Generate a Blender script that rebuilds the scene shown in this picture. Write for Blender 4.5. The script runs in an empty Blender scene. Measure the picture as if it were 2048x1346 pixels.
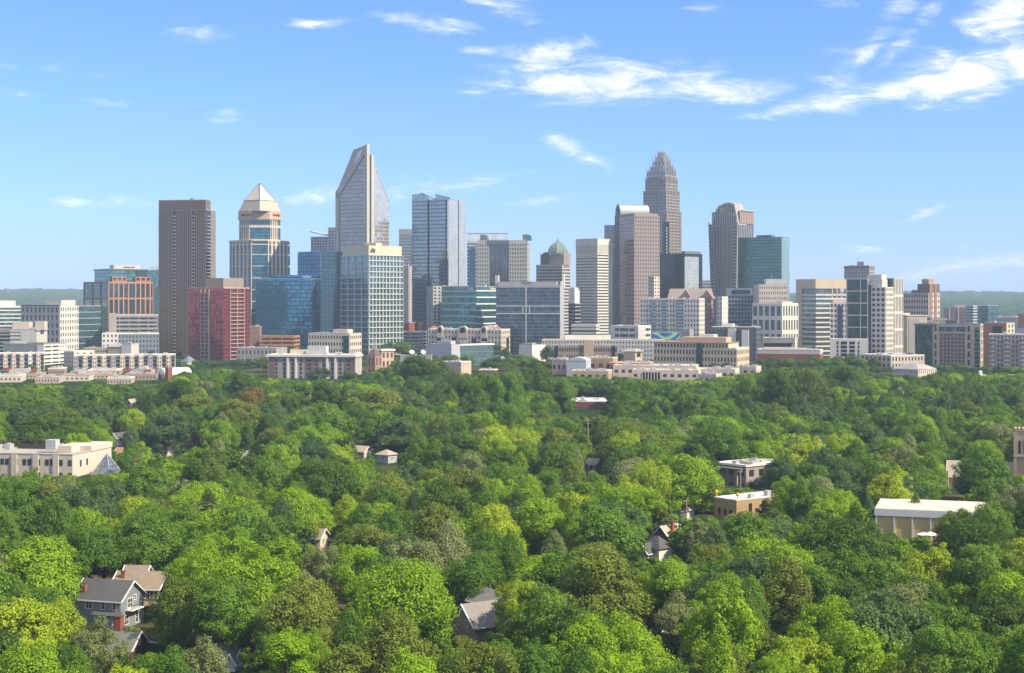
import bpy, math, random
import numpy as np
from mathutils import Vector
R_ = math.radians
SC = bpy.context.scene
COL = SC.collection
F, CX, HY, CH = 3000.0, 1024.0, 600.0, 72.0      # focal length in photo pixels, optical axis, horizon row, camera height


def smooth(a, b, x):
    t = min(1.0, max(0.0, (x - a) / (b - a)))
    return t * t * (3 - 2 * t)


def ground_z(y):                                  # the city stands on a low rise
    return 18.0 * smooth(500, 1400, y)


# ------------------------------------------------------------------ materials
MATS = {}


def newmat(key):
    m = bpy.data.materials.new(key)
    m.use_nodes = True
    nt = m.node_tree
    nt.nodes.clear()
    out = nt.nodes.new('ShaderNodeOutputMaterial')
    MATS[key] = m
    return m, nt, out


class NT:
    def __init__(s, nt):
        s.nt = nt

    def n(s, t, **kw):
        nd = s.nt.nodes.new(t)
        for k, v in kw.items():
            setattr(nd, k, v)
        return nd

    def l(s, a, b):
        s.nt.links.new(a, b)

    def put(s, sock, v):
        if hasattr(v, 'is_output'):
            s.l(v, sock)
        else:
            sock.default_value = v

    def m(s, op, a, b=0.0, c=0.0, clamp=False):
        nd = s.n('ShaderNodeMath', operation=op)
        nd.use_clamp = clamp
        for i, v in enumerate((a, b, c)):
            s.put(nd.inputs[i], v)
        return nd.outputs[0]

    def mix(s, f, a, b):
        nd = s.n('ShaderNodeMix', data_type='RGBA')
        s.put(nd.inputs[0], f)
        for i, v in ((6, a), (7, b)):
            if isinstance(v, (tuple, list)):
                v = (v[0], v[1], v[2], 1)
            s.put(nd.inputs[i], v)
        return nd.outputs[2]

    def scale(s, col, f):
        nd = s.n('ShaderNodeVectorMath', operation='SCALE')
        s.put(nd.inputs[0], col)
        s.put(nd.inputs['Scale'], f)
        return nd.outputs[0]


def wall(key, c, rough=.8, var=.16, metal=0.0, joint=None):
    """masonry, concrete or painted surface: cloudy wear, rain streaks, optional panel joints (w, h)"""
    if key in MATS:
        return MATS[key]
    c = (c[0] * .91, c[1] * .88, c[2] * .76)
    m, nt, out = newmat(key)
    k = NT(nt)
    tc = k.n('ShaderNodeTexCoord').outputs['Object']
    n1 = k.n('ShaderNodeTexNoise')
    n1.inputs['Scale'].default_value = .09
    n1.inputs['Detail'].default_value = 5
    k.l(tc, n1.inputs['Vector'])
    mp = k.n('ShaderNodeMapping')
    mp.inputs['Scale'].default_value = (1.1, 1.1, .05)
    k.l(tc, mp.inputs['Vector'])
    n2 = k.n('ShaderNodeTexNoise')
    n2.inputs['Scale'].default_value = .8
    n2.inputs['Detail'].default_value = 3
    k.l(mp.outputs[0], n2.inputs['Vector'])
    f = k.m('ADD', k.m('MULTIPLY', k.m('SUBTRACT', n1.outputs[0], .5), 2 * var), k.m('MULTIPLY', k.m('SUBTRACT', n2.outputs[0], .5), 1.6 * var))
    f = k.m('ADD', f, 1.0)
    if joint:
        sp = k.n('ShaderNodeSeparateXYZ')
        k.l(tc, sp.inputs[0])
        fz = k.m('FRACT', k.m('DIVIDE', sp.outputs[2], joint[1]))
        fu = k.m('FRACT', k.m('DIVIDE', k.m('ADD', sp.outputs[0], sp.outputs[1]), joint[0]))
        g = k.m('MAXIMUM', k.m('LESS_THAN', fz, .07), k.m('LESS_THAN', fu, .07))
        f = k.m('MULTIPLY', f, k.m('SUBTRACT', 1.0, k.m('MULTIPLY', g, .22)))
    rgb = k.n('ShaderNodeRGB')
    rgb.outputs[0].default_value = (*c, 1)
    b = k.n('ShaderNodeBsdfPrincipled')
    k.l(k.scale(rgb.outputs[0], f), b.inputs['Base Color'])
    b.inputs['Roughness'].default_value = rough
    b.inputs['Metallic'].default_value = metal
    b.inputs['Specular IOR Level'].default_value = .25
    k.l(b.outputs[0], out.inputs[0])
    return m


def glass(key, tint, pw=1.6, ph=4.0, sp=.25, spc=None, line=None, lw=.1, rough=.06, var=.45, met=.8, tilt=.03):
    """reflective curtain wall: panes pw x ph metres that differ a little in tint and tilt, spandrel strip, mullions"""
    if key in MATS:
        return MATS[key]
    m, nt, out = newmat(key)
    k = NT(nt)
    t = k.n('ShaderNodeTexCoord')
    p, nn = k.n('ShaderNodeSeparateXYZ'), k.n('ShaderNodeSeparateXYZ')
    k.l(t.outputs['Object'], p.inputs[0])
    k.l(t.outputs['Normal'], nn.inputs[0])
    u = k.m('SUBTRACT', k.m('MULTIPLY', p.outputs[1], nn.outputs[0]), k.m('MULTIPLY', p.outputs[0], nn.outputs[1]))
    uu, zz = k.m('DIVIDE', k.m('ADD', u, .013), pw), k.m('DIVIDE', p.outputs[2], ph)
    cv = k.n('ShaderNodeCombineXYZ')
    k.l(k.m('FLOOR', uu), cv.inputs[0])
    k.l(k.m('FLOOR', zz), cv.inputs[1])
    k.l(nn.outputs[0], cv.inputs[2])
    wn = k.n('ShaderNodeTexWhiteNoise', noise_dimensions='3D')
    k.l(cv.outputs[0], wn.inputs['Vector'])
    big = k.n('ShaderNodeTexNoise')
    big.inputs['Scale'].default_value = .045
    big.inputs['Detail'].default_value = 3
    k.l(t.outputs['Object'], big.inputs['Vector'])
    fu, fz = k.m('FRACT', uu), k.m('FRACT', zz)
    ml = k.m('MAXIMUM', k.m('LESS_THAN', fu, lw / pw), k.m('LESS_THAN', fz, lw / ph))
    ms = k.m('LESS_THAN', fz, sp)
    rgb = k.n('ShaderNodeRGB')
    rgb.outputs[0].default_value = (tint[0] * 1.15, tint[1] * 1.02, tint[2] * .88, 1)
    v = k.m('ADD', k.m('SUBTRACT', 1.0 + var * .45, k.m('MULTIPLY', wn.outputs[0], var)), k.m('MULTIPLY', k.m('SUBTRACT', big.outputs[0], .5), .5))
    col = k.scale(rgb.outputs[0], v)
    spc = spc or tuple(x * .6 for x in tint)
    line = line or tuple(x * .5 for x in tint)
    col = k.mix(ms, col, spc)
    col = k.mix(ml, col, line)
    b = k.n('ShaderNodeBsdfPrincipled')
    k.l(col, b.inputs['Base Color'])
    k.l(k.m('SUBTRACT', met, k.m('MULTIPLY', k.m('MAXIMUM', ml, k.m('MULTIPLY', ms, .45)), met)), b.inputs['Metallic'])
    k.l(k.m('ADD', k.m('MULTIPLY', k.m('MAXIMUM', ml, ms), .2), rough), b.inputs['Roughness'])
    geo = k.n('ShaderNodeNewGeometry')
    a = k.n('ShaderNodeVectorMath', operation='SUBTRACT')
    k.l(wn.outputs[1], a.inputs[0])
    a.inputs[1].default_value = (.5, .5, .5)
    a2 = k.n('ShaderNodeVectorMath', operation='SCALE')
    k.l(a.outputs[0], a2.inputs[0])
    a2.inputs['Scale'].default_value = tilt
    a3 = k.n('ShaderNodeVectorMath', operation='ADD')
    k.l(a2.outputs[0], a3.inputs[0])
    k.l(geo.outputs['Normal'], a3.inputs[1])
    a4 = k.n('ShaderNodeVectorMath', operation='NORMALIZE')
    k.l(a3.outputs[0], a4.inputs[0])
    k.l(a4.outputs[0], b.inputs['Normal'])
    k.l(b.outputs[0], out.inputs[0])
    return m


def paint(key, c, rough=.5):
    return wall(key, c, rough, .04)


# ------------------------------------------------------------------ mesh builder
class MB:
    def __init__(s):
        s.v, s.f = [], []

    def box(s, x0, x1, y0, y1, z0, z1):
        if x0 > x1: x0, x1 = x1, x0
        if y0 > y1: y0, y1 = y1, y0
        if z0 > z1: z0, z1 = z1, z0
        o = len(s.v)
        s.v += [(x0, y0, z0), (x1, y0, z0), (x1, y1, z0), (x0, y1, z0), (x0, y0, z1), (x1, y0, z1), (x1, y1, z1), (x0, y1, z1)]
        s.f += [tuple(o + i for i in q) for q in ((0, 3, 2, 1), (4, 5, 6, 7), (0, 1, 5, 4), (1, 2, 6, 5), (2, 3, 7, 6), (3, 0, 4, 7))]
        return s

    def fb(s, side, p, u0, u1, z0, z1, d0, d1):
        """box on a facade: u along it, d0..d1 outward from its plane p"""
        if side == 'F': return s.box(u0, u1, p - d1, p - d0, z0, z1)
        if side == 'R': return s.box(p + d0, p + d1, u0, u1, z0, z1)
        return s.box(p - d1, p - d0, u0, u1, z0, z1)

    def prism(s, pts, z0, z1, pts2=None):
        """vertical prism over a counter-clockwise plan; pts2 = plan at the top; z1 may be a list"""
        n, o = len(pts), len(s.v)
        q = pts2 or pts
        zz = z1 if isinstance(z1, (list, tuple)) else [z1] * n
        s.v += [(x, y, z0) for x, y in pts] + [(x, y, z) for (x, y), z in zip(q, zz)]
        s.f += [(o + i, o + (i + 1) % n, o + n + (i + 1) % n, o + n + i) for i in range(n)]
        s.f += [tuple(o + n + i for i in range(n)), tuple(o + n - 1 - i for i in range(n))]
        return s

    def extr(s, prof, a0, a1, axis='y'):
        """profile of (u, z) points pushed from a0 to a1 along y (u = x) or along x (u = y)"""
        n, o = len(prof), len(s.v)
        if axis == 'y':
            s.v += [(u, a0, z) for u, z in prof] + [(u, a1, z) for u, z in prof]
        else:
            s.v += [(a0, u, z) for u, z in prof] + [(a1, u, z) for u, z in prof]
        s.f += [(o + i, o + (i + 1) % n, o + n + (i + 1) % n, o + n + i) for i in range(n)]
        s.f += [tuple(o + n - 1 - i for i in range(n)), tuple(o + n + i for i in range(n))]
        return s

    def cone(s, x, y, z0, z1, r0, r1, n=10):
        a = [(math.cos(2 * math.pi * i / n), math.sin(2 * math.pi * i / n)) for i in range(n)]
        return s.prism([(x + r0 * c, y + r0 * q) for c, q in a], z0, z1, [(x + r1 * c, y + r1 * q) for c, q in a])

    def tube(s, p, q, r0, r1=None, n=6):
        r1 = r0 if r1 is None else r1
        p, q = Vector(p), Vector(q)
        d = (q - p).normalized()
        a = d.orthogonal().normalized()
        b = d.cross(a)
        o = len(s.v)
        for c, r in ((p, r0), (q, r1)):
            for i in range(n):
                t = 2 * math.pi * i / n
                s.v.append(tuple(c + a * (r * math.cos(t)) + b * (r * math.sin(t))))
        s.f += [(o + i, o + (i + 1) % n, o + n + (i + 1) % n, o + n + i) for i in range(n)]
        s.f += [tuple(o + n - 1 - i for i in range(n)), tuple(o + n + i for i in range(n))]
        return s

    def face(s, *pts):
        o = len(s.v)
        s.v += [tuple(p) for p in pts]
        s.f.append(tuple(range(o, o + len(pts))))
        return s

    def slab(s, pts, t):
        """a flat polygon given thickness t straight down"""
        n, o = len(pts), len(s.v)
        s.v += [tuple(p) for p in pts] + [(p[0], p[1], p[2] - t) for p in pts]
        s.f += [tuple(o + i for i in range(n)), tuple(o + 2 * n - 1 - i for i in range(n))]
        s.f += [(o + n + i, o + n + (i + 1) % n, o + (i + 1) % n, o + i) for i in range(n)]
        return s

    def mesh(s, name, mat):
        me = bpy.data.meshes.new(name)
        me.from_pydata(s.v, [], s.f)
        me.materials.append(mat)
        me.update()
        return me

    def build(s, name, mat, parent=None, label=None, kind=None, smooth_=False):
        me = s.mesh(name, mat)
        if smooth_:
            for p in me.polygons: p.use_smooth = True
        o = bpy.data.objects.new(name, me)
        COL.objects.link(o)
        if parent is not None: o.parent = getattr(parent, 'root', parent)
        if label: o['label'] = label
        if kind: o['kind'] = kind
        return o


def tag(o, label, cat, group=None):
    o['label'], o['category'] = label, cat
    if group: o['group'] = group
    return o


def empty(name, loc, rz=0.0):
    o = bpy.data.objects.new(name, None)
    COL.objects.link(o)
    o.location = loc
    o.rotation_euler = (0, 0, rz)
    return o


PANES = {}


class Bld:
    """a building whose front corner stands at column xc, its left face running to xl and its right face to xr, at distance D.
    local axes: x along the left (front) face, from -L to 0; y along the right face, from 0 to R; z up from the ground."""

    def __init__(s, name, label, cat, xl, xc, xr, yt, D, ratio=.8, th=None, L=None, R=None, group=None, gz=None):
        Px = (xc - CX) / F * D
        tl, tr = (xl - CX) / F, (xr - CX) / F
        s.Px, s.D = Px, D

        def LR(th):
            c, q = math.cos(th), math.sin(th)
            return (Px - tl * D) / (c + tl * q), (tr * D - Px) / max(1e-6, q - tr * c)
        if th is None:
            if xr - xc < 1.5:
                th = math.atan((xc - CX) / F) + .002
                s.L = LR(th)[0]
                s.R = R or ratio * s.L
            else:
                lo, hi = math.atan(tr) + .02, 1.5
                for _ in range(50):
                    mid = (lo + hi) / 2
                    a, b = LR(mid)
                    if a > 0 and b / a > ratio: lo = mid
                    else: hi = mid
                th = (lo + hi) / 2
                s.L, s.R = LR(th)
        else:
            s.L, s.R = LR(th)
        s.L, s.R = L or s.L, R or s.R
        s.th, s.c, s.s = th, math.cos(th), math.sin(th)
        s.gz = (ground_z(D) if gz is None else gz)
        s.root = empty(name, (Px, D, s.gz), -th)
        tag(s.root, label, cat, group)
        s.H = s.z(yt)
        s.nw = 0
        s.rng = random.Random(label)

    def z(s, py, d=0.0):
        return CH + (HY - py) / F * (s.D + d) - s.gz

    def fx(s, px, y0=0.0):
        t = (px - CX) / F
        qx, qy = s.Px + y0 * s.s, s.D + y0 * s.c
        return (t * qy - qx) / (s.c + t * s.s)

    def ry(s, px, x0=0.0):
        t = (px - CX) / F
        qx, qy = s.Px + x0 * s.c, s.D - x0 * s.s
        return (t * qy - qx) / (s.s - t * s.c)

    def box(s, name, mat, x0, x1, y0, y1, z0, z1, label=None, parent=None):
        return MB().box(x0, x1, y0, y1, z0, z1).build(name, mat, parent or s, label)

    def full(s, z0=-1.5, z1=None):
        return (-s.L, 0, 0, s.R, z0, s.H if z1 is None else z1)

    def lattice(s, mb, side, p, u0, u1, z0, z1, nu, nz, fw, fh, d, zlow=None):
        cu, cz = (u1 - u0) / nu, (z1 - z0) / nz
        pw, sh = cu * (1 - fw), cz * (1 - fh)
        zl = z0 if zlow is None else zlow
        e = d - .013 if side == 'F' else 0
        if pw > 1e-3:
            for i in range(nu + 1):
                c = u0 + i * cu
                a, b = max(u0, c - pw / 2), min(u1, c + pw / 2)
                if i == nu: b += e
                mb.fb(side, p, a, b, zl, z1 + .03, -.05, d)
        if sh > 1e-3:
            for j in range(nz + 1):
                c = z0 + j * cz
                a, b = max(zl, c - sh / 2), min(z1, c + sh / 2)
                mb.fb(side, p, u0 + .01, u1 - .01 + max(0, e - .03), a, b, -.05, d - .05)

    def windows(s, side, p, u0, u1, z0, z1, nu, nz, fw, fh, mat, lim=100, name='window', parent=None, dd=0.0):
        cu, cz = (u1 - u0) / nu, (z1 - z0) / nz
        w, h = cu * fw + .02, cz * fh + .02
        rest = MB()
        key = (side, round(w, 3), round(h, 3), mat.name)
        if key not in PANES:
            PANES[key] = (MB().box(-w / 2, w / 2, -.06, .06, -h / 2, h / 2) if side == 'F' else MB().box(-.06, .06, -w / 2, w / 2, -h / 2, h / 2)).mesh('window_pane', mat)
        for j in range(nz - 1, -1, -1):
            for i in range(nu):
                u, z = u0 + (i + .5) * cu, z0 + (j + .5) * cz
                if s.nw < lim:
                    o = bpy.data.objects.new(name, PANES[key])
                    COL.objects.link(o)
                    o.parent = s.root
                    o.location = (u, p - .06 - dd, z) if side == 'F' else ((p + .06 + dd, u, z) if side == 'R' else (p - .06 - dd, u, z))
                    s.nw += 1
                else:
                    rest.fb(side, p, u - w / 2, u + w / 2, z - h / 2, z + h / 2, dd, .12 + dd)
        if rest.v:
            rest.build('window_field', mat, s, kind='stuff')

    def grid(s, bx, nz, fh, wallm, pane, F=None, R=None, L=None, d=.45, lim=100, win=True, name='wall', z0=None, roof=None, units=0, foot=0.0):
        """masonry block with recessed windows; F/R/L = (bays, window share of a bay)"""
        x0, x1, y0, y1, zb, z1 = bx
        zf = zb + foot if z0 is None else z0
        mb = MB()
        if win: mb.box(x0, x1, y0, y1, zb, z1)
        else: MB().box(x0, x1, y0, y1, zb, z1).build('glazing', pane, s)
        for side, spec, p, u0, u1 in (('F', F, y0, x0, x1), ('R', R, x1, y0, y1), ('L', L, x0, y0, y1)):
            if not spec: continue
            nu, fw = spec[:2]
            n2 = spec[2] if len(spec) > 2 else nz
            h2 = spec[3] if len(spec) > 3 else fh
            s.lattice(mb, side, p, u0, u1, zf, z1, nu, n2, fw, h2, d, zlow=zb)
            if win: s.windows(side, p, u0, u1, zf, z1, nu, n2, fw, h2, pane, lim)
        o = mb.build(name, wallm, s)
        if roof: s.roof(x0, x1, y0, y1, z1, roof, units)
        return o

    def bands(s, bx, nz, sh, glassm, bandm, sides='FR', d=.35, bname='spandrel_bands', gname='glazing', roof=None, units=0, off=0.0):
        x0, x1, y0, y1, zb, z1 = bx
        MB().box(x0, x1, y0, y1, zb, z1).build(gname, glassm, s)
        mb = MB()
        cz = (z1 - max(zb, 0)) / nz
        for j in range(nz + 1):
            c = z1 - j * cz
            a, b = c - sh * cz * (1 if j == 0 else .5), c + (0.03 if j == 0 else sh * cz * .5)
            e = d if ('F' in sides or 'R' in sides) else 0
            mb.box(x0 - (d if 'L' in sides else -.02), x1 + (d if 'R' in sides else -.02), y0 - (d if 'F' in sides else -.02), y1 - .02, a, b)
        mb.build(bname, bandm, s)
        if roof: s.roof(x0, x1, y0, y1, z1, roof, units)

    def fins(s, side, p, u0, u1, z0, z1, n, w, d, mat, name='fins', d0=-.05):
        mb = MB()
        for i in range(n + 1):
            c = u0 + (u1 - u0) * i / n
            mb.fb(side, p, c - w / 2, c + w / 2, z0, z1, d0, d)
        return mb.build(name, mat, s)

    def roof(s, x0, x1, y0, y1, z, mat, units=0, par=.7, parm=None, name='roof'):
        mb = MB().box(x0 + .35, x1 - .35, y0 + .35, y1 - .35, z - .2, z + .12)
        mb.box(x0 - .1, x1 + .1, y0 - .1, y0 + .36, z + .05, z + par).box(x0 - .1, x1 + .1, y1 - .36, y1 + .1, z + .05, z + par)
        mb.box(x0 - .1, x0 + .36, y0 + .37, y1 - .37, z + .05, z + par - .01).box(x1 - .36, x1 + .1, y0 + .37, y1 - .37, z + .05, z + par - .01)
        o = mb.build(name, mat, s)
        um = wall('roof_unit_metal', (.42, .43, .44), .5, .1)
        for _ in range(units):
            w, dd, h = s.rng.uniform(1.2, min(4.5, (x1 - x0) * .3)), s.rng.uniform(1.2, min(4, (y1 - y0) * .3)), s.rng.uniform(.8, 2.0)
            cx, cy = s.rng.uniform(x0 + w, x1 - w), s.rng.uniform(y0 + dd * .8, y1 - dd * .8)
            u = MB().box(cx - w / 2, cx + w / 2, cy - dd / 2, cy + dd / 2, z + .1, z + h)
            if s.rng.random() < .5: u.cone(cx, cy, z + h - .02, z + h + .4, min(w, dd) * .3, min(w, dd) * .3)
            u.build('roof_unit', um, o)
        return o

    def text(s, body, side, p, u, z, h, width, mat, depth=.15, name='sign'):
        cu = bpy.data.curves.new(name, 'FONT')
        cu.body, cu.size, cu.extrude = body, h * 1.35, depth
        cu.align_x, cu.align_y = 'CENTER', 'CENTER'
        cu.materials.append(mat)
        tmp = bpy.data.objects.new(name, cu)
        COL.objects.link(tmp)
        bpy.context.view_layer.update()
        me = bpy.data.meshes.new_from_object(tmp.evaluated_get(bpy.context.evaluated_depsgraph_get()))
        bpy.data.objects.remove(tmp)
        xs = [v.co.x for v in me.vertices]
        o = bpy.data.objects.new(name, me)
        COL.objects.link(o)
        o.parent = s.root
        o.scale = (width / (max(xs) - min(xs)), 1, 1)
        pass
        if side == 'F': o.location, o.rotation_euler = (u, p - .3, z), (R_(90), 0, 0)
        else: o.location, o.rotation_euler = (p + .3, u, z), (R_(90), 0, R_(90))
        return o


# shared wall paints
CREAM = wall('cream_stone', (.56, .46, .36))
CREAM2 = wall('pale_cream_stucco', (.62, .53, .45))
WHITE = wall('white_stucco', (.70, .67, .63), var=.10)
OFFW = wall('off_white_concrete', (.55, .53, .50), joint=(6, 4))
GREYC = wall('grey_concrete', (.32, .32, .33), joint=(5, 4))
LGREY = wall('light_grey_panel', (.45, .46, .47))
DGREY = wall('dark_grey_panel', (.10, .105, .12))
TAN = wall('tan_stone', (.46, .35, .25))
BRICK = wall('red_brick', (.26, .085, .055), joint=(1.2, .6))
PBRICK = wall('pink_brick', (.33, .21, .18))
OBRICK = wall('orange_brick', (.40, .20, .11))
BROWNB = wall('brown_brick', (.16, .10, .085))
ROOFW = wall('white_roof_membrane', (.74, .71, .68), var=.2)
ROOFG = wall('grey_roof_gravel', (.36, .34, .33), var=.3)
ROOFD = wall('dark_roof', (.07, .072, .08), var=.2)
METAL = wall('galvanised_metal', (.45, .46, .48), .4, .1, .6)
DARKM = wall('dark_metal', (.03, .032, .036), .5)
WINB = glass('window_dark_blue', (.045, .06, .078), 1.0, 2.0, 0, lw=.0, var=.8, met=.2, tilt=.05)
WINBR = glass('window_brown', (.04, .032, .03), 1.0, 2.0, 0, lw=.0, var=.8, met=.15, tilt=.05)
WINT = glass('window_teal', (.05, .12, .12), 1.4, 2.0, 0, lw=.0, var=.7, met=.3, tilt=.05)
SLOT = wall('deck_shadow_concrete', (.05, .048, .045))
SKY_STRENGTH, SKY_TINT, SKY_TINT_LOW = .098, (.58, .82, 1.75), (.56, .81, 1.70)
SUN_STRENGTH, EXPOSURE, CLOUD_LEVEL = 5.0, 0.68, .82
HAZE, HAZE_COL = 8e-5, (.72, .92, 1, 1)
FILL_VEIL = 2.0  # strength of the added out-of-view fill veil
# ------------------------------------------------------------------ the skyline, towers first
GBLUE = glass('blue_curtain_wall', (.05, .22, .40), 1.6, 4.0, .28, (.02, .06, .09), (.04, .10, .14), .12, var=.75, met=.75)
GDEEP = glass('deep_blue_curtain_wall', (.04, .19, .42), 1.6, 4.0, .25, (.012, .04, .07), (.02, .06, .10), .12, var=.6, met=.75)
GTEAL = glass('teal_curtain_wall', (.10, .24, .27), 1.6, 4.0, .22, (.04, .09, .10), (.05, .09, .10), .1, var=.6, met=.75)
GDTEAL = glass('dark_teal_glass', (.035, .10, .11), 1.6, 3.6, .2, (.015, .04, .045), (.02, .04, .05), .1, var=.7, met=.7)
GSILV = glass('silver_curtain_wall', (.36, .42, .46), 1.6, 4.0, .25, (.24, .28, .31), (.20, .22, .24), .12, var=.35, met=.85)
GGREY = glass('grey_curtain_wall', (.17, .195, .205), 1.6, 4.0, .25, (.13, .15, .16), (.10, .12, .14), .12, var=.4, met=.8)
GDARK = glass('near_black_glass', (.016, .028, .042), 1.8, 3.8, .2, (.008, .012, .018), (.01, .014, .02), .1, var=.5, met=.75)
GGREEN = glass('green_curtain_wall', (.06, .15, .15), 1.7, 3.8, .22, (.03, .075, .075), (.03, .07, .07), .12, var=.6, met=.75)
GRED = glass('red_mirror_glass', (.36, .072, .08), 1.8, 3.6, .16, (.30, .045, .06), (.26, .07, .075), .14, var=.22, met=.8)
GBROWN = glass('bronze_glass', (.10, .075, .065), 1.5, 3.6, .25, (.05, .036, .032), (.05, .04, .036), .1, var=.5, met=.7)

# brown ribbed residential tower
b = Bld('residential_tower', 'tall dark brown ribbed tower with stacked balconies at its left edge', 'tower', 318, 412, 441, 400, 1480, R=24)
zt, zb2 = b.z(399), b.z(420)
RIB = wall('brown_metal_fin', (.215, .165, .14), .55, .08, .2)
RIBG = glass('brown_tower_glass', (.085, .066, .06), 1.1, 3.4, .3, (.09, .07, .06), (.06, .05, .045), .1, var=.6, met=.55)
b.box('glazing', RIBG, -b.L, 0, 0, b.R, -1.5, zb2)
b.box('penthouse', RIB, -b.L + .3, -1.0, .3, 15, zb2, zt)
b.box('roof_unit', METAL, b.fx(377), b.fx(383), 4, 8, zt, zt + 2)
slots = [(b.fx(346), b.fx(351.5)), (b.fx(384), b.fx(389))]
for k_, (u0, u1) in enumerate(((-b.L, slots[0][0]), (slots[0][1], slots[1][0]), (slots[1][1], -.1))):
    b.fins('F', 0, u0 + .2, u1 - .2, -1.5, zb2 + (zt - zb2) * (1.0 if k_ < 3 else 0), max(3, int((u1 - u0) / 1.9)), .5, .7, RIB, 'rib_screen')
b.fins('R', 0, b.ry(421), b.R, -1.5, zb2, 9, .7, .8, wall('sunlit_brown_fin', (.36, .30, .27), .55), 'rib_screen')  # paler copy of the fin brown, sunlight put into its colour
SLABW = wall('balcony_concrete', (.34, .32, .30))
for (u0, u1) in slots: b.box('recess_shade_strip', GDARK, u0, u1, -.03, .2, 0, zb2 - 1)  # flat near-black strips, the shade of the slots put into colour
b.box('recess_shade_strip', GDARK, -.2, .03, .4, b.ry(420), 0, zb2 - 1)
rest, nb = MB(), 0
for i in range(int(zb2 / 3.5) - 1, -1, -1):
    for (sd, p_, u0, u1, h_, dp) in (('F', 0, *slots[0], .9, .75), ('F', 0, *slots[1], .9, .75), ('R', 0, .5, b.ry(420), .75, 1.5), ('L', -b.L, 1, 9, .7, 1.7)):
        if sd == 'L' and i < 13: continue
        m_ = MB() if nb < 100 else rest
        m_.fb(sd, p_, u0, u1, i * 3.5, i * 3.5 + h_, .02, dp)
        if nb < 100: m_.build('balcony', SLABW, b)
        nb += 1
rest.build('balcony_field', SLABW, b, kind='stuff')
b.roof(-b.L, 0, 0, b.R, zb2, ROOFG, 3)

# red mirror-glass tower
b = Bld('glass_tower', 'red mirrored glass tower with pale open balcony columns and tan cap', 'tower', 376, 447, 496, 577, 1350, R=36)
b.box('glazing', GRED, -b.L, 0, 0, b.R, -1.5, b.H)
CAP = wall('tan_cap', (.42, .31, .21))
zc = b.z(556)
b.box('penthouse', CAP, b.fx(408), b.fx(444), 2, b.R - 8, b.H, zc)
b.box('penthouse', wall('grey_cap', (.27, .23, .20)), b.fx(444) + .02, -1.2, 1.0, b.R * .8, b.H, zc - .4)
b.box('cornice', CAP, -b.L + 2, -.3, .3, b.R - .3, b.H, b.H + 1.2)
for side, u0, u1 in (('F', b.fx(403), b.fx(419)), ('R', b.ry(459), b.ry(487))):
    mb = MB()
    for i in range(int((b.H - 1) / 3.5)):
        mb.fb(side, 0, u0, u1, i * 3.5 + .2, i * 3.5 + .95, -.05, 1.3)
    for q in (0, .5, 1):
        c = u0 + (u1 - u0) * q
        mb.fb(side, 0, c - .35, c + .35, -1.5, b.H - .6, -.05, 1.36)
    mb.build('balcony_stack', wall('concrete_balcony', (.36, .29, .25)), b)
b.roof(-b.L, 0, 0, b.R, b.H, ROOFG, 0)

# pyramid-topped tower, its front corner cut and bowed in glass
b = Bld('pyramid_tower', 'beige stone tower with blue glass bays and a glazed pyramid top', 'tower', 459, 519.5, 580, 480, 1650, ratio=1.0)
L, cc = b.L, 0


def oct_plan(e, ch):
    """square plan -L..0 x 0..L pulled in by e all round, front corner cut by ch"""
    x0, x1, y0, y1 = -L + e, -e, e, L - e
    return [(x0, y0), (x1 - ch, y0), (x1, y0 + ch), (x1, y1), (x0, y1)]


STONE = wall('warm_beige_stone', (.60, .50, .40), joint=(3, 3.8))
GBAY = glass('bay_glass_teal_blue', (.05, .17, .24), 1.5, 3.9, .24, (.02, .06, .08), (.03, .07, .09), .1, var=.6, met=.7)
e2 = (b.fx(468.5) + L)
ch1, ch2 = L * .26, L * .34
z0, z1, z2 = b.z(480), b.z(436), b.z(419)
MB().prism(oct_plan(0, ch1), -1.5, z0).build('glazing', GBAY, b)
MB().prism(oct_plan(e2, ch2), z0, z1).build('glazing', GBAY, b)


def stone_face(mb, side, p, u0, u1, zlo, zhi, n, frac, spans, d=.7):
    c = (u1 - u0) / n
    for i in range(n + 1):
        w = c * (1 - frac)
        mb.fb(side, p, max(u0, u0 + i * c - w / 2), min(u1, u0 + i * c + w / 2), zlo, zhi, -.05, d)
    for (a, q) in spans: mb.fb(side, p, u0 + .01, u1 - .01, a, q, -.05, d - .06)


mb = MB()
for (e, ch, zl, zh, sp) in ((0, ch1, -1.5, z0, [(z0 - 5.2, z0 - 3.8), (z0 - 1.4, z0)]), (e2, ch2, z0, z1, [(z0 - .3, z0 + 1.8), (z1 - 9.5, z1 - 6.6), (z1 - 1.2, z1)])):
    n = 5 if e == 0 else 4
    stone_face(mb, 'F', e, -L + e + 4.5, -e - ch, zl, zh, n, .5, sp)
    stone_face(mb, 'R', -e, e + ch, L - e - 4.5, zl, zh, n, .5, sp)
    for (a, q) in sp: mb.prism(oct_plan(e - .3, ch - .1), a + .05, q - .05)
for i in range(1, 9): mb.prism(oct_plan(-.12, ch1 - .05), i * 13.0, i * 13.0 + 1.0)
mb.build('wall', STONE, b)
MB().prism(oct_plan(-.9, ch1), z0 - .6, z0 + .5).build('cornice', STONE, b)
MB().prism(oct_plan(e2 - .8, ch2 - 1), z1, z2).prism(oct_plan(e2 - 1.5, ch2 - 1), z1 - .4, z1 + .3).build('crown_band', wall('crown_stone', (.50, .36, .26)), b)
mb = MB()
for q in range(5):
    t = q / 4
    x, y = -e2 - ch2 * (1 - t), e2 + ch2 * t
    mb.box(x - 1, x + 1, y - 1, y + 1, z1 + .4, z2 + 1.2)
mb.build('pilasters', STONE, b)
px, mid = b.D / F, -L / 2
h1 = (562 - 477) / 2 * px / 1.414
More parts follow.
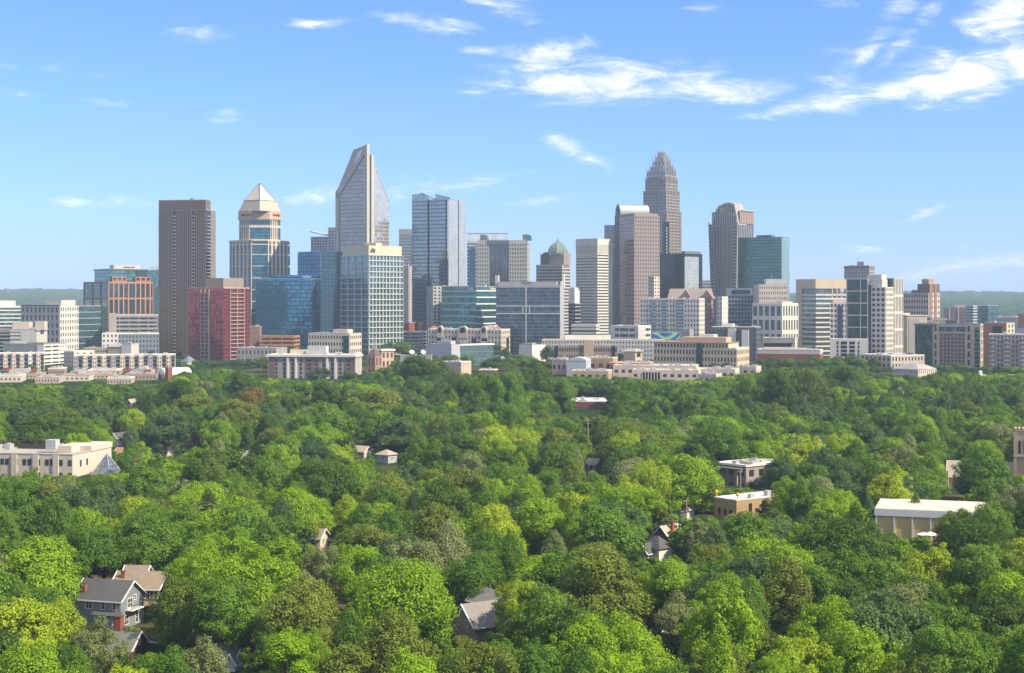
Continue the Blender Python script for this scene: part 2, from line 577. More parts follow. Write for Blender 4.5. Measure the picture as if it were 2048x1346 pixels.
h2 = (552 - 488) / 2 * px / 1.414
za, zbb, zap = z2, b.z(402, L * .7), b.z(367.5, L * .7)


def sq(h): return [(mid - h, L / 2 - h), (mid + h, L / 2 - h), (mid + h, L / 2 + h), (mid - h, L / 2 + h)]


MB().prism(sq(h1), za - .5, zbb, sq(h2)).build('roof', wall('pale_metal_roof', (.50, .43, .36), .5, .08, .2), b)
MB().prism(sq(h2), zbb + .02, zap, sq(.15)).build('pyramid', wall('pyramid_milky_glass', (.68, .62, .52), .25, .06), b)
mb = MB()
apx = Vector((mid, L / 2, zap))
for c0, c1 in (((-1, -1), (1, -1)), ((1, -1), (1, 1))):
    A = Vector((mid + c0[0] * h2, L / 2 + c0[1] * h2, zbb))
    B_ = Vector((mid + c1[0] * h2, L / 2 + c1[1] * h2, zbb))
    for q in range(1, 7):
        mb.tube(A.lerp(B_, q / 7), B_.lerp(apx, 1 - q / 7), .24, n=4)
    mb.tube(A, B_, .4, n=4)
mb.build('pyramid_glazing_bars', wall('rib_bronze', (.16, .14, .12), .5), b)
mb = MB()
for (sx, sy) in ((-1, -1), (1, -1), (1, 1), (-1, 1)): mb.tube((mid + sx * h2, L / 2 + sy * h2, zbb), (mid, L / 2, zap + 1.2), .35)
mb.build('pyramid_ribs', wall('rib_bronze', (.16, .14, .12), .5), b)
INKB = paint('sign_dark_brown', (.10, .045, .035))
b.text('BANK OF AMERICA', 'F', e2 - .8, b.fx(494, e2), (z1 + z2) / 2, 2.2, 15, INKB)
b.text('BANK OF AMERICA', 'R', -e2 + .8, b.ry(552, -e2), (z1 + z2) / 2, 2.2, 11, INKB)

# two blue glass blocks, the lower with rounded corner
b = Bld('glass_office', 'wide blue glass office block with rounded right corner and small white sign', 'office block', 511, 634, 646, 550, 1500, R=30)
zl = b.z(557)
r = 12.0
rc = [(-b.L, 0), (-r, 0)] + [(-r + r * math.sin(a), r - r * math.cos(a)) for a in (.3, .6, .9, 1.2, 1.4)] + [(0, r), (0, b.R), (-b.L, b.R)]
MB().prism(rc, -1.5, zl).build('glazing', GBLUE, b)
xm = b.fx(541)
MB().prism([(xm, .3)] + [(x - .3, y + .3) for x, y in rc[1:8]] + [(-.3, b.R - 1), (xm, b.R - 1)], zl, b.H).build('crown_screen', GDEEP, b)
MB().prism([(x * 1.002 + .06, y - .12) for x, y in rc[:8]] + [(.1, b.R), (-b.L, b.R)], zl - .5, zl + .1).build('cornice', wall('blue_metal_trim', (.16, .24, .30), .5), b)
b.text('Deloitte', 'F', .3, b.fx(613), (zl + b.H) / 2, 2.0, 8, paint('sign_white', (.85, .85, .85)))
b = Bld('glass_office', 'tall deep blue glass slab behind the rounded blue block', 'office block', 596, 641, 690, 505, 1600, ratio=.9)
b.box('glazing', GDEEP, -b.L, 0, 0, b.R, -1.5, b.H)
b.box('crown_screen', GBLUE, -b.L + .2, -.2, .2, b.R - .2, b.H, b.H + 1.5)
b.fins('F', 0, -b.L, 0, b.H - 24, b.H + .5, 14, .25, .4, wall('blue_metal_trim', (.16, .24, .30), .5), 'fins')
b.fins('R', 0, 0, b.R, -1.5, b.H + .5, 14, .25, .4, wall('blue_metal_trim', (.16, .24, .30), .5), 'fins')

# apartment tower peeking left of the chisel tower
b = Bld('apartment_tower', 'grey apartment tower with sweeping slanted roof left of the chisel-topped tower', 'tower', 622, 656, 674, 472, 1950, R=22)
zl, zr = b.z(462), b.z(468)
b.box('glazing', WINB, -b.L, 0, 0, b.R, -1.5, b.z(473))
mb = MB()
b.lattice(mb, 'F', 0, -b.L, 0, 30, b.z(474), 6, 30, .78, .72, .5)
mb.build('wall', LGREY, b)
MB().extr([(-b.L - 2, b.z(461)), (0, b.z(470)), (0, b.z(472)), (-b.L - 2, b.z(463))], -1, 16).build('roof', LGREY, b)
b.box('core_tower', wall('warm_grey_panel', (.46, .43, .40)), 0.02, 14, 0, b.R, -1.5, b.z(455))
mb = MB()
b.lattice(mb, 'F', 0, .6, 13.8, 30, b.z(461), 3, 30, .6, .6, .5)
b.box('glazing', WINB, .8, 13.5, -.06, 1, 30, b.z(462))
mb.build('balcony_stack', LGREY, b)

# chisel-topped tower
b = Bld('chisel_tower', 'tallest glass tower on the left, its top cut to a slanting chisel', 'tower', 672.5, 735.5, 778, 290, 1600, th=R_(34))
LT = b.fx(730.5)
xs = b.fx(679)
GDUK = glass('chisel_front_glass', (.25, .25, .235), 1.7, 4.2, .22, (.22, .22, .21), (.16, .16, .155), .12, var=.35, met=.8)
FRM = wall('pale_stone_frame', (.47, .45, .42), var=.08)
zA, zB, zC, zE = b.z(383), b.z(303), b.z(296, 28), b.z(288, 2)
Lx = -b.L
# find the depth at which the back left top corner shows at column 708
Rb = 4.0
for _ in range(200):
    X = b.Px + Lx * b.c + Rb * b.s
    Y = b.D - Lx * b.s + Rb * b.c
    if X / Y * F + CX >= 707: break
    Rb += .5
xBk = b.fx(732.5, Rb)
v = [(Lx, 0, -1.5), (LT, 0, -1.5), (xBk, Rb, -1.5), (Lx, Rb, -1.5), (Lx, 0, zA), (LT, 0, zB), (LT, 4, zE), (Lx, Rb, zC)]
m = MB()
m.face(v[0], v[1], v[5], v[4]); m.face(v[3], v[0], v[4], v[7]); m.face(v[1], v[2], (xBk, Rb, zC - 4), v[6], v[5]); m.face(v[2], v[3], v[7], (xBk, Rb, zC - 4))
m.face((xBk, Rb, zC - 4), v[7], v[6])
m.build('glazing', GDUK, b)
ROOFB = wall('sloped_roof_stone', (.36, .32, .29), joint=(60, 5))
MB().slab([(Lx - .1, -.05, zA + .15), (LT, -.05, zB + .15), (LT, 4, zE + .15), (Lx - .1, Rb, zC + .15)], .5).build('sloped_roof', ROOFB, b)


def on_slope(p, q, lift):
    a = Vector((Lx, 0, zA)).lerp(Vector((LT, 0, zB)), p)
    c = Vector((Lx, Rb, zC)).lerp(Vector((LT, 4, zE)), p)
    n = Vector((-.45, -.5, .74))
    return tuple(a.lerp(c, q) + n * lift)


MB().slab([on_slope(.50, .30, .9), on_slope(.78, .30, .9), on_slope(.85, .72, .9), on_slope(.52, .74, .9)], .5).build('roof_opening', wall('pale_opening', (.62, .62, .62)), b)
fr = MB()
fr.fb('F', 0, Lx - .3, xs, -1.5, zA - 1, -.05, 1.0)
fr.extr([(xs - 4.2, zA - 6), (xs, zA - 3), (LT + .2, zB - 2), (LT + .2, zB + 3), (Lx - .3, zA + 1.6), (Lx - .3, zA - 6)], -1.0, .1)
fr.build('stone_frame', FRM, b)
MB().fb('F', 0, LT, 0, -1.5, b.z(292), -3.0, 1.3).face((LT, -1.3, b.z(292)), (0, -1.3, b.z(287)), (0, 3, b.z(287)), (LT, 3, b.z(292))).face((LT, -1.3, b.z(292)), (0, -1.3, b.z(292)), (0, -1.3, b.z(287))).face((0, -1.3, b.z(292)), (0, 3, b.z(292)), (0, 3, b.z(287)), (0, -1.3, b.z(287))).build('fin_wall', FRM, b)
# the recessed slot and the right half
y1, y2, y3 = b.ry(742), b.ry(747), b.ry(778)
b.box('slot_glazing', GGREY, -14, -3.0, 3.1, y1 + 2, -1.5, b.z(345))
b.box('slot_louvre', wall('louvre_brown', (.22, .15, .12)), -13.9, -3.1, 3.2, y1 + 2, b.z(345), b.z(324))
MB().fb('R', 0, y1, y2, -1.5, b.z(309), -4, .6).build('fin_wall', FRM, b)
GDUR = glass('chisel_sunlit_side_glass', (.58, .56, .50), 1.7, 4.2, .24, (.44, .43, .40), (.32, .32, .30), .12, var=.25, met=.8)  # paler copy of the front glass, sunlight put into its tint
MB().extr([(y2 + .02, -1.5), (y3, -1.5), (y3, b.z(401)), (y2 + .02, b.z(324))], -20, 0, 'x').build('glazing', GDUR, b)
mb = MB()
for i in range(6): mb.fb('R', 0, y3 - 1.2 - 1.6 * (i > 2), y3 + .25, b.z(430 + i * 10), b.z(428 + i * 10), -.2, .5)
mb.extr([(y2, b.z(324)), (y3 + .3, b.z(401)), (y3 + .3, b.z(399)), (y2, b.z(321))], -20, .3, 'x')
mb.build('edge_trim', FRM, b)

# cream-capped grid office
b = Bld('grid_office', 'white gridded glass office block with plain cream top storey and purple sign', 'office block', 682, 738, 806, 510, 1460, R=40)
GGR = glass('grid_teal_glass', (.13, .22, .25), 1.5, 4.4, 0, None, (.07, .10, .11), .1, var=.6, met=.7)
b.box('glazing', GGR, -b.L, 0, 0, b.R, -1.5, b.H)
GRIDW = wall('pale_grid_metal', (.48, .52, .53), .5, .05)
mb = MB()
nz = 18
b.lattice(mb, 'F', 0, -b.L, 0, 0, b.H, 4, nz, .88, .86, .55, -1.5)
b.lattice(mb, 'R', 0, 0, b.R, 0, b.H, 10, nz, .78, .80, .8, -1.5)
mb.build('grid_frame', GRIDW, b)
mb = MB()
for i in range(nz): mb.box(-b.L - .9, 1.25, -.95, b.R, (i + .98) * b.H / nz - .25, (i + .98) * b.H / nz + .12)
mb.build('sun_shelves', wall('pale_shelf', (.58, .60, .60), .5), b)
zc = b.z(491)
MB().box(b.fx(686), .2, .2 - .7, b.R - 1.5, b.H, zc).build('penthouse', wall('cream_cap', (.60, .55, .42), joint=(7, 30)), b)
b.box('stair_box', wall('cream_cap', (.60, .55, .42)), b.fx(716), b.fx(738), 8, 15, zc, zc + 3)
b.text('ally', 'R', .2, b.ry(745.5), (b.H + zc) / 2, 5.2, 6.2, paint('sign_plum', (.06, .015, .05)))

b = Bld('background_tower', 'slim dark blue banded tower behind the cream-capped grid office', 'tower', 798, 826, 826, 458, 2050, R=24)
b.bands(b.full(z1=b.z(468)), 34, .38, GGREY, wall('blue_grey_band', (.20, .24, .28)), 'F')
b.box('louvre_crown', GREYC, -b.L, 0, 0, b.R, b.z(468), b.z(458))
b.fins('F', 0, -b.L, 0, b.z(468), b.z(457.5), 12, .5, .5, LGREY, 'crown_fins')
b = Bld('background_tower', 'pinkish grey gothic-crowned shaft right of the cream-capped grid office', 'tower', 800, 817, 824, 532, 1850, R=12)
b.grid(b.full(), 32, .5, wall('pinkish_grey_stone', (.42, .38, .38)), GGREY, F=(5, .4), R=(3, .4), win=False)
for x in (-b.L + 1, -b.L / 2, -1): MB().cone(x, 1, b.H, b.H + 4, .9, .1, 4).build('pinnacle', wall('pinkish_grey_stone', (.42, .38, .38)), b)

# tall silver-blue tower with broken glass screens on top
b = Bld('glass_tower', 'tall silver glass tower with broken slanted glass screens along its roof', 'tower', 824, 897, 934.5, 398, 1550, R=34)
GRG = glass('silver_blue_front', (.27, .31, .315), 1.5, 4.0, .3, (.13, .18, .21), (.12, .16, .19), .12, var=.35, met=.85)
xa, xb_, xc_, xd = b.fx(855), b.fx(859), b.fx(891), 0
b.box('glazing', GRG, -b.L, xa, 0, b.R, -1.5, b.H)
b.box('glazing', GRG, xb_, xc_, 0, b.R, -1.5, b.H)
b.box('recess_glazing', GDTEAL, xa, xb_, 1.6, b.R - .5, -1.5, b.H - .3)
b.box('recess_glazing', GDTEAL, xc_, -.05, 1.0, b.R - .5, -1.5, b.H - .3)
ya, yb_ = b.ry(916), b.ry(918)
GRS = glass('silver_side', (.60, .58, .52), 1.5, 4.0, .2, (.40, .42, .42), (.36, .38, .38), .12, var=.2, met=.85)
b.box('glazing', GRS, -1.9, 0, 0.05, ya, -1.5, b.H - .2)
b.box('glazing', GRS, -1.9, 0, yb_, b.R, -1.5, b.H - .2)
GSCR = glass('roof_screen_glass', (.30, .40, .40), 1.5, 3, .06, None, (.45, .50, .50), .14, .1, .3, .6)
MB().extr([(-b.L, b.H), (xa, b.H), (b.fx(858), b.z(394)), (b.fx(843), b.z(384)), (-b.L, b.z(386))], 0, .8).extr([(xb_, b.H), (-.5, b.H), (-.5, b.z(396)), (b.fx(868), b.z(388)), (b.fx(868), b.z(396))], 2.5, 3.3).build('roof_screen', GSCR, b)
MB().extr([(.5, b.H - .2), (b.R, b.H - .2), (b.R, b.z(404)), (b.R * .3, b.z(399)), (b.R * .12, b.z(398))], -.9, -.05, 'x').build('roof_screen', GSCR, b)
mb = MB().tube((b.fx(841), .4, b.z(383)), (b.fx(869), .4, b.z(397)), .45).tube((b.fx(868), 2.9, b.z(387)), (-.5, 2.9, b.z(395.5)), .35).tube((-.5, b.R * .05, b.z(397)), (-.5, b.R, b.z(403)), .35)
mb.build('screen_rail', DARKM, b)
b.roof(-b.L + 1, -2, 3.4, b.R, b.H - .1, ROOFG, 2)

b = Bld('background_tower', 'pale tower with a wide glass lantern frame behind the greenish-topped tower', 'tower', 934, 1015, 1015, 466, 2250, R=30)
b.bands((-b.L, 0, 0, b.R, -1.5, b.z(484)), 26, .35, GGREY, LGREY, 'F')
b.box('lantern', glass('lantern_glass', (.60, .68, .76), 4, 5, .08, None, (.55, .58, .6), .3, .1, .3, .4), -b.L, 0, 0, b.R, b.z(483.8), b.z(467))
b.box('cornice', LGREY, -b.L - .6, .6, -.6, b.R, b.z(467), b.z(465.5))
b.box('blue_bay', GDEEP, b.fx(938), b.fx(951), -1, 3, -1.5, b.z(497))

GCOP = wall('green_copper', (.15, .215, .19), .6, .1)
b = Bld('stone_tower', 'grey stone tower with dark glass centre and two curved green roofs', 'tower', 953, 1054, 1067, 486, 1850, R=18)
STN = wall('cool_white_stone', (.47, .45, .43))
b.box('glazing', glass('stone_tower_glass', (.12, .15, .17), 1.4, 3.9, .2, None, (.07, .08, .09), .1, var=.6, met=.6), -b.L, 0, 0, b.R, -1.5, b.H)
xL, xR = b.fx(978), b.fx(1018)
mb = MB()
b.lattice(mb, 'F', 0, -b.L, xL, 0, b.H, 5, 25, .5, .55, .6, -1.5)
b.lattice(mb, 'F', 0, xR, 0, 0, b.H, 7, 25, .5, .55, .6, -1.5)
b.lattice(mb, 'R', 0, 0, b.R, 0, b.H, 3, 25, .5, .8, .5, -1.5)
mb.build('wall', STN, b)
b.fins('F', 0, xL + 1, xR - 1, 0, b.H, 8, .35, .5, wall('dark_bluegrey_fin', (.10, .13, .14), .5), 'mullions')
b.box('crown_band', STN, -b.L + 1, -1, -.4, b.R - 1, b.H, b.z(480))
b.fins('F', -.4, xL, xR, b.H - 2, b.z(477), 9, .5, 1.0, GCOP, 'crown_fins')
for (u0, u1) in ((960, 975), (1045, 1062)):
    w = (b.fx(u1) - b.fx(u0)) / 2
    c = (b.fx(u1) + b.fx(u0)) / 2
    pr = [(c - w, b.z(481)), (c + w, b.z(481)), (c + w, b.z(474))] + [(c + w * math.cos(a) * .98, b.z(474) + (b.z(468.5) - b.z(474)) * math.sin(a)) for a in (.4, .8, 1.2, 1.57)] + [(c - w, b.z(469))]
    MB().extr(pr, .5, 8).build('curved_roof', GCOP, b)

# green-domed tower
b = Bld('domed_tower', 'stepped stone tower under a green copper dome with spire', 'tower', 1072.5, 1124, 1146, 530, 1900, R=22)
PST = wall('rosy_stone', (.45, .36, .32))
b.bands(b.full(), 24, .5, GGREY, wall('pale_rosy_band', (.50, .45, .42)), 'FR')
b.roof(-b.L, 0, 0, b.R, b.H, ROOFG, 2)
xa, xb_ = b.fx(1082, 3), b.fx(1128, 3)
zl, zu = b.H, b.z(508)
b.box('wall', PST, xa, xb_, 3, b.R - 3, zl, zu)
b.fins('F', 3, xa, xb_, zl, zu + 2, 10, 1.0, .8, wall('pale_rosy_band', (.50, .45, .42)), 'pilasters')
b.fins('R', xb_, 3, b.R - 3, zl, zu + 2, 5, 1.0, .8, wall('pale_rosy_band', (.50, .45, .42)), 'pilasters')
w = (xb_ - xa) / 2
mb = MB().extr([(b.fx(1084, 2), zl + 2), (b.fx(1099, 2), zl + 2)] + [(b.fx(1091.5, 2) + (b.fx(1099, 2) - b.fx(1091.5, 2)) * math.cos(a), zu - 3 + 6 * math.sin(a)) for a in (0, .5, 1, 1.57, 2.1, 2.6, 3.14)], 1.2, 2.8)
mb.build('arched_bay', GGREY, b)
cx, cy = b.fx(1115.5, 10), 10
h0, h1_ = b.z(507, 10), b.z(483, 10)
pl = [(cx + 13 * math.cos(math.pi / 8 + i * math.pi / 4), cy + 13 * math.sin(math.pi / 8 + i * math.pi / 4)) for i in range(8)]
mb = MB()
zs = [0, .25, .5, .75, 1]
rs = [1, .93, .8, .58, .2]
for i in range(4):
    mb.prism([(cx + (x - cx) * rs[i], cy + (y - cy) * rs[i]) for x, y in pl], h0 + (h1_ - h0) * zs[i], h0 + (h1_ - h0) * zs[i + 1], [(cx + (x - cx) * rs[i + 1], cy + (y - cy) * rs[i + 1]) for x, y in pl])
mb.build('dome', GCOP, b)
MB().cone(cx, cy, h1_ - .2, b.z(479, 10), 1.6, 1.0).cone(cx, cy, b.z(479, 10), b.z(474.5, 10), .5, .05).build('spire', GCOP, b)
mb = MB()
for i in range(8):
    (x, y) = pl[i]
    for q in range(4): mb.tube((cx + (x - cx) * rs[q], cy + (y - cy) * rs[q], h0 + (h1_ - h0) * zs[q]), (cx + (x - cx) * rs[q + 1], cy + (y - cy) * rs[q + 1], h0 + (h1_ - h0) * zs[q + 1]), .35)
mb.build('dome_ribs', wall('pale_copper', (.28, .34, .30)), b)

# office with two signs, and the hotel wing to its left
b = Bld('hotel_wing', 'plain grey hotel wing with narrow punched windows beside the signed teal office', 'hotel', 853, 866, 898, 573, 1500, R=26)
b.grid(b.full(), 20, .55, LGREY, WINB, R=(6, .5), roof=ROOFG, units=1)
b = Bld('glass_office', 'teal banded glass office with two signs along its top', 'office block', 883, 952, 1002, 573.5, 1450, R=34)
GB = glass('band_teal_glass', (.06, .18, .22), 1.6, 4, 0, None, (.04, .1, .12), .08, var=.6, met=.75)
b.bands((-b.L, 0, 0, b.R, -1.5, b.z(580)), 10, .3, GB, wall('pale_teal_spandrel', (.30, .42, .44), .3), 'F')
mb = MB()
for i in range(10):
    z = b.z(580) * (1 - i / 10)
    mb.fb('R', 0, .1, b.R, z - 1.3, z, .0, .55)
mb.build('white_bands', wall('white_band', (.62, .66, .64), .5), b)
b.box('sign_band', GTEAL, -b.L + .3, .2, -.1, b.R - 1, b.z(580), b.H)
b.roof(-b.L, .2, 0, b.R, b.H, ROOFG, 4)
b.text('Katten', 'F', -.1, b.fx(942), b.z(577), 2.4, 7.2, paint('sign_white', (.85, .85, .85)))
b.text('Alston', 'R', .2, b.ry(985.5), b.z(577), 2.4, 9, paint('sign_yellow_white', (.85, .83, .55)))

b = Bld('hotel', 'dark glass hotel slab crossed by thin white lines under a grey top', 'hotel', 992, 1120, 1137, 575, 1415, R=17)
GW = glass('hotel_dark_glass', (.07, .11, .15), 1.6, 3.3, .3, (.13, .17, .19), (.04, .055, .07), .1, var=.6, met=.7)
b.box('glazing', GW, -b.L, 0, 0, b.R, -1.5, b.H)
WL = wall('white_line_metal', (.66, .67, .68), .5)
xv = b.fx(1052)
mb = MB().fb('F', 0, xv - .35, xv + .35, -1.5, b.H, -.05, .4)
za, zb_ = b.z(627), b.z(612)
mb.fb('F', 0, -b.L, 0, za - .35, za + .35, -.05, .36).fb('F', 0, -b.L, 0, zb_ - .35, zb_ + .35, -.05, .36)
for q in (1046, 1059): mb.fb('F', 0, b.fx(q) - .3, b.fx(q) + .3, za, zb_, -.05, .33)
for z in (-1.5, b.H * .5): mb.fb('R', 0, 0, .9, z, z + b.H * .5, -.05, .5)
mb.build('white_lines', WL, b)
mb = MB()
for q in (0.5, 4.5, 9, 13): mb.fb('R', 0, q, q + 1.6, -1.5, b.z(565), -.05, 1.3)
mb.fb('R', 0, .4, 14.6, b.z(565), b.z(563), -.05, 1.3)
mb.build('white_pylon', WL, b)
b.box('stair_core', wall('pale_core', (.52, .53, .55)), b.fx(1124), .6, 10, b.R, b.H, b.z(550))
b.box('penthouse', wall('grey_metal_top', (.36, .36, .36), joint=(3, 2)), b.fx(995), b.fx(1112), 2, b.R, b.H, b.z(563))
b.box('stair_core', LGREY, b.fx(989), b.fx(995), 3, 9, b.H, b.z(550))
b.box('penthouse', wall('grey_metal_top', (.36, .36, .36)), b.fx(995), -.4, .1, b.R - .2, b.H, b.z(570))
b.text('WESTIN', 'F', .4, b.fx(1052.5), b.z(566), 2.6, 9, paint('sign_black', (.02, .02, .022)))

# white banded tower
b = Bld('banded_tower', 'pale tower of thin white bands and dark window strips', 'tower', 1152.5, 1195, 1224, 478, 1700, R=26)
zA = b.z(508)
PWH = wall('warm_white_precast', (.60, .58, .54))
b.bands((-b.L, 0, 0, b.R, -1.5, zA), 32, .56, WINB, PWH, 'F')
mb = MB()
for i in range(33):
    z = zA * i / 32
    mb.fb('R', 0, 0, b.R, z - .95, z + .95, -.05, .4)
for i in range(15): mb.fb('F', 0, -b.L + i * b.L / 14 - .2, -b.L + i * b.L / 14 + .2, -1.5, zA, -.05, .3)
mb.fb('R', 0, b.R - 7, b.R, -1.5, zA, -.05, .46)
mb.build('white_bands', PWH, b)
b.box('louvre_storey', DARKM, -b.L, 0, 0.02, b.R, zA, b.z(490))
b.fins('F', 0, -b.L, 0, zA, b.z(490), 26, .8, .45, PWH, 'louvre_fins')
b.fins('R', 0, 0.3, b.R, zA, b.z(490), 30, .6, .4, wall('warm_white_precast', (.60, .58, .54)), 'louvre_fins')
b.box('crown_band', PWH, -b.L - .5, .5, -.5, b.R, b.z(490), b.H)
b.roof(-b.L, 0, 0, b.R, b.H, ROOFG, 5)
b = Bld('podium', 'low white terraced podium at the foot of the banded white tower', 'podium', 1143, 1192, 1202, 650, 1640, R=14)
b.bands(b.full(), 6, .55, WINB, PWH, 'FR', roof=ROOFW)
b = Bld('background_tower', 'small dark blue tower with white top left of the banded white tower', 'tower', 1137, 1150, 1156, 606, 1680, R=12)
b.bands((-b.L, 0, 0, b.R, -1.5, b.H), 12, .3, GDARK, GREYC, 'FR')
b.box('penthouse', WHITE, -b.L, -1, 1, b.R, b.H, b.z(580))
b.box('penthouse', OFFW, -b.L + 1, -2, 2, b.R - 1, b.z(580), b.z(575))

# barrel-vaulted pink tower
b = Bld('background_tower', 'plain blue-grey tower behind the barrel-vaulted tower', 'tower', 1209, 1232, 1232, 450, 1950, R=20)
b.box('glazing', GGREY, -b.L, 0, 0, b.R, -1.5, b.H)
b.fins('F', 0, -b.L, 0, -1.5, b.H, 10, .5, .4, GREYC, 'fins')
b = Bld('vaulted_tower', 'pink granite tower topped by a silver barrel vault', 'tower', 1239, 1268.5, 1307, 431, 1700, R=34)
PINK = wall('pink_granite', (.31, .25, .215), .45, .1)
GPK = glass('pink_tower_glass', (.22, .17, .165), 1.6, 3.9, .1, None, (.12, .09, .085), .1, var=.5, met=.7)
b.box('glazing', GPK, -b.L, 0, 0, b.R, -1.5, b.H)
mb = MB()
b.lattice(mb, 'F', 0, -b.L, 0, 0, b.H, 5, 34, .86, .72, .18, -1.5)
b.lattice(mb, 'R', 0, 0, b.R, 0, b.H, 10, 34, .62, .58, .3, -1.5)
mb.build('wall', PINK, b)
b.box('crown_band', PINK, -b.L + 1.5, -1.5, 1.5, b.R - 1, b.H, b.H + 3)
mb = MB()
xw, x2 = -b.L - 12, -b.L + .02
yw = b.ry(1299, -b.L)
# rear slab with the vault running along it
b.box('glazing', GDARK, xw, x2, 1.5, yw, -1.5, b.H + 1)
r2 = (x2 - xw) / 2
pr = [(xw, b.H + 1), (x2, b.H + 1)] + [((xw + x2) / 2 + r2 * math.cos(a), b.H + 4 + (b.z(404) - b.H - 4) * math.sin(a)) for a in [math.pi * i / 14 for i in range(15)]]
MB().extr(pr, 1.4, yw).build('vault', wall('silver_vault', (.27, .31, .30), .5, .08, .45, joint=(3.2, 500)), b)
pi_ = [((xw + x2) / 2 + (u - (xw + x2) / 2) * .78, b.H + (z - b.H) * .84) for u, z in pr]
MB().extr(pi_, 1.2, 1.6).build('arch_window', GDARK, b)
b.fins('F', 1.5, xw, x2, -1.5, b.H + 2, 4, .7, .5, PINK, 'pilasters')
b = Bld('background_tower', 'slim beige stepped shaft at the foot of the pink granite tower', 'tower', 1297, 1308, 1314, 553, 1600, R=10)
b.grid(b.full(), 22, .5, CREAM2, WINBR, F=(3, .5), R=(2, .5), win=False, d=.4)

# crown-topped tallest tower
b = Bld('crown_tower', 'tallest tower in the skyline, stepped granite with a spiky silver crown', 'tower', 1284, 1333, 1357, 422, 1900, R=36)
RG = wall('rosy_granite', (.38, .32, .275), .5, .08)
SIL = wall('silver_rods', (.52, .52, .50), .35, .06, .5)
GBA = glass('crown_tower_glass', (.16, .17, .20), 1.4, 3.9, .25, (.12, .12, .13), (.10, .10, .11), .1, var=.5, met=.65)
tiers = [(600, 422, 0, 0), (422, 380, 1.6, 1.8), (380, 357, 3.6, 3.4), (357, 341, 4.8, 4.6), (341, 331, 7.6, 7.0), (331, 321, 10.4, 9.6), (321, 313, 13.0, 11.8), (313, 307, 15.4, 13.8)]
bx0, bx1, by0, by1 = -b.L, 0, 0, b.R
for i, (ya_, yb2, e, e2_) in enumerate(tiers):
    za_ = -1.5 if i == 0 else b.z(ya_)
    zz = b.z(yb2)
    x0, x1, y0, y1 = bx0 + e, bx1 - e2_, by0 + e2_, by1 - e
    if y1 - y0 < 5: y0, y1 = (y0 + y1) / 2 - 2.5, (y0 + y1) / 2 + 2.5
    b.box('glazing', GBA, x0, x1, y0, y1, za_ - .1, zz)
    mb = MB()
    n = 11 if i < 4 else max(4, 12 - i)
    for (sd, p, u0, u1) in (('F', y0, x0, x1), ('R', x1, y0, y1)):
        nn = n if sd == 'F' else max(4, int(n * .9))
        for q in range(nn + 1):
            c = u0 + (u1 - u0) * q / nn
            sp = (b.rng.uniform(1.5, 3.5) if i > 1 else .6) + (3.0 if i > 2 and q % 2 == 0 else 0)
            mb.fb(sd, p, c - .42, c + .42, za_, zz + sp, -.05, .75 if q % 2 == 0 else .5)
        if i < 4:
            k = int((zz - za_) / 3.9)
            for q in range(k): mb.fb(sd, p, u0, u1, za_ + q * 3.9, za_ + q * 3.9 + 1.2, -.05, .3)
    for q in range(n + 1):
        c = x0 + (x1 - x0) * q / n
        if i > 2: mb.fb('F', y1 - .4, c - .35, c + .35, za_, zz + 3, -.05, .4)
    mb.build('granite_piers' if i < 3 else 'crown_rods', RG if i < 3 else SIL, b)
zt = b.z(307)
x0, x1, y0, y1 = -b.L + 16, -15, 13, 22
mb = MB()
for q in range(8):
    c = x0 + (x1 - x0) * q / 7
    for y in (y0, y1): mb.box(c - .4, c + .4, y - .4, y + .4, zt - 3, b.z(301))
for q in range(5):
    for x in (x0, x1): mb.box(x - .4, x + .4, y0 + 2 * q, y0 + 2 * q + .8, zt - 3, b.z(301.5))
mb.build('crown_rods', SIL, b)
b.box('glazing', GGREY, x0 + .5, x1 - .5, y0 + .5, y1 - .5, zt - 2, b.z(304))
# near-black glass bay at the corner with white panels up its edge
mb = MB().box(-4.5, 1.0, -1.0, 4.5, -1.5, b.z(444))
mb.build('corner_bay', GDARK, b)
mb = MB()
for q in range(int(b.z(446) / 3.9)): mb.box(.4, 1.3, -1.3, -.4, q * 3.9, q * 3.9 + 2.2)
mb.build('corner_panels', wall('white_corner_panel', (.72, .72, .72)), b)

# black glass pair
b = Bld('black_tower', 'near black glass tower with a pale mirrored panel on its right side', 'tower', 1313.5, 1367.5, 1404, 508, 1750, R=34)
xf = b.fx(1338)
b.box('glazing', GDARK, -b.L, xf - .4, 0, b.R, -1.5, b.H)
b.box('glazing', GDARK, xf + .4, 0, -.02, b.R, -1.5, b.H + .1)
b.box('glazing', GDARK, xf - .5, xf + .5, 1.0, b.R - .2, -1.5, b.H - .1)
b.box('penthouse', wall('dark_blue_grey_top', (.14, .17, .19)), b.fx(1360), -1, 3, b.R - 2, b.H, b.z(502))
b.box('mirror_panel', glass('pale_mirror', (.58, .58, .52), 1.8, 3.8, .15, None, (.42, .42, .38), .1, .05, .12, .9), -.2, .35, b.ry(1369), b.ry(1397), -1.5, b.z(513))
b.roof(-b.L, 0, 0, b.R, b.H + .1, ROOFD, 0)

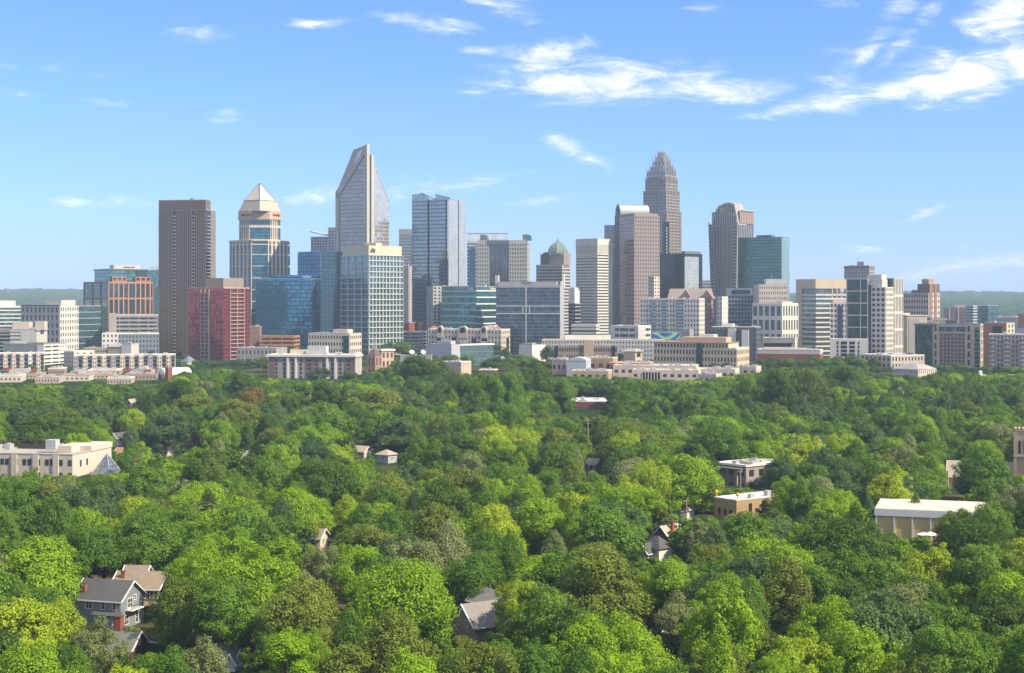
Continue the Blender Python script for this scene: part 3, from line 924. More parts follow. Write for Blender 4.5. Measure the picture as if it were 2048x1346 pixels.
# flared tower with arched crown
b = Bld('flared_tower', 'grey-brown tower flaring outward to an arched crown with a square emblem', 'tower', 1426, 1471, 1498, 422, 1920, R=30)
HST = wall('hearst_brown', (.33, .285, .25), .5, .08)
HRB = wall('pale_rib', (.42, .38, .36), .5)
GHS = glass('flared_glass', (.15, .17, .20), 1.5, 3.8, .25, (.11, .11, .12), (.09, .09, .1), .1, var=.5, met=.6)
xl_, xr_, z4 = b.fx(1419.5) + .0, b.fx(1477), b.z(447)
R = b.R
bot = [(-b.L, 0), (0, 0), (0, R), (-b.L, R)]
top = [(xl_, -2), (xr_, -2), (xr_, R + 2), (xl_, R + 2)]
MB().prism(bot, -1.5, z4, top).build('glazing', GHS, b)
mb = MB()


def flare(p, z):                                  # front face point at share p of its width
    t = max(0, z) / z4
    return (-b.L + (xl_ + b.L) * t) * (1 - p) + (xr_ * t) * p, -2 * t


for p in (.17, .27, .37, .47, .57, .67, .77, .83):
    x0, _ = flare(p, 0)
    x1, y1 = flare(p, z4)
    mb.tube((x0, -.15, -1), (x1, y1 - .15, z4 + (8 if .2 < p < .8 else 0)), .55, n=4)
for p in (0, 1.0):
    x0, _ = flare(p, 0)
    x1, y1 = flare(p, z4)
    mb.tube((x0, -.1, -1), (x1, y1 - .1, z4 + 3), .8, n=4)
for q in range(36):
    z = q * z4 / 36
    (xa, ya_), (xb2, _) = flare(.0, z), flare(.15, z)
    mb.box(xa, xb2, ya_ - .3, ya_ + .2, z, z + .9)
    (xa, ya_), (xb2, _) = flare(.85, z), flare(1, z)
    mb.box(xa, xb2, ya_ - .3, ya_ + .2, z, z + .9)
for q in range(10):
    yq = q * R / 9
    t = 2 * (2 * q / 9 - 1)
    mb.tube((0.15, yq, -1), (xr_ + .15, yq + t, z4 + (8 if 1 < q < 9 else 0)), .6, n=4)
mb.build('piers', HRB, b)
zt, zs_ = b.z(422), b.z(404)
b.box('shoulder', HST, b.fx(1422), xr_ + 3 - 2, 2, R, z4 - .1, zt)
prof = [(b.fx(1424), z4 - 2), (b.fx(1432), zt), (b.fx(1438), b.z(411)), (b.fx(1450), b.z(405.5)), (b.fx(1460), zs_), (b.fx(1471), b.z(408)), (xr_ + 1.0, z4 - 2)]
MB().extr(prof, -2.2, 15).build('arched_crown', HRB, b)
inner = [(b.fx(1427), z4 - 3), (b.fx(1434), b.z(424)), (b.fx(1440), b.z(414)), (b.fx(1450), b.z(409.5)), (b.fx(1460), b.z(408.5)), (b.fx(1468), b.z(412)), (xr_ - .5, z4 - 3)]
MB().extr(inner, -2.6, -2.25).build('crown_glazing', GHS, b)
mb = MB()
for q in range(11):
    p = q / 10
    x = b.fx(1429 + 46 * p)
    zz = min(b.z(409.5), b.z(440) + 90 * min(p, 1 - p) * 1.0)
    mb.box(x - .4, x + .4, -3.2, -2.5, z4 - 4, min(b.z(413), zz))
mb.build('crown_fins', wall('pale_crown_fin', (.55, .55, .54), .4), b)
mb = MB()
xc2, zc2 = b.fx(1448), b.z(421)
mb.box(xc2 - 3.2, xc2 + 3.2, -3.9, -3.3, zc2 - 3.4, zc2 + 3.4)
em = mb.build('emblem', wall('emblem_stone', (.50, .44, .36)), b)
MB().tube((xc2, -4.2, zc2), (xc2, -3.85, zc2), 2.2, n=16).build('emblem_ring', HST, em)
b.fins('R', xr_ + 1, 2, R, z4, zt + 1, 8, 1.2, .6, wall('rosy_pier', (.42, .30, .26)), 'piers')
b.box('cornice', HRB, xr_ - 4, xr_ + 2.4, 6, R + 3, zt, zt + 1.5)

b = Bld('glass_tower', 'broad dark green glass tower with lighter green right face', 'tower', 1476, 1563, 1586, 474.5, 1800, R=30)
b.box('glazing', GGREEN, -b.L, -.02, 0, b.R, -1.5, b.H)
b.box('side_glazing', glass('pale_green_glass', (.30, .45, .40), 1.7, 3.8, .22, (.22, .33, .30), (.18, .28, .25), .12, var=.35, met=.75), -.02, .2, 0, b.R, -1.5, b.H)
b.box('penthouse', wall('dark_bluegrey_top', (.12, .15, .16)), b.fx(1510), b.fx(1540), 5, 18, b.H, b.z(469))
b.roof(-b.L, 0, 0, b.R, b.H, ROOFD, 2, .5)
b = Bld('background_tower', 'tiny pale greenish tower between the black tower and the flared tower', 'tower', 1404, 1423, 1423, 560, 2150, R=15)
b.bands(b.full(), 20, .5, GTEAL, LGREY, 'F')
# ------------------------------------------------------------------ middle ring
def deck(name, label, cat, xl, xc, xr, yt, D, n, R, mat, L=None, sides='FR', inner=6.0, roof=True):
    """open parking deck: parapet rings and floor slabs round a set-back core, the gaps really open"""
    b = Bld(name, label, cat, xl, xc, xr, yt, D, R=R)
    h = b.H / n
    ins = min(inner, b.L * .3, b.R * .3)
    b.box('core', GREYC, -b.L + ins, -ins, ins, b.R - ins, -1.5, b.H - .3)
    mb = MB()
    for i in range(n + 1):
        z = i * h
        mb.box(-b.L, 0, 0, b.R, z - .35, z)
        for (x0, x1, y0, y1) in ((-b.L, 0, 0, .3), (-b.L, 0, b.R - .3, b.R), (-b.L, -b.L + .3, .31, b.R - .31), (-.3, 0, .31, b.R - .31)):
            mb.box(x0, x1, y0, y1, z + .003, z + h * .42)
    k = max(2, int(b.L / 9))
    for i in range(k + 1):
        x = -b.L + i * b.L / k
        mb.box(max(-b.L, x - .4) - .02, min(0, x + .4) + .02, -.06, .6, -1.5, b.H)
    k = max(2, int(b.R / 9))
    for i in range(1, k + 1):
        y = i * b.R / k
        mb.box(-.6, .05, y - .8, y, -1.5, b.H)
    mb.build('deck_frame', mat, b)
    return b


# far left
b = Bld('glass_office', 'white-topped banded glass office at the far left edge', 'office block', -60, 42, 42, 613, 1800, R=30)
b.bands(b.full(), 10, .34, GTEAL, WHITE, 'F')
b.box('penthouse', WHITE, b.fx(-40), b.fx(31), 4, 20, b.H, b.z(601))
b.roof(-b.L, 0, 0, b.R, b.H, ROOFW, 0)
b = Bld('office_block', 'grey and white office block with paired windows and curved glass end', 'office block', 42, 118, 163, 612, 1600, R=32)
b.grid(b.full(), 6, .62, GREYC, WINB, F=(9, .5), d=.5, lim=54)  # left face given darker grey, its shade put into the colour
zt = b.H
o = MB()
o.box(.02, .9, .02, b.R, -1.5, zt)
o.build('wall', CREAM2, b)
mb = MB()
b.lattice(mb, 'R', .9, 0, b.R, 0, zt, 8, 7, .46, .58, .5, -1.5)
mb.build('window_wall', WHITE, b)
b.windows('R', .9, 0, b.R, 0, zt, 8, 7, .46, .58, WINBR, 110)
y2 = b.ry(205)
cv = [(-10, b.R + .02), (.6, b.R + .02)] + [(.6 - .012 * (y - b.R) ** 2 / 10, y) for y in np.linspace(b.R + 4, y2, 6)] + [(-10, y2)]
MB().prism(cv, -1.5, zt).build('curved_glazing', GTEAL, b)
mb = MB()
for i in range(8): mb.prism([(x + (.25 if x > -9 else 0), y) for x, y in cv], i * zt / 7 - .5, i * zt / 7 + .4)
mb.build('spandrel_bands', GREYC, b)
b.box('penthouse', wall('cream_penthouse', (.60, .56, .50)), b.fx(86), -1, 5, b.R - 2, zt, b.z(600))
b.box('parapet_band', DGREY, -b.L - .2, .2, -.55, 1, zt, zt + 1.2)
b = Bld('brick_office', 'office tower in an orange frame over teal glass, red sign on top', 'office tower', 168, 217, 310, 563, 1700, R=54)
ORB = wall('orange_frame', (.44, .22, .13), joint=(2, 1))
GHW = glass('orange_tower_glass', (.07, .15, .19), 1.5, 3.9, .22, (.05, .07, .08), (.03, .05, .06), .1, var=.6, met=.7)
b.box('glazing', GHW, -b.L, 0, 0, b.R, -1.5, b.H)
zm, zl = b.z(597), b.z(630)
mb = MB()
cuts = [0, .11, .22, .33, .44, .60, .71, .82, .93, 1]
for i, q in enumerate(cuts):
    mb.fb('R', 0, max(0, q * b.R - .8), min(b.R, q * b.R + .8), zl, b.H, -.05, .7)
for z in (zl, zm, b.H - 1.2): mb.fb('R', 0, 0, b.R, z - 1.0, z + 1.0, -.05, .62)
mb.build('orange_frame', ORB, b)
mb = MB()
for q in (0, .36, .70, 1): mb.fb('F', 0, max(-b.L, -b.L + q * b.L - .9), min(0, -b.L + q * b.L + .9) + (.65 if q == 1 else 0), -1.5, b.H, -.05, .7)
for z in (zm, b.H - 1.0): mb.fb('F', 0, -b.L, .6, z - 1, z + 1, -.05, .6)
mb.build('shaded_orange_frame', wall('shaded_orange_frame', (.27, .15, .10), joint=(2, 1)), b)  # left face of the orange frame, shade put into a darker copy
mb = MB()
for (a, q) in ((.08, .40), (.60, .95)):
    m2 = MB()
    b.box('glazing', GHW, -6, -.4, a * b.R + .2, q * b.R - .2, b.H, b.z(554))
    b.lattice(mb, 'R', -.4, a * b.R, q * b.R, b.H, b.z(553), 3, 1, .72, .6, .6)
mb.build('attic_frame', ORB, b)
x5 = b.fx(184)
b.box('upper_glazing', GTEAL, x5, -3, 3, b.R - 6, b.H, b.z(540))
b.box('roof', wall('dark_eave', (.13, .12, .12)), x5 - 1, -2, 2, b.R - 5, b.z(540), b.z(537.5))
b.box('penthouse', wall('pale_penthouse', (.52, .52, .53)), b.fx(206), -4, 8, b.R - 14, b.z(537.5), b.z(529.5))
b.text('Honeywell', 'R', -4, b.ry(258, -4), b.z(533.5), 2.4, 13, paint('sign_red', (.50, .02, .02)))
b = deck('parking_deck', 'grey louvred parking deck at the foot of the orange-framed tower', 'parking deck', 220, 316, 316, 634, 1640, 8, 40, wall('lavender_grey_metal', (.34, .33, .36)))
b.box('stair_tower', wall('pink_grey_panel', (.44, .38, .36)), -b.L - 1, b.fx(233), -1, 8, -1.5, b.z(626))
b.box('ledge', CREAM2, b.fx(233), .5, 1, 20, b.H + 1.2, b.z(629))
b = Bld('background_tower', 'teal glass tower glimpsed between orange-framed tower and brown ribbed tower', 'tower', 288, 330, 330, 540, 2250, R=30)
b.box('glazing', GTEAL, -b.L, 0, 0, b.R, -1.5, b.H)
b.box('penthouse', LGREY, b.fx(300), -1, 2, 20, b.H, b.z(533))
b = Bld('apartment_block', 'blue-grey apartment block with white left wing below the orange-framed tower', 'apartment block', 204, 318, 318, 668, 1440, R=22)
b.grid((b.fx(236) + .05, 0, 0, b.R, -1.5, b.H), 5, .55, wall('blue_grey_siding', (.22, .25, .29)), WINB, F=(12, .45), d=.3, lim=60)
b.grid((-b.L, b.fx(236), -1.5, b.R, -1.5, b.z(666)), 5, .5, WHITE, WINB, F=(4, .45), d=.3, lim=80)
b.roof(-b.L, 0, 0, b.R, b.H, ROOFW, 5)
b = Bld('office_block', 'low pale office with sloping white panel and grey louvres', 'office block', -20, 73, 102, 660, 1420, R=26)
b.box('wall', OFFW, b.fx(42), 0, 0, b.R, -1.5, b.H)
b.bands((-b.L, b.fx(20), .5, b.R, -1.5, b.z(662)), 7, .4, GDARK, GREYC, 'F')
b.bands((b.fx(20) + .02, b.fx(42) - .02, .2, b.R, -1.5, b.z(661)), 7, .3, GREYC, WHITE, 'F')
b.fins('R', 0, 1, b.R, -1.5, b.H - 2, 14, .5, .3, WHITE, 'fins')
b.box('cornice', GREYC, -1, .8, -.3, b.R + .3, b.H - 1, b.H + .4)
for (q0, q1, y, h) in ((18, 52, 644, 8), (64, 82, 643, 5)): b.box('penthouse', CREAM2, b.fx(q0), b.fx(q1), 8, 16, b.H, b.z(y))
b.roof(-b.L, 0, 0, b.R, b.H, ROOFG, 4)
b = Bld('parking_deck', 'white parking deck with dark slots beside the balconied white flats', 'parking deck', 6, 87, 130, 690, 1270, R=34)
b.box('wall', GREYC, -b.L, -6, 0, b.R, -1.5, b.H)
mb = MB()
b.lattice(mb, 'R', 0, 0, b.R, 0, b.H, 3, 5, .88, .4, .6, -1.5)
mb.fb('F', 0, -6.1, .6, -1.5, b.H, -.05, .4)
mb.box(-6.2, 0, .02, b.R, b.H - .3, b.H)
mb.build('deck_frame', WHITE, b)
b.roof(-b.L, 0, 0, b.R, b.H, ROOFG, 0, 1.2)
b.box('roof_planter', wall('dry_planting', (.22, .17, .08)), -14, -2, 3, 9, b.H + .3, b.H + 1.8)


def flats(name, label, xl, xc, xr, yt, D, bays, floors, wm, accent, R=16, L=None):
    """row of flats: projecting bays between recessed balconies under small dark hoods"""
    b = Bld(name, label, 'apartment block', xl, xc, xr, yt, D, R=R)
    b.box('wall', wm, -b.L, 0, 0, b.R, -1.5, b.H - .6)
    c, h = b.L / bays, b.H / floors
    for i in range(bays):
        u = -b.L + i * c
        bm = MB().fb('F', 0, u + c * .02, u + c * .50, -1.5, b.H + (i % 3) * .5, -.05, 1.6)
        bay = bm.build('bay', wm if i % 4 else accent, b)
        b.windows('F', -1.6, u + c * .02, u + c * .5, 0, b.H - .8, 2, floors, .34, .5, WINB, 80)
        mb = MB()
        for j in range(floors):
            mb.fb('F', 0, u + c * .52, u + c * .96, j * h, j * h + .25, -.05, 1.5)
            for q in range(6): mb.fb('F', 0, u + c * (.54 + .08 * q) - .05, u + c * (.54 + .08 * q) + .05, j * h + .2, j * h + 1.1, 1.3, 1.4)
        mb.build('balcony_stack', METAL, b)
        b.box('balcony_door', WINB, u + c * .58, u + c * .9, -.05, .2, .3, b.H - 1.6)
        MB().fb('F', 0, u + c * .5, u + c * .98, b.H - 1.2, b.H - .9, -.05, 1.9).build('hood', ROOFD, b)
    b.box('base_course', BRICK, -b.L + c, -c, -1.66, -1.0, -1.5, h * .8)
    b.roof(-b.L, 0, 0, b.R, b.H, ROOFW, 5)
    return b


flats('flats', 'white flats with small dark balcony hoods at the far left', -10, 89, 89, 707, 1200, 6, 4, CREAM2, WHITE)
flats('flats', 'long row of cream flats with recessed balconies beside the parking deck', 147, 351, 351, 710, 1190, 11, 4, CREAM2, wall('grey_bay_panel', (.36, .35, .35)))
b = Bld('apartment_block', 'plain pale beige block right of the slotted white parking deck', 'apartment block', 128, 148, 166, 704, 1250, R=22)
b.grid(b.full(), 4, .45, CREAM2, WINB, F=(4, .35), R=(3, .35), roof=ROOFW, d=.25)
b = Bld('low_building', 'low tan building with flat roof above the row of cream flats', 'building', 167, 232, 247, 697, 1300, R=20)
b.grid(b.full(), 3, .4, TAN, WINBR, F=(14, .5), roof=ROOFG, units=3, d=.3, lim=42)
b = Bld('low_building', 'pale windowless box with a small grey hip roof beside it', 'building', 243, 262, 270, 688, 1290, R=14)
b.box('wall', OFFW, -b.L, 0, 0, b.R, -1.5, b.H)
b.roof(-b.L, 0, 0, b.R, b.H, ROOFG, 1)
MB().prism([(-b.L - 14, 0), (-b.L - .2, 0), (-b.L - .2, 12), (-b.L - 14, 12)], b.z(694), b.z(686), [(-b.L - 8, 5.8), (-b.L - 6, 5.8), (-b.L - 6, 6.2), (-b.L - 8, 6.2)]).build('hip_roof', ROOFG, b)
MB().box(-b.L - 13.4, -b.L - .3, .5, 11.5, -1.5, b.z(694)).build('wall', TAN, b)

# cluttered flat roofs at the edge of the wood
rr = random.Random(5)
spec = [(-10, 42, 752, 1080), (30, 80, 748, 1110), (70, 118, 756, 1070), (96, 128, 738, 1150), (120, 178, 752, 1090), (168, 226, 749, 1110), (214, 262, 757, 1060), (250, 312, 749, 1100), (18, 62, 742, 1150), (176, 240, 741, 1150), (262, 300, 741, 1150), (140, 172, 744, 1140)]
looks = ['flat white roof', 'grey gravel roof', 'tan walls and pale roof', 'boxy roof stair', 'white parapet and many vents', 'long pale roof', 'brown walls and grey roof', 'cream walls and stepped roof', 'small white roof', 'long grey roof', 'short white roof', 'narrow tan walls']
where = ['at the left picture edge', 'in front of the white flats', 'left of the lone dark tree', 'in front of the slotted deck', 'behind the lone dark tree', 'before the middle of the cream flats', 'at the wood edge before the cream flats', 'before the right end of the cream flats', 'touching the white flats', 'touching the cream flats', 'by the red brick stair', 'between the two rows of flats']
for i, (x0, x1, y, D) in enumerate(spec):
    b = Bld('workshop', 'low workshop with %s %s' % (looks[i], where[i]), 'workshop', x0, x1, x1 + rr.uniform(3, 9), y, D, R=rr.uniform(14, 24))
    wm = (CREAM2, TAN, wall('pinkish_beige_stucco', (.50, .39, .33)), wall('brown_beige_brick', (.36, .27, .21)))[i % 4]
    b.grid(b.full(), 1, .35, wm, WINB, F=(6 + i % 4, .4), d=.2, foot=1.5)
    b.roof(-b.L, 0, 0, b.R, b.H, (ROOFW, ROOFG, wall('tan_roof_membrane', (.46, .38, .32), var=.3))[i % 3], 11)
    if i % 3 == 1: b.box('stair_box', BRICK if i % 2 else CREAM2, -b.L * .4, -b.L * .2, 3, 7, b.H, b.H + 3.5)
b = Bld('stair_tower', 'narrow red brick stair tower right of the cream flats', 'stair tower', 330, 336, 340, 735, 1100, R=5)
b.box('wall', BRICK, -b.L, 0, 0, b.R, -1.5, b.H)
b.roof(-b.L, 0, 0, b.R, b.H, ROOFG, 0, .4)
b = Bld('sports_hall', 'pale curved-roof hall behind the narrow red brick stair tower', 'hall', 313, 330, 356, 750, 1110, R=22)
b.box('wall', OFFW, -b.L, 0, 0, b.R, -1.5, b.H)
MB().extr([(-b.L - .4, b.H)] + [(-b.L / 2 - (b.L / 2 + .4) * math.cos(a), b.H + 5 * math.sin(a)) for a in (.4, .8, 1.2, 1.57, 1.95, 2.35, 2.75)] + [(.4, b.H)], -.3, b.R).build('roof', ROOFW, b)
b.box('glazing', WINB, .02, .2, 2, b.R - 2, b.H - 3, b.H - 1)
b = Bld('cottage', 'small house with a blue-grey pyramid roof left of the red glass tower', 'house', 362, 375, 386, 724, 1240, R=10)
b.box('wall', CREAM2, -b.L, 0, 0, b.R, -1.5, b.H)
MB().prism([(-b.L - .5, -.5), (.5, -.5), (.5, b.R + .5), (-b.L - .5, b.R + .5)], b.H, b.z(712), [(-b.L / 2 - .2, b.R / 2 - .2), (-b.L / 2 + .2, b.R / 2 - .2), (-b.L / 2 + .2, b.R / 2 + .2), (-b.L / 2 - .2, b.R / 2 + .2)]).build('roof', wall('slate_roof', (.16, .20, .24)), b)

# right of the red tower
b = Bld('brick_block', 'brown brick slab right of the red glass tower', 'building', 494, 519, 522, 654, 1420, R=14)
b.box('wall', wall('dull_brown_brick', (.27, .17, .14), joint=(5, 60)), -b.L, 0, 0, b.R, -1.5, b.H)
b.roof(-b.L, 0, 0, b.R, b.H, ROOFG, 1)
deck('parking_deck', 'orange brick parking deck below the rounded blue glass block', 'parking deck', 518, 588, 600, 675, 1400, 5, 26, OBRICK)
b = Bld('low_building', 'low grey building right of the foot of the red glass tower', 'building', 474, 552, 577, 697, 1300, R=26)
b.grid(b.full(), 2, .45, wall('mauve_grey_panel', (.36, .32, .30)), WINB, F=(10, .4), d=.3, lim=20, roof=ROOFG, units=4)
b = Bld('office_block', 'cream four-storey office with square windows and a glass strip near its right end', 'office block', 617, 699, 764, 668, 1250, L=None, R=24, th=R_(18))
xs0, xs1 = b.fx(666), b.fx(690)
b.grid((-b.L, 0, 0, b.R, -1.5, b.H), 5, .48, CREAM2, WINBR, F=(15, .58), R=(6, .55), d=.4, lim=100)
b.box('glass_strip', GDTEAL, -5.5, -.6, -.7, 0, -1.5, b.H - 1.5)
b.box('penthouse', CREAM2, b.fx(661), b.fx(690), 5, 16, b.H, b.z(659))
b.roof(-b.L, 0, 0, b.R, b.H, ROOFG, 4)
b = Bld('hotel', 'long hotel with white column ribs and brown brick strips under a white fascia', 'hotel', 536, 710, 741, 714, 1110, R=20)
PNL = wall('hotel_grey_panel', (.31, .275, .265))
b.box('wall', PNL, -b.L, 0, 0, b.R, -1.5, b.H)
fx = lambda p: b.fx(512 + p / 4)
BRB = wall('hotel_brown_brick', (.17, .10, .085))
for (a, q) in ((110, 150), (400, 412), (436, 466), (488, 505), (712, 728), (752, 792)): b.box('brick_strip', BRB, fx(a), fx(q), -.35, .3, -1.5, b.H - .6)
for a in (256, 321, 572, 637): b.box('column_rib', WHITE, fx(a - 8), fx(a + 8), -1.1, .3, -1.5, b.H - .2)
for (a, q) in ((155, 172), (218, 236), (284, 302), (350, 368), (412, 434), (467, 488), (532, 550), (600, 618), (664, 684), (728, 750)):
    for j in range(6):
        z = b.H - 2.6 - j * 3.1
        o = MB().box(fx(a), fx(q), -.16, .1, z - 1.0, z + 1.0).build('window', WINB, b)
for i in range(5): b.box('column_rib', WHITE, -.2, .9, i * b.R / 4.6, i * b.R / 4.6 + 1.3, -1.5, b.H - .2)
b.box('fascia', WHITE, -b.L - 1.2, 1.4, -1.5, b.R + 1, b.H, b.H + 1.5)
b.roof(-b.L - .5, .8, -.8, b.R + .5, b.H + 1.5, ROOFW, 14, .25)
b.box('penthouse', wall('pale_blue_grey', (.48, .50, .52)), b.fx(615, 6), b.fx(652, 6), 6, 14, b.H + 1.6, b.z(693))
b.box('penthouse', CREAM2, b.fx(580, 14), b.fx(612, 14), 14, 18, b.H + 1.6, b.z(701))
b = Bld('church', 'small brown church tower with a slim spire beside the long hotel', 'church', 735, 750, 758, 712, 1125, R=9)
b.grid(b.full(), 2, .6, PBRICK, WINBR, F=(2, .3), R=(2, .3), d=.2)
MB().prism([(-b.L - .3, -.3), (.3, -.3), (.3, b.R + .3), (-b.L - .3, b.R + .3)], b.H, b.z(699), [(-b.L * .7, b.R * .3), (-b.L * .3, b.R * .3), (-b.L * .3, b.R * .7), (-b.L * .7, b.R * .7)]).build('roof', BROWNB, b)
MB().cone(-b.L / 2, b.R / 2, b.z(699), b.z(672), .6, .05, 8).build('spire', GREYC, b)
b = Bld('low_building', 'peach block with white fascia right of the small brown church', 'building', 752, 763, 774, 702, 1150, R=12)
b.grid(b.full(), 3, .6, wall('peach_stucco', (.56, .38, .29)), WINT, R=(3, .5), d=.2)
b.box('fascia', WHITE, -b.L - 1, 1, -1, b.R + 1, b.H, b.H + 1.3)
deck('parking_deck', 'white parking deck behind the trees right of the cream-capped grid office', 'parking deck', 764, 838, 858, 666, 1520, 6, 26, WHITE)
b = Bld('brick_block', 'little red brick box on top of the white parking deck', 'building', 806, 818, 826, 646, 1560, R=12)
b.box('wall', BRICK, -b.L, 0, 0, b.R, -1.5, b.H)
b.roof(-b.L, 0, 0, b.R, b.H, ROOFG, 1)
b = Bld('apartment_block', 'cream apartment house with arched gables and dark balcony recesses', 'apartment block', 856, 1002, 1040, 660, 1370, R=26)
CAP_ = wall('cream_apartment', (.52, .45, .38))
b.grid(b.full(), 6, .5, CAP_, WINBR, F=(22, .42), R=(7, .42), d=.35, lim=100)
for (a, q) in ((874, 882), (904, 912), (944, 952), (964, 974), (1012, 1017), (1022, 1027)):
    if a < 1000: b.box('recess_shade_strip', GDARK, b.fx(a), b.fx(q), -.5, .2, 0, b.H * .72)  # flat near-black strips stand in for the shade of the recesses
    else: b.box('recess_shade_strip', GDARK, -.2, .5, b.ry(a), b.ry(q), 0, b.H * .72)
for (c, w) in ((926, 9), (880, 6), (968, 6)):
    x, hw = b.fx(c), w * b.D / F * 1.05
    mb = MB().extr([(x - hw, b.H * .72), (x + hw, b.H * .72), (x + hw, b.H)] + [(x + hw * math.cos(a), b.H + 3.6 * math.sin(a)) for a in (.4, .8, 1.2, 1.57, 1.95, 2.35, 2.75)] + [(x - hw, b.H)], -1.3, 3)
    g = mb.build('arched_gable', CAP_, b)
    MB().extr([(x - hw * .6, b.H * .9), (x + hw * .6, b.H * .9)] + [(x + hw * .6 * math.cos(a), b.H + 2.2 * math.sin(a)) for a in (0, .5, 1, 1.57, 2.1, 2.6, 3.14)], -1.4, -1.25).build('arch_window', GDARK, g)
    mb = MB()
    for j in range(4): mb.box(x - hw * .8, x + hw * .8, -2.4, -1.2, j * 4 + 3, j * 4 + 4)
    mb.build('balcony_stack', WHITE, b)
TC = wall('terracotta_roof', (.36, .17, .11))
for (c, w) in ((864, 7), (990, 8)):
    x, hw = b.fx(c), w * b.D / F
    MB().prism([(x - hw, 2), (x + hw, 2), (x + hw, 2 + 2 * hw), (x - hw, 2 + 2 * hw)], b.H + .9, b.H + 3.6, [(x - .3, 2 + hw - .3), (x + .3, 2 + hw - .3), (x + .3, 2 + hw + .3), (x - .3, 2 + hw + .3)]).build('hip_roof', TC, b)
b.roof(-b.L, 0, 0, b.R, b.H, ROOFW, 6)
b.box('penthouse', WHITE, b.fx(968), b.fx(984), 8, 16, b.H, b.z(651))
b = Bld('studio_building', 'plain grey box joined to a low teal glass front', 'studio', 855, 903, 951, 689, 1240, R=46)
b.box('wall', wall('lavender_grey_render', (.46, .46, .50), var=.06), -b.L, 0, 0, b.R * .2, -1.5, b.H)
b.box('glazing', glass('studio_teal_glass', (.14, .30, .32), 2.2, 6, .04, None, (.3, .36, .36), .14, .08, .4, .7), -8, -.3, b.R * .2, b.R, -1.5, b.H - 1.2)
b.box('fascia', WHITE, -9, .3, b.R * .2 + .02, b.R + .4, b.H - 1.2, b.H)
b.box('penthouse', wall('lavender_grey_render', (.46, .46, .50)), b.fx(876), b.fx(896), 3, 8, b.H, b.z(682))
b.roof(-b.L, 0, 0, b.R * .2, b.H, ROOFG, 2, .3)
for i, px in enumerate((824, 847)):
    D = 1150
    x, z = (px - CX) / F * D, CH + (HY - 705) / F * D
    t = empty('satellite_dish', (x, D, ground_z(D)))
    tag(t, ('left' if i == 0 else 'right') + ' one of two white satellite dishes above the big dark tree', 'satellite dish', 'satellite dishes')
    zz = z - ground_z(D)
    m = MB()
    rings = [(0.02, .0), (.8, .10), (1.5, .36), (2.1, .75)]
    d = Vector((.15, -.72, .68)).normalized()
    a = d.orthogonal().normalized(); c = d.cross(a)
    P = lambda r, h, t_: tuple(Vector((0, 0, zz)) + d * h + (a * math.cos(t_) + c * math.sin(t_)) * r)
    for (r0, h0), (r1, h1_) in zip(rings[:-1], rings[1:]):
        for q in range(18):
            t0, t1 = q * math.pi / 9, (q + 1) * math.pi / 9
            m.face(P(r0, h0, t0), P(r1, h1_, t0), P(r1, h1_, t1), P(r0, h0, t1))
            m.face(P(r0, h0 - .08, t0), P(r0, h0 - .08, t1), P(r1, h1_ - .08, t1), P(r1, h1_ - .08, t0))
    m.build('dish', WHITE, t, smooth_=True)
    MB().tube((0, 0.2, 0), tuple(Vector((0, 0, zz)) - d * .1), .3, .2).build('mast', METAL, t)
    MB().tube((0, 0, zz), tuple(Vector((0, 0, zz)) + d * 1.9), .07).build('feed_arm', METAL, t)
b = Bld('low_building', 'low roof with fences below the two satellite dishes', 'building', 800, 862, 866, 712, 1140, R=12)
b.box('wall', GREYC, -b.L, 0, 0, b.R, -1.5, b.H)
b.roof(-b.L, 0, 0, b.R, b.H, ROOFG, 3)
b = Bld('low_building', 'peach two-storey building in the trees right of the big dark tree', 'building', 886, 922, 939, 725, 1060, R=14)
b.grid(b.full(), 2, .5, wall('peach_stucco', (.56, .38, .29)), CREAM2, F=(5, .5), R=(4, .5), d=.25, roof=ROOFW, units=3)
b = Bld('low_building', 'low white-roofed brick building among trees left of the tall dark clump', 'building', 958, 990, 994, 741, 1040, R=12)
b.box('wall', BRICK, -b.L, 0, 0, b.R, -1.5, b.H)
b.roof(-b.L, 0, 0, b.R, b.H, ROOFW, 3)
b = Bld('low_building', 'plain white wall with sheds right of the dark glass hotel foot', 'building', 1038, 1064, 1087, 690, 1300, R=16)
b.box('wall', WHITE, -b.L, 0, 0, b.R, -1.5, b.H)
b.roof(-b.L, 0, 0, b.R, b.H, ROOFG, 3)

# centre
b = Bld('apartment_block', 'long pale grey apartment range with rows of small windows', 'apartment block', 1084, 1330, 1330, 681, 1350, R=24)
b.grid(b.full(), 5, .5, wall('pale_grey_siding', (.46, .45, .43)), WINB, F=(40, .42), d=.3, lim=100)
b.roof(-b.L, 0, 0, b.R, b.H, CREAM2, 6)
b.box('penthouse', ROOFW, b.fx(1130, 10), b.fx(1220, 10), 10, 20, b.H, b.z(671, 10))
b = deck('parking_deck', 'white parking building with blank white stair block and dark openings', 'parking deck', 1220, 1276, 1300, 656, 1420, 5, 26, WHITE)
b.box('stair_block', OFFW, b.fx(1270), .6, -.6, 14, -1.5, b.z(653))
b.box('upper_wall', WHITE, -b.L - .3, b.fx(1229), -.4, 1, b.H * .5, b.H)
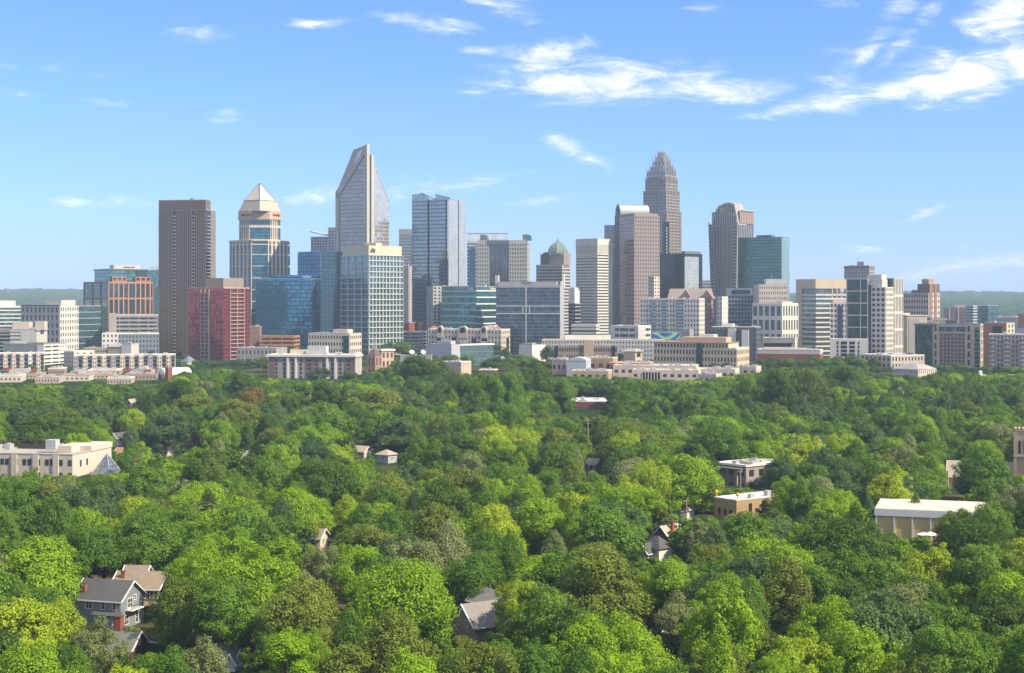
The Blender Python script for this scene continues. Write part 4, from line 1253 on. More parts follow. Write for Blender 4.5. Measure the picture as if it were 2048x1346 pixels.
# mural
mm, nt, out = newmat('mural_paint')
k = NT(nt)
tc = k.n('ShaderNodeTexCoord').outputs['Object']
mp = k.n('ShaderNodeMapping')
mp.inputs['Location'].default_value = (16, 0, -34)
k.l(tc, mp.inputs['Vector'])
wv = k.n('ShaderNodeTexWave', wave_type='RINGS', rings_direction='Y')
wv.inputs['Scale'].default_value = .05
wv.inputs['Distortion'].default_value = 9
wv.inputs['Detail'].default_value = 3
k.l(mp.outputs[0], wv.inputs['Vector'])
rp = k.n('ShaderNodeValToRGB')
el = rp.color_ramp.elements
el[0].color, el[1].color = (.008, .06, .26, 1), (.42, .52, .12, 1)
for p, c in ((.45, (.01, .19, .36, 1)), (.72, (.02, .34, .34, 1))):
    e = el.new(p); e.color = c
k.l(wv.outputs[1], rp.inputs[0])
bs = k.n('ShaderNodeBsdfPrincipled')
k.l(rp.outputs[0], bs.inputs['Base Color'])
k.l(bs.outputs[0], out.inputs[0])
b = Bld('mural_wall', 'low wall painted with a swirling blue and green mural', 'painted wall', 1304, 1361, 1362, 665, 1390, R=10)
b.box('wall', GREYC, -b.L, 0, 0, b.R, -1.5, b.H)
b.box('mural', mm, -b.L + .3, -.3, -.12, 0, b.z(679), b.H - .3)
b = Bld('low_building', 'blank grey box right of the painted mural wall', 'building', 1364, 1379, 1384, 660, 1395, R=10)
b.box('wall', GREYC, -b.L, 0, 0, b.R, -1.5, b.H)
b.roof(-b.L, 0, 0, b.R, b.H, ROOFG, 1)
b = Bld('office_block', 'long brown office with window rows either side of a tan stair block', 'office block', 1108, 1234, 1234, 692, 1240, R=18)
b.grid(b.full(), 3, .5, wall('brown_grey_brick', (.30, .23, .19)), WINBR, F=(26, .62), d=.35, lim=78)
b.box('stair_block', TAN, b.fx(1168), b.fx(1187), -2.2, 6, -1.5, b.z(680))
for q in (1110, 1224): b.box('glass_stair', GDARK, b.fx(q), b.fx(q + 6), -.8, 2, -1.5, b.H)
b.roof(-b.L, 0, 0, b.R, b.H, ROOFG, 9)
b = Bld('low_building', 'tan square tower block with an overhanging grey hip roof', 'building', 1247, 1270, 1282, 703, 1180, R=10)
b.grid(b.full(), 3, .55, wall('sand_stucco', (.52, .43, .30)), WINBR, R=(1, .55), d=.2)
MB().prism([(-b.L - 1.6, -1.6), (1.6, -1.6), (1.6, b.R + 1.6), (-b.L - 1.6, b.R + 1.6)], b.H, b.z(698), [(-b.L + 2, 2.5), (-2, 2.5), (-2, b.R - 2.5), (-b.L + 2, b.R - 2.5)]).build('roof', ROOFG, b)
b = Bld('office_block', 'big sand-coloured office with four rows of dark windows and a lower right wing', 'office block', 1308, 1473, 1509, 698, 1215, R=38)
SAND = wall('sand_precast', (.60, .49, .35))
b.grid((-b.L, 0, 0, b.R, -1.5, b.H), 3, .55, SAND, WINBR, F=(26, .55), R=(10, .5), d=.4, lim=100)
b.grid((-b.L + .3, b.fx(1456), .3, b.R - 6, b.H, b.z(687)), 1, .7, SAND, WINBR, F=(23, .6), d=.4, lim=0)
b.box('roof_trim', wall('rust_trim', (.36, .18, .11)), -b.L - .4, b.fx(1456) + .6, -.6, b.R - 5, b.z(687) + .05, b.z(685.5))
b.box('glass_strip', GDTEAL, b.fx(1393), b.fx(1405), -.8, .2, -1.5, b.z(688))
b.box('penthouse', wall('sand_penthouse', (.56, .44, .29)), b.fx(1362, 8), b.fx(1452, 8), 8, 24, b.z(685.5), b.z(675, 8))
b.box('penthouse', WHITE, b.fx(1400, 16), b.fx(1428, 16), 16, 26, b.z(675, 8), b.z(670, 8))
b.roof(b.fx(1457), 0, 0, b.R, b.H, ROOFW, 4)
# flat-roofed halls at the wood's edge
halls = [(1226, 1392, 733, 1120, 30, 'wide white-roofed hall before the sand-coloured office', CREAM2), (1264, 1396, 742, 1085, 24, 'long low white hall with a glazed entrance at the wood edge', CREAM2), (1388, 1470, 740, 1100, 26, 'white flat-roofed shed right of the glazed entrance hall', CREAM2), (1396, 1432, 750, 1055, 14, 'small cream annexe in front of the white halls', CREAM), (1219, 1300, 727, 1150, 20, 'brick hall with white roof left of the white halls', BRICK), (1143, 1216, 743, 1085, 22, 'flat white roof in the trees left of the halls', TAN), (1104, 1132, 720, 1150, 16, 'two-storey brick and stone block at the left of the halls', TAN), (1177, 1226, 717, 1160, 18, 'tan brick block with white triangle above its door', wall('tan_brick', (.42, .27, .16))), (1470, 1512, 735, 1130, 16, 'low white block at the right foot of the sand-coloured office', CREAM2)]
for (x0, x1, y, D, R, lab, wm) in halls:
    b = Bld('flat_roofed_hall', lab, 'hall', x0, x1, x1 + 8, y, D, R=R)
    b.grid(b.full(), 1, .3, wm, WINBR, F=(max(3, int(b.L / 5)), .5), R=(3, .3), d=.2, foot=2.0, lim=14)
    b.roof(-b.L, 0, 0, b.R, b.H, wall('cream_roof', (.62, .55, .47), var=.3), 12)
    if 'glazed' in lab:
        mb = MB()
        for q in range(7): mb.box(b.fx(1285 + q * 6) - .2, b.fx(1285 + q * 6) + .2, -2.2, -1.8, -1.5, b.H - .6)
        mb.build('entrance_columns', WHITE, b)
        b.box('entrance_glazing', GDARK, b.fx(1284), b.fx(1322), -.5, .2, 0, b.H - 1.2)
    if 'triangle' in lab: MB().extr([(b.fx(1183), b.z(725)), (b.fx(1186), b.z(725)), (b.fx(1184.5), b.z(728))][::-1], -.3, -.1).build('triangle_mark', WHITE, b)
b = Bld('shed', 'pale blue-grey shed with curved roof left of the halls', 'shed', 1133, 1172, 1178, 722, 1130, R=20)
b.box('wall', wall('pale_blue_metal', (.44, .48, .52)), -b.L, 0, 0, b.R, -1.5, b.H)
MB().extr([(-b.L - .2, b.H), (0.2, b.H)] + [(-b.L / 2 + (b.L / 2 + .2) * math.cos(a), b.H + 2.6 * math.sin(a)) for a in (.3, .7, 1.1, 1.57, 2, 2.4, 2.8)], -.2, b.R).build('roof', wall('pale_blue_metal', (.44, .48, .52)), b)

b = Bld('apartment_block', 'white high-rise apartments with grey-blue window strips before the pink tower', 'apartment block', 1280, 1398, 1421, 598, 1480, R=22)
b.grid(b.full(), 12, .5, wall('ivory_panel', (.64, .59, .52)), WINB, F=(20, .5), R=(6, .45), d=.4, lim=100)
for (a, q) in ((1303, 1312), (1324, 1334), (1353, 1368)): b.box('balcony_strip', glass('strip_glass', (.14, .18, .22), 1.4, 3.2, .35, (.42, .42, .42), None, .1, var=.5, met=.5), b.fx(a), b.fx(q), -.9, .2, 0, b.H - .8)
b.roof(-b.L, 0, 0, b.R, b.H, ROOFW, 6)
b = Bld('brick_hall', 'pinkish brick building with steep tan roof and gables behind the white high-rise', 'building', 1335, 1416, 1434, 597, 1590, R=20)
b.grid(b.full(), 12, .5, PBRICK, WINBR, F=(16, .45), R=(5, .45), d=.3, win=False)
RT = wall('mauve_tile_roof', (.34, .28, .25), joint=(1, 1))
MB().extr([(-.8, b.H), (b.R + .8, b.H), (b.R / 2 + 1, b.z(577)), (b.R / 2 - 1, b.z(577))], -b.L, 1.0, 'x').build('roof', RT, b)
for c in (1372, 1414):
    x = b.fx(c)
    MB().extr([(x - 7, b.H - .2), (x + 7, b.H - .2), (x, b.z(579))], -.9, b.R / 2).build('gable', PBRICK, b)
b = Bld('low_building', 'slim ivory slab with one window column by the pinkish brick building', 'building', 1434, 1444, 1451, 593, 1540, R=9)
b.grid(b.full(), 12, .5, WHITE, WINBR, F=(2, .4), R=(3, .2), d=.3, lim=24)
b = Bld('apartment_block', 'blue-grey apartment tower at the foot of the flared tower', 'apartment block', 1450, 1507, 1507, 576, 1570, R=24)
b.grid(b.full(z1=b.z(590)), 14, .68, wall('slate_blue_panel', (.20, .24, .29)), GDARK, F=(9, .76), d=.6, lim=100)
b.box('penthouse', wall('slate_blue_panel', (.20, .24, .29)), b.fx(1452), -1, 2, 18, b.z(590), b.H)
b.box('penthouse_glazing', GDARK, b.fx(1464), b.fx(1500), 1.5, 3, b.z(587), b.z(580))
b = Bld('hotel', 'pale hotel slab with blank left wall before the broad green glass tower', 'hotel', 1507, 1518, 1576, 570, 1540, R=30)
b.grid(b.full(), 13, .45, wall('rosy_white', (.52, .46, .42)), WINB, R=(13, .42), d=.3, lim=100)
b.box('penthouse', LGREY, -10, -1, b.ry(1532), b.R - 1, b.H, b.z(558))
b.roof(-b.L, 0, 0, b.R, b.H, ROOFG, 1)
MB().tube((-4, b.ry(1545), b.z(558)), (-4, b.ry(1545), b.z(548)), .2, .1).build('mast', METAL, b)
b = Bld('office_block', 'white office block with tall green glass panes in three rows', 'office block', 1505, 1564, 1593, 608, 1380, R=28)
b.grid(b.full(), 4, .70, wall('bright_white_panel', (.62, .58, .52)), WINT, F=(5, .68), R=(6, .55), d=.6, lim=60)
b.box('penthouse', wall('rosy_white', (.52, .46, .42)), b.fx(1546), -1, 2, 20, b.H, b.z(603))
b.roof(-b.L, 0, 0, b.R, b.H, ROOFW, 2)
b = Bld('theatre', 'low beige hall with a slanted canopy below the white green-paned office', 'hall', 1524, 1590, 1600, 677, 1340, R=20)
b.box('wall', CREAM2, -b.L, 0, 0, b.R, -1.5, b.H)
MB().extr([(b.fx(1528), b.z(693)), (b.fx(1582), b.z(693)), (b.fx(1586), b.z(686)), (b.fx(1528), b.z(687))], -.8, -.05).build('window_band', GDARK, b)
b.roof(-b.L, 0, 0, b.R, b.H, ROOFW, 0)
b = Bld('low_building', 'low red brick and white roofed range behind the wood right of centre', 'building', 1514, 1640, 1652, 701, 1250, R=20)
b.box('wall', BRICK, -b.L, 0, 0, b.R, -1.5, b.H - 3.2)
b.box('wall', CREAM2, -b.L, 0, 0, b.R, b.H - 3.2, b.H)
b.roof(-b.L, 0, 0, b.R, b.H, ROOFW, 10)
b.box('upper_wall', CREAM2, b.fx(1523), b.fx(1610), 4, 16, b.H, b.z(697))
# dark grey and white flats behind the sand office
b = Bld('apartment_block', 'dark grey and white stepped flats behind the sand-coloured office', 'apartment block', 1421, 1512, 1526, 655, 1330, R=22)
b.grid((b.fx(1478), 0, 0, b.R, -1.5, b.H), 7, .5, DGREY, WINB, F=(4, .3), R=(4, .5), d=.3, lim=50)
b.box('white_wing', WHITE, b.fx(1484), b.fx(1498), -1.6, 6, -1.5, b.z(660))
b.grid((-b.L, b.fx(1478) - .05, 3, b.R, -1.5, b.z(659)), 6, .5, DGREY, WINB, F=(7, .4), d=.3, lim=80)
b.box('white_wing', WHITE, b.fx(1455), b.fx(1471), 1.2, 8, -1.5, b.z(657))
b.box('penthouse', WHITE, b.fx(1440), b.fx(1462), 8, 16, b.z(659), b.z(648))
b.roof(-b.L, 0, 3, b.R, b.H + .05, ROOFW, 3, .4)

# right
b = Bld('curved_office', 'beige office with glass bands and a tall plain cap', 'office block', 1594, 1632, 1678, 577, 1450, R=34)
BG = wall('beige_cap_stone', (.54, .44, .33))
b.bands(b.full(z1=b.z(588)), 13, .34, GGREY, wall('pale_beige_band', (.60, .57, .52)), 'FR', d=.5)
b.box('wall', BG, -b.L - .6, b.fx(1605), -.8, 12, -1.5, b.z(577))
b.box('cap_glazing', GGREY, -b.L + 1, -.3, .3, b.R - 6, b.z(588), b.z(577))
b.box('cap', BG, -b.L - .6, .5, -.8, b.R + .5, b.z(577), b.z(558))
b.fins('R', 0, b.ry(1664), b.R + .5, b.z(596), b.z(577), 3, 1.0, .5, BG, 'cap_piers')
MB().tube((-1, b.R - 1, b.z(558)), (-1, b.R - 1, b.z(543)), .18, .1).build('mast', METAL, b)
b = Bld('apartment_block', 'slim white and navy apartment tower right of the beige banded office', 'apartment block', 1660, 1696, 1696, 606, 1400, R=18)
b.grid(b.full(), 11, .55, WHITE, WINB, F=(5, .6), d=.4, lim=55)
b.box('navy_strip', wall('navy_panel', (.035, .05, .09)), b.fx(1675), b.fx(1685), -.7, .2, 8, b.z(611))
b.box('penthouse', CREAM2, b.fx(1666), -1, 3, 12, b.H, b.z(599))
b = Bld('apartment_tower', 'brown-capped grey apartment tower behind the dark glass and white tower', 'tower', 1689, 1738, 1751, 536, 1680, R=18)
b.grid(b.full(), 26, .6, wall('lilac_grey_panel', (.36, .34, .35)), GGREY, F=(9, .5), R=(3, .5), d=.5, win=False)
b.box('cornice', wall('brown_cornice', (.24, .17, .13)), -b.L - .8, .8, -.8, b.R + .8, b.H, b.H + 2.2)
b.box('penthouse', wall('lilac_grey_panel', (.36, .34, .35)), b.fx(1712), b.fx(1725), 4, 10, b.H + 2.2, b.z(523))
b.roof(-b.L, 0, 0, b.R, b.H + 2.2, ROOFG, 8, .5)
mb = MB()
for i in range(22): mb.fb('L', -b.L, 1, 7, i * 4 + 1, i * 4 + 2, -.05, 1.3)
mb.build('balcony_stack', LGREY, b)
b = Bld('apartment_tower', 'white tower with big dark green glass panels framed in white on its left half', 'tower', 1692, 1771, 1803, 574, 1310, R=26)
WT = wall('bright_white_panel', (.62, .58, .52))
xg0, xg1 = b.fx(1694.5), b.fx(1735)
zg0, zg1 = b.z(680), b.z(557)
MB().box(-b.L, xg1, 2, b.R, -1.5, zg1).build('wall', WT, b)
GP = glass('panel_dark_green', (.03, .075, .075), 1.7, 3.6, .25, (.02, .05, .05), (.015, .03, .03), .1, var=.6, met=.6)
n5 = 5
xm = b.fx(1720)
for j in range(n5):
    for (a, q) in ((xg0, xm - .4), (xm + .4, xg1 - .5)):
        z = zg0 + (zg1 - zg0) * j / n5
        b.box('glass_panel', GP, a, q, 1.2, 2.1, z + .5, z + (zg1 - zg0) / n5 - .5)
mb = MB()
for j in range(n5 + 1):
    z = zg0 + (zg1 - zg0) * j / n5
    mb.box(-b.L - .2, xg1, .9, 2.1, z - .5, z + .5)
for x in (-b.L, xm, xg1 - .4): mb.box(x - .4, x + .4, .85, 2.1, zg0, zg1 + .6)
mb.build('panel_frame', WT, b)
x6, x7 = b.fx(1736), b.fx(1743)
b.box('balcony_core', DGREY, x6 + .01, x7 + .5, 3.5, b.R - 2, -1.5, b.z(562))
mb = MB()
for i in range(20): mb.box(x6, x7, 1.6, 3.6, i * 3.4 + 2, i * 3.4 + 2.8)
mb.build('balcony_stack', DGREY, b)
b.grid((x7, 0, 0, b.R * .55, -1.5, b.H), 15, .58, WT, WINBR, F=(3, .66), R=(6, .5), d=.5, lim=96)
b.grid((-12, .4, b.R * .55 + .05, b.R + 6, -1.5, b.z(557)), 5, .86, WT, GP, R=(6, .5), d=.5, win=False)
b.box('roof', WT, -13, 1.4, b.R * .55, b.R + 7, b.z(557), b.z(555.5))
b.box('penthouse', wall('cream_white_box', (.66, .61, .52)), b.fx(1732), b.fx(1760), 3, 12, zg1 - 6, b.z(549))
b.box('upper_block', WT, b.fx(1739), b.fx(1762), 2.5, 12, b.z(574), b.z(558))
b = Bld('podium', 'white garage podium with dark slots under the white and green tower', 'podium', 1660, 1736, 1736, 678, 1290, R=14)
b.box('wall', WT, -b.L, 0, 0, b.R, -1.5, b.H)
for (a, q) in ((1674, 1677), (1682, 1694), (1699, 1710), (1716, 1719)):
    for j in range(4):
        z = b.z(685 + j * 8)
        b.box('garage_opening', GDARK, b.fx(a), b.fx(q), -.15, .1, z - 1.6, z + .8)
b = Bld('podium', 'arcaded grey-and-cream stone podium with rows of square openings', 'podium', 1722, 1782, 1835, 712, 1240, R=46)
b.grid(b.full(), 2, .55, wall('podium_stone', (.48, .43, .37)), WINBR, F=(7, .55), R=(13, .45), d=.5, roof=ROOFW, units=9, lim=60)
b = Bld('low_building', 'blank beige slab block right of the white and green tower', 'building', 1804, 1814, 1832, 632, 1400, R=20)
b.box('wall', wall('beige_render', (.46, .41, .34)), -b.L, 0, 0, b.R, -1.5, b.H)
b.box('wall_panel', wall('taupe_render', (.36, .32, .28)), -.05, .3, 1.5, b.R * .62, -1.5, b.H - 2)
b.box('cornice', CREAM2, -b.L - .5, .5, -.5, b.R + .5, b.H, b.H + 1)
b.box('white_edge', WT, -b.L - 3, -b.L - .05, .5, 8, -1.5, b.z(626))
b = Bld('stepped_tower', 'stepped white and brown brick tower with brown box on top', 'tower', 1807, 1857, 1880, 586, 1650, R=24)
WP = wall('white_pink_stone', (.54, .45, .41))
b.grid(b.full(), 10, .55, WP, WINBR, F=(10, .6), R=(5, .45), d=.4, lim=100)
DB = wall('dark_red_brick', (.17, .105, .09))
b.box('upper_storey', DB, b.fx(1822), .3, 1, b.R, b.H, b.z(580))
b.box('upper_storey', DB, b.fx(1833), .5, 2, b.R - 1, b.z(580), b.z(568))
b.box('penthouse', wall('brown_top_box', (.40, .28, .18)), b.fx(1840), -2, 4, 16, b.z(568), b.z(558))
for (a, q) in ((1858, 1863), (1868, 1872)): b.box('brick_pier', wall('red_pier', (.28, .155, .12)), -.1, .9, b.ry(a), b.ry(q), -1.5, b.z(568))
b = Bld('low_building', 'ornate pale building with round arched gable behind the teal and beige flats', 'building', 1830, 1894, 1894, 638, 1480, R=20)
b.grid(b.full(), 8, .5, CREAM2, WINBR, F=(14, .4), d=.3, win=False)
x = b.fx(1853)
MB().extr([(x - 7, b.H - 3), (x + 7, b.H - 3)] + [(x + 7 * math.cos(a), b.H + 4 * math.sin(a)) for a in (0, .5, 1, 1.57, 2.1, 2.6, 3.14)], -1, 4).build('arched_gable', CREAM2, b)
MB().extr([(x - 4, b.H - 1), (x + 4, b.H - 1)] + [(x + 4 * math.cos(a), b.H + 2 * math.sin(a)) for a in (0, .5, 1, 1.57, 2.1, 2.6, 3.14)], -1.15, -.95).build('arch_window', GGREY, b)
b.roof(-b.L, 0, 0, b.R, b.H, ROOFG, 5)
b = Bld('apartment_block', 'apartment house of dark teal glass, beige piers and pink brick bays', 'apartment block', 1830, 1961, 1972, 649, 1240, R=20)
xt = b.fx(1865)
YS = wall('yellow_beige_stone', (.52, .43, .31))
b.box('corner_glazing', GDTEAL, -b.L, xt - .02, -.6, b.R, -1.5, b.H - 1)
b.box('wall', YS, xt, 0, 0, b.R, -1.5, b.H)
b.box('roof_slab', wall('dark_eave', (.13, .12, .12)), -b.L - 1.2, xt + 3, -1.4, b.R, b.H - 1, b.H - .2)
zz = [b.H * q for q in (.0, .2, .4, .6, .8)]
for a, q in ((1869, 1873), (1935, 1940)):
    for j in range(5): b.box('window', WINBR, b.fx(a), b.fx(q), -.12, .1, zz[j] + 1, zz[j] + b.H * .2 - 1.2)
b.box('brick_bay', PBRICK, b.fx(1879), b.fx(1931), -.9, .1, -1.5, b.H * .80)
b.windows('F', -.9, b.fx(1879), b.fx(1931), 0, b.H * .79, 7, 9, .55, .62, WINBR, 90)
mb = MB()
for j in range(10):
    mb.box(b.fx(1884), b.fx(1890), -1.7, -.9, j * 3.7, j * 3.7 + .3)
    mb.box(b.fx(1904), b.fx(1916), -1.7, -.9, j * 3.7, j * 3.7 + .3)
mb.build('balcony_stack', METAL, b)
for (a, q) in ((1878, 1890), (1891.5, 1909), (1911, 1931)): b.box('top_glazing', GDTEAL, b.fx(a), b.fx(q), -.15, .1, b.H * .83, b.H * .94)
b.box('glass_strip', GDTEAL, b.fx(1949), b.fx(1961) - .8, -.2, .2, 0, b.H * .93)
mb = MB()
for j in range(9): mb.box(b.fx(1948), b.fx(1961) - .6, -.5, -.15, j * b.H * .103 + 2, j * b.H * .103 + 2.4)
mb.build('balcony_stack', METAL, b)
b.windows('R', 0, 2, b.R - 2, 0, b.H, 2, 6, .3, .7, WINBR, 110)
b.roof(-b.L, 0, 0, b.R, b.H, ROOFG, 3)
b.box('penthouse', DGREY, b.fx(1887), b.fx(1912), 6, 12, b.H, b.z(641))
b = Bld('brick_block', 'orange brick block with a pale yellow right end', 'building', 1968, 2012, 2026, 647, 1290, R=18)
b.box('wall', wall('warm_orange_brick', (.42, .19, .11), joint=(1.2, .6)), -b.L, 0, 0, b.R, -1.5, b.H)
b.box('recess_glazing', GDARK, b.fx(1985), b.fx(2003), -.1, .2, b.H * .6, b.H * .93)
b.box('side_wall', wall('pale_yellow_stucco', (.62, .54, .38)), .02, .4, 1, b.R, -1.5, b.H)
b.windows('R', .4, 2, b.R - 1, 0, b.H, 2, 8, .35, .6, WINBR)
b.roof(-b.L, 0, 0, b.R, b.H, ROOFG, 2)
b = Bld('apartment_block', 'grey apartment house with balcony stacks at the right edge', 'apartment block', 1978, 2075, 2075, 670, 1200, R=18)
b.grid(b.full(), 8, .56, wall('warm_grey_stucco', (.33, .28, .25)), WINB, F=(13, .5), d=.3, lim=100)
for (a, q) in ((1980, 1990), (2008, 2020), (2040, 2050)):
    mb = MB()
    for j in range(8): mb.box(b.fx(a), b.fx(q), -1.8, -.2, j * b.H / 8 + .2, j * b.H / 8 + 1.1)
    mb.build('balcony_stack', LGREY, b)
b.roof(-b.L, 0, 0, b.R, b.H, ROOFW, 4)
b = Bld('low_building', 'navy sloped roof above the grey apartment house at the right edge', 'building', 2025, 2075, 2075, 668, 1330, R=20)
b.box('wall', PBRICK, -b.L, 0, 0, b.R, -1.5, b.H)
MB().extr([(-.5, b.H), (b.R, b.H), (b.R, b.z(657))], -b.L - .5, .5, 'x').build('roof', wall('navy_roof', (.07, .08, .13)), b)
b = Bld('old_hall', 'low stone hall with a grey hipped roof behind the wood on the right', 'hall', 1785, 1836, 1867, 739, 1120, R=22)
b.grid(b.full(), 2, .55, CREAM2, WINBR, F=(14, .35), R=(9, .35), d=.25, lim=46)
MB().prism([(-b.L - .6, -.6), (.6, -.6), (.6, b.R + .6), (-b.L - .6, b.R + .6)], b.H, b.z(729), [(-b.L + 7, 7), (-7, 7), (-7, b.R - 7), (-b.L + 7, b.R - 7)]).build('roof', ROOFG, b)
b = Bld('low_building', 'pale canopy roof in the trees at the right, with a small white turret', 'building', 1941, 1966, 1972, 752, 1020, R=12)
b.box('wall', PBRICK, -b.L, 0, 0, b.R, -1.5, b.H)
b.roof(-b.L - 1, 1, -1, b.R + 1, b.H, ROOFW, 0, .4)
MB().cone(-3, 4, b.H, b.z(744), 1.3, 1.2).cone(-3, 4, b.z(744), b.z(741), 1.4, .1).build('turret', WHITE, b)
b = Bld('low_building', 'peach striped gable end among trees at the far right', 'building', 2006, 2019, 2022, 751, 1020, R=10)
b.box('wall', wall('peach_siding', (.56, .33, .22), joint=(1.1, 50)), -b.L, 0, 0, b.R, -1.5, b.H)
b.roof(-b.L, 0, 0, b.R, b.H, ROOFW, 0, .3)
# far right, beyond
b = Bld('background_block', 'distant brown brick block with white balcony columns', 'building', 1887, 1934, 1934, 615, 2100, R=20)
b.grid(b.full(), 10, .5, wall('dull_brown_brick', (.27, .17, .14)), GGREY, F=(10, .4), d=.4, win=False)
b.box('penthouse', CREAM2, b.fx(1912), b.fx(1930), 3, 12, b.H, b.z(610))
for q in (1898, 1916): b.box('white_column', WHITE, b.fx(q), b.fx(q + 1.5), -1, .2, 0, b.H)
b = Bld('background_block', 'distant slim teal glass block next to the distant brown brick block', 'building', 1934, 1946, 1950, 611, 2050, R=14)
b.bands(b.full(), 12, .4, GTEAL, LGREY, 'FR')
b = Bld('background_block', 'distant pale green glass block near the right hills', 'building', 1949, 1976, 1991, 612, 2120, R=24)
b.box('glazing', GTEAL, -b.L, 0, 0, b.R, -1.5, b.H)
b.roof(-b.L, 0, 0, b.R, b.H, ROOFG, 1)
b = Bld('background_block', 'distant low off-white building right of the pale green glass block', 'building', 1992, 2032, 2038, 634, 2000, R=20)
b.grid(b.full(), 4, .4, OFFW, GGREY, F=(12, .5), d=.3, win=False, roof=ROOFW, units=2)
b = Bld('background_block', 'distant dark red building at the right picture edge', 'building', 2036, 2070, 2070, 628, 1950, R=20)
b.box('wall', BRICK, -b.L, 0, 0, b.R, -1.5, b.H)
b.roof(-b.L, 0, 0, b.R, b.H, ROOFG, 2)
# ------------------------------------------------------------------ houses and low buildings among the trees
SLATE = wall('blue_grey_shingle', (.098, .10, .104), .85, .2, joint=(.9, .5))
TAUPE = wall('taupe_shingle', (.27, .215, .165), .85, .2, joint=(.9, .5))
GREYSH = wall('grey_shingle', (.25, .235, .225), .85, .2, joint=(.9, .5))
ORSH = wall('orange_tile', (.40, .23, .13), .85, .2, joint=(.9, .5))
TANSH = wall('tan_shingle', (.42, .35, .29), .85, .2, joint=(.9, .5))
TRIM = paint('white_trim', (.78, .77, .74))
CHB = wall('chimney_brick', (.30, .10, .06), joint=(.5, .25))
PANE = glass('house_pane', (.06, .08, .10), .6, .9, 0, lw=.0, var=.5, met=.3)


def gable(b, x0, x1, y0, y1, zw, zr, axis, wm, rm, over=.55, zb=-1.0, trim=True, th=.28):
    """gabled volume: walls with pointed ends, two roof slabs, white barge boards"""
    if axis == 'x':
        my = (y0 + y1) / 2
        MB().extr([(y0, zb), (y1, zb), (y1, zw), (my, zr - .25), (y0, zw)], x0, x1, 'x').build('wall', wm, b)
        sl = (zr - zw) / (my - y0)
        e = zw - over * sl
        mb = MB()
        mb.slab([(x0 - over, y0 - over, e), (x1 + over, y0 - over, e), (x1 + over, my, zr), (x0 - over, my, zr)], th)
        mb.slab([(x0 - over, my, zr + .012), (x1 + over, my, zr + .012), (x1 + over, y1 + over, e), (x0 - over, y1 + over, e)], th)
        r = mb.build('roof', rm, b)
        if trim:
            t = MB()
            for x in (x0 - over - .06, x1 + over + .06):
                t.tube((x, y0 - over - .05, e - .12), (x, my, zr - .1), .16, n=4).tube((x, my, zr - .1), (x, y1 + over, e - .12), .16, n=4)
            t.box(x0 - over, x1 + over, y0 - over - .14, y0 - over - .005, e - .3, e - .03)
            t.build('roof_trim', TRIM, r)
    else:
        mx = (x0 + x1) / 2
        MB().extr([(x0, zb), (x1, zb), (x1, zw), (mx, zr - .25), (x0, zw)], y0, y1).build('wall', wm, b)
        sl = (zr - zw) / (mx - x0)
        e = zw - over * sl
        mb = MB()
        mb.slab([(x0 - over, y0 - over, e), (mx, y0 - over, zr), (mx, y1 + over, zr), (x0 - over, y1 + over, e)], th)
        mb.slab([(mx, y0 - over, zr + .012), (x1 + over, y0 - over, e), (x1 + over, y1 + over, e), (mx, y1 + over, zr + .012)], th)
        r = mb.build('roof', rm, b)
        if trim:
            t = MB()
            for y in (y0 - over - .06, y1 + over + .06):
                t.tube((x0 - over, y, e - .12), (mx, y, zr - .1), .16, n=4).tube((mx, y, zr - .1), (x1 + over, y, e - .12), .16, n=4)
            t.box(x1 + over + .005, x1 + over + .14, y0 - over, y1 + over, e - .3, e - .03)
            t.build('roof_trim', TRIM, r)
    return r


def hip(b, x0, x1, y0, y1, zw, zr, wm, rm, over=.6, zb=-1.0):
    b.box('wall', wm, x0, x1, y0, y1, zb, zw)
    h = min(x1 - x0, y1 - y0) / 2
    r = MB().prism([(x0 - over, y0 - over), (x1 + over, y0 - over), (x1 + over, y1 + over), (x0 - over, y1 + over)], zw, zr, [(x0 + h, y0 + h - .1), (x1 - h, y0 + h - .1), (x1 - h, y1 - h + .1), (x0 + h, y1 - h + .1)]).build('roof', rm, b)
    return r


def window(b, side, p, u, z, w, h, mull=1):
    f = MB()
    for (a, q, c, d) in ((-w / 2 - .14, -w / 2, -h / 2 - .14, h / 2 + .14), (w / 2, w / 2 + .14, -h / 2 - .14, h / 2 + .14), (-w / 2, w / 2, h / 2, h / 2 + .14), (-w / 2, w / 2, -h / 2 - .18, -h / 2)):
        f.fb(side, p, u + a, u + q, z + c, z + d, -.02, .10)
    for i in range(1, mull): f.fb(side, p, u - w / 2 + w * i / mull - .05, u - w / 2 + w * i / mull + .05, z - h / 2, z + h / 2, -.02, .09)
    f.fb(side, p, u - w / 2, u + w / 2, z - .04, z + .04, -.02, .07)
    fo = f.build('window', TRIM, b)
    MB().fb(side, p, u - w / 2, u + w / 2, z - h / 2, z + h / 2, -.02, .03).build('pane', PANE, fo)


def chimney(b, x, y, z0, z1, w=.8, cap=True):
    c = MB().box(x - w / 2, x + w / 2, y - w / 2, y + w / 2, z0, z1).build('chimney', CHB, b)
    if cap: MB().box(x - w / 2 - .1, x + w / 2 + .1, y - w / 2 - .1, y + w / 2 + .1, z1, z1 + .18).build('chimney_cap', wall('dark_cap', (.10, .07, .06)), c)


def house(name, label, xl, xc, xr, yt, D, th=None, **kw):
    return Bld(name, label, 'house', xl, xc, xr, yt, D, th=th, gz=min(ground_z(D), 3.0), **kw)


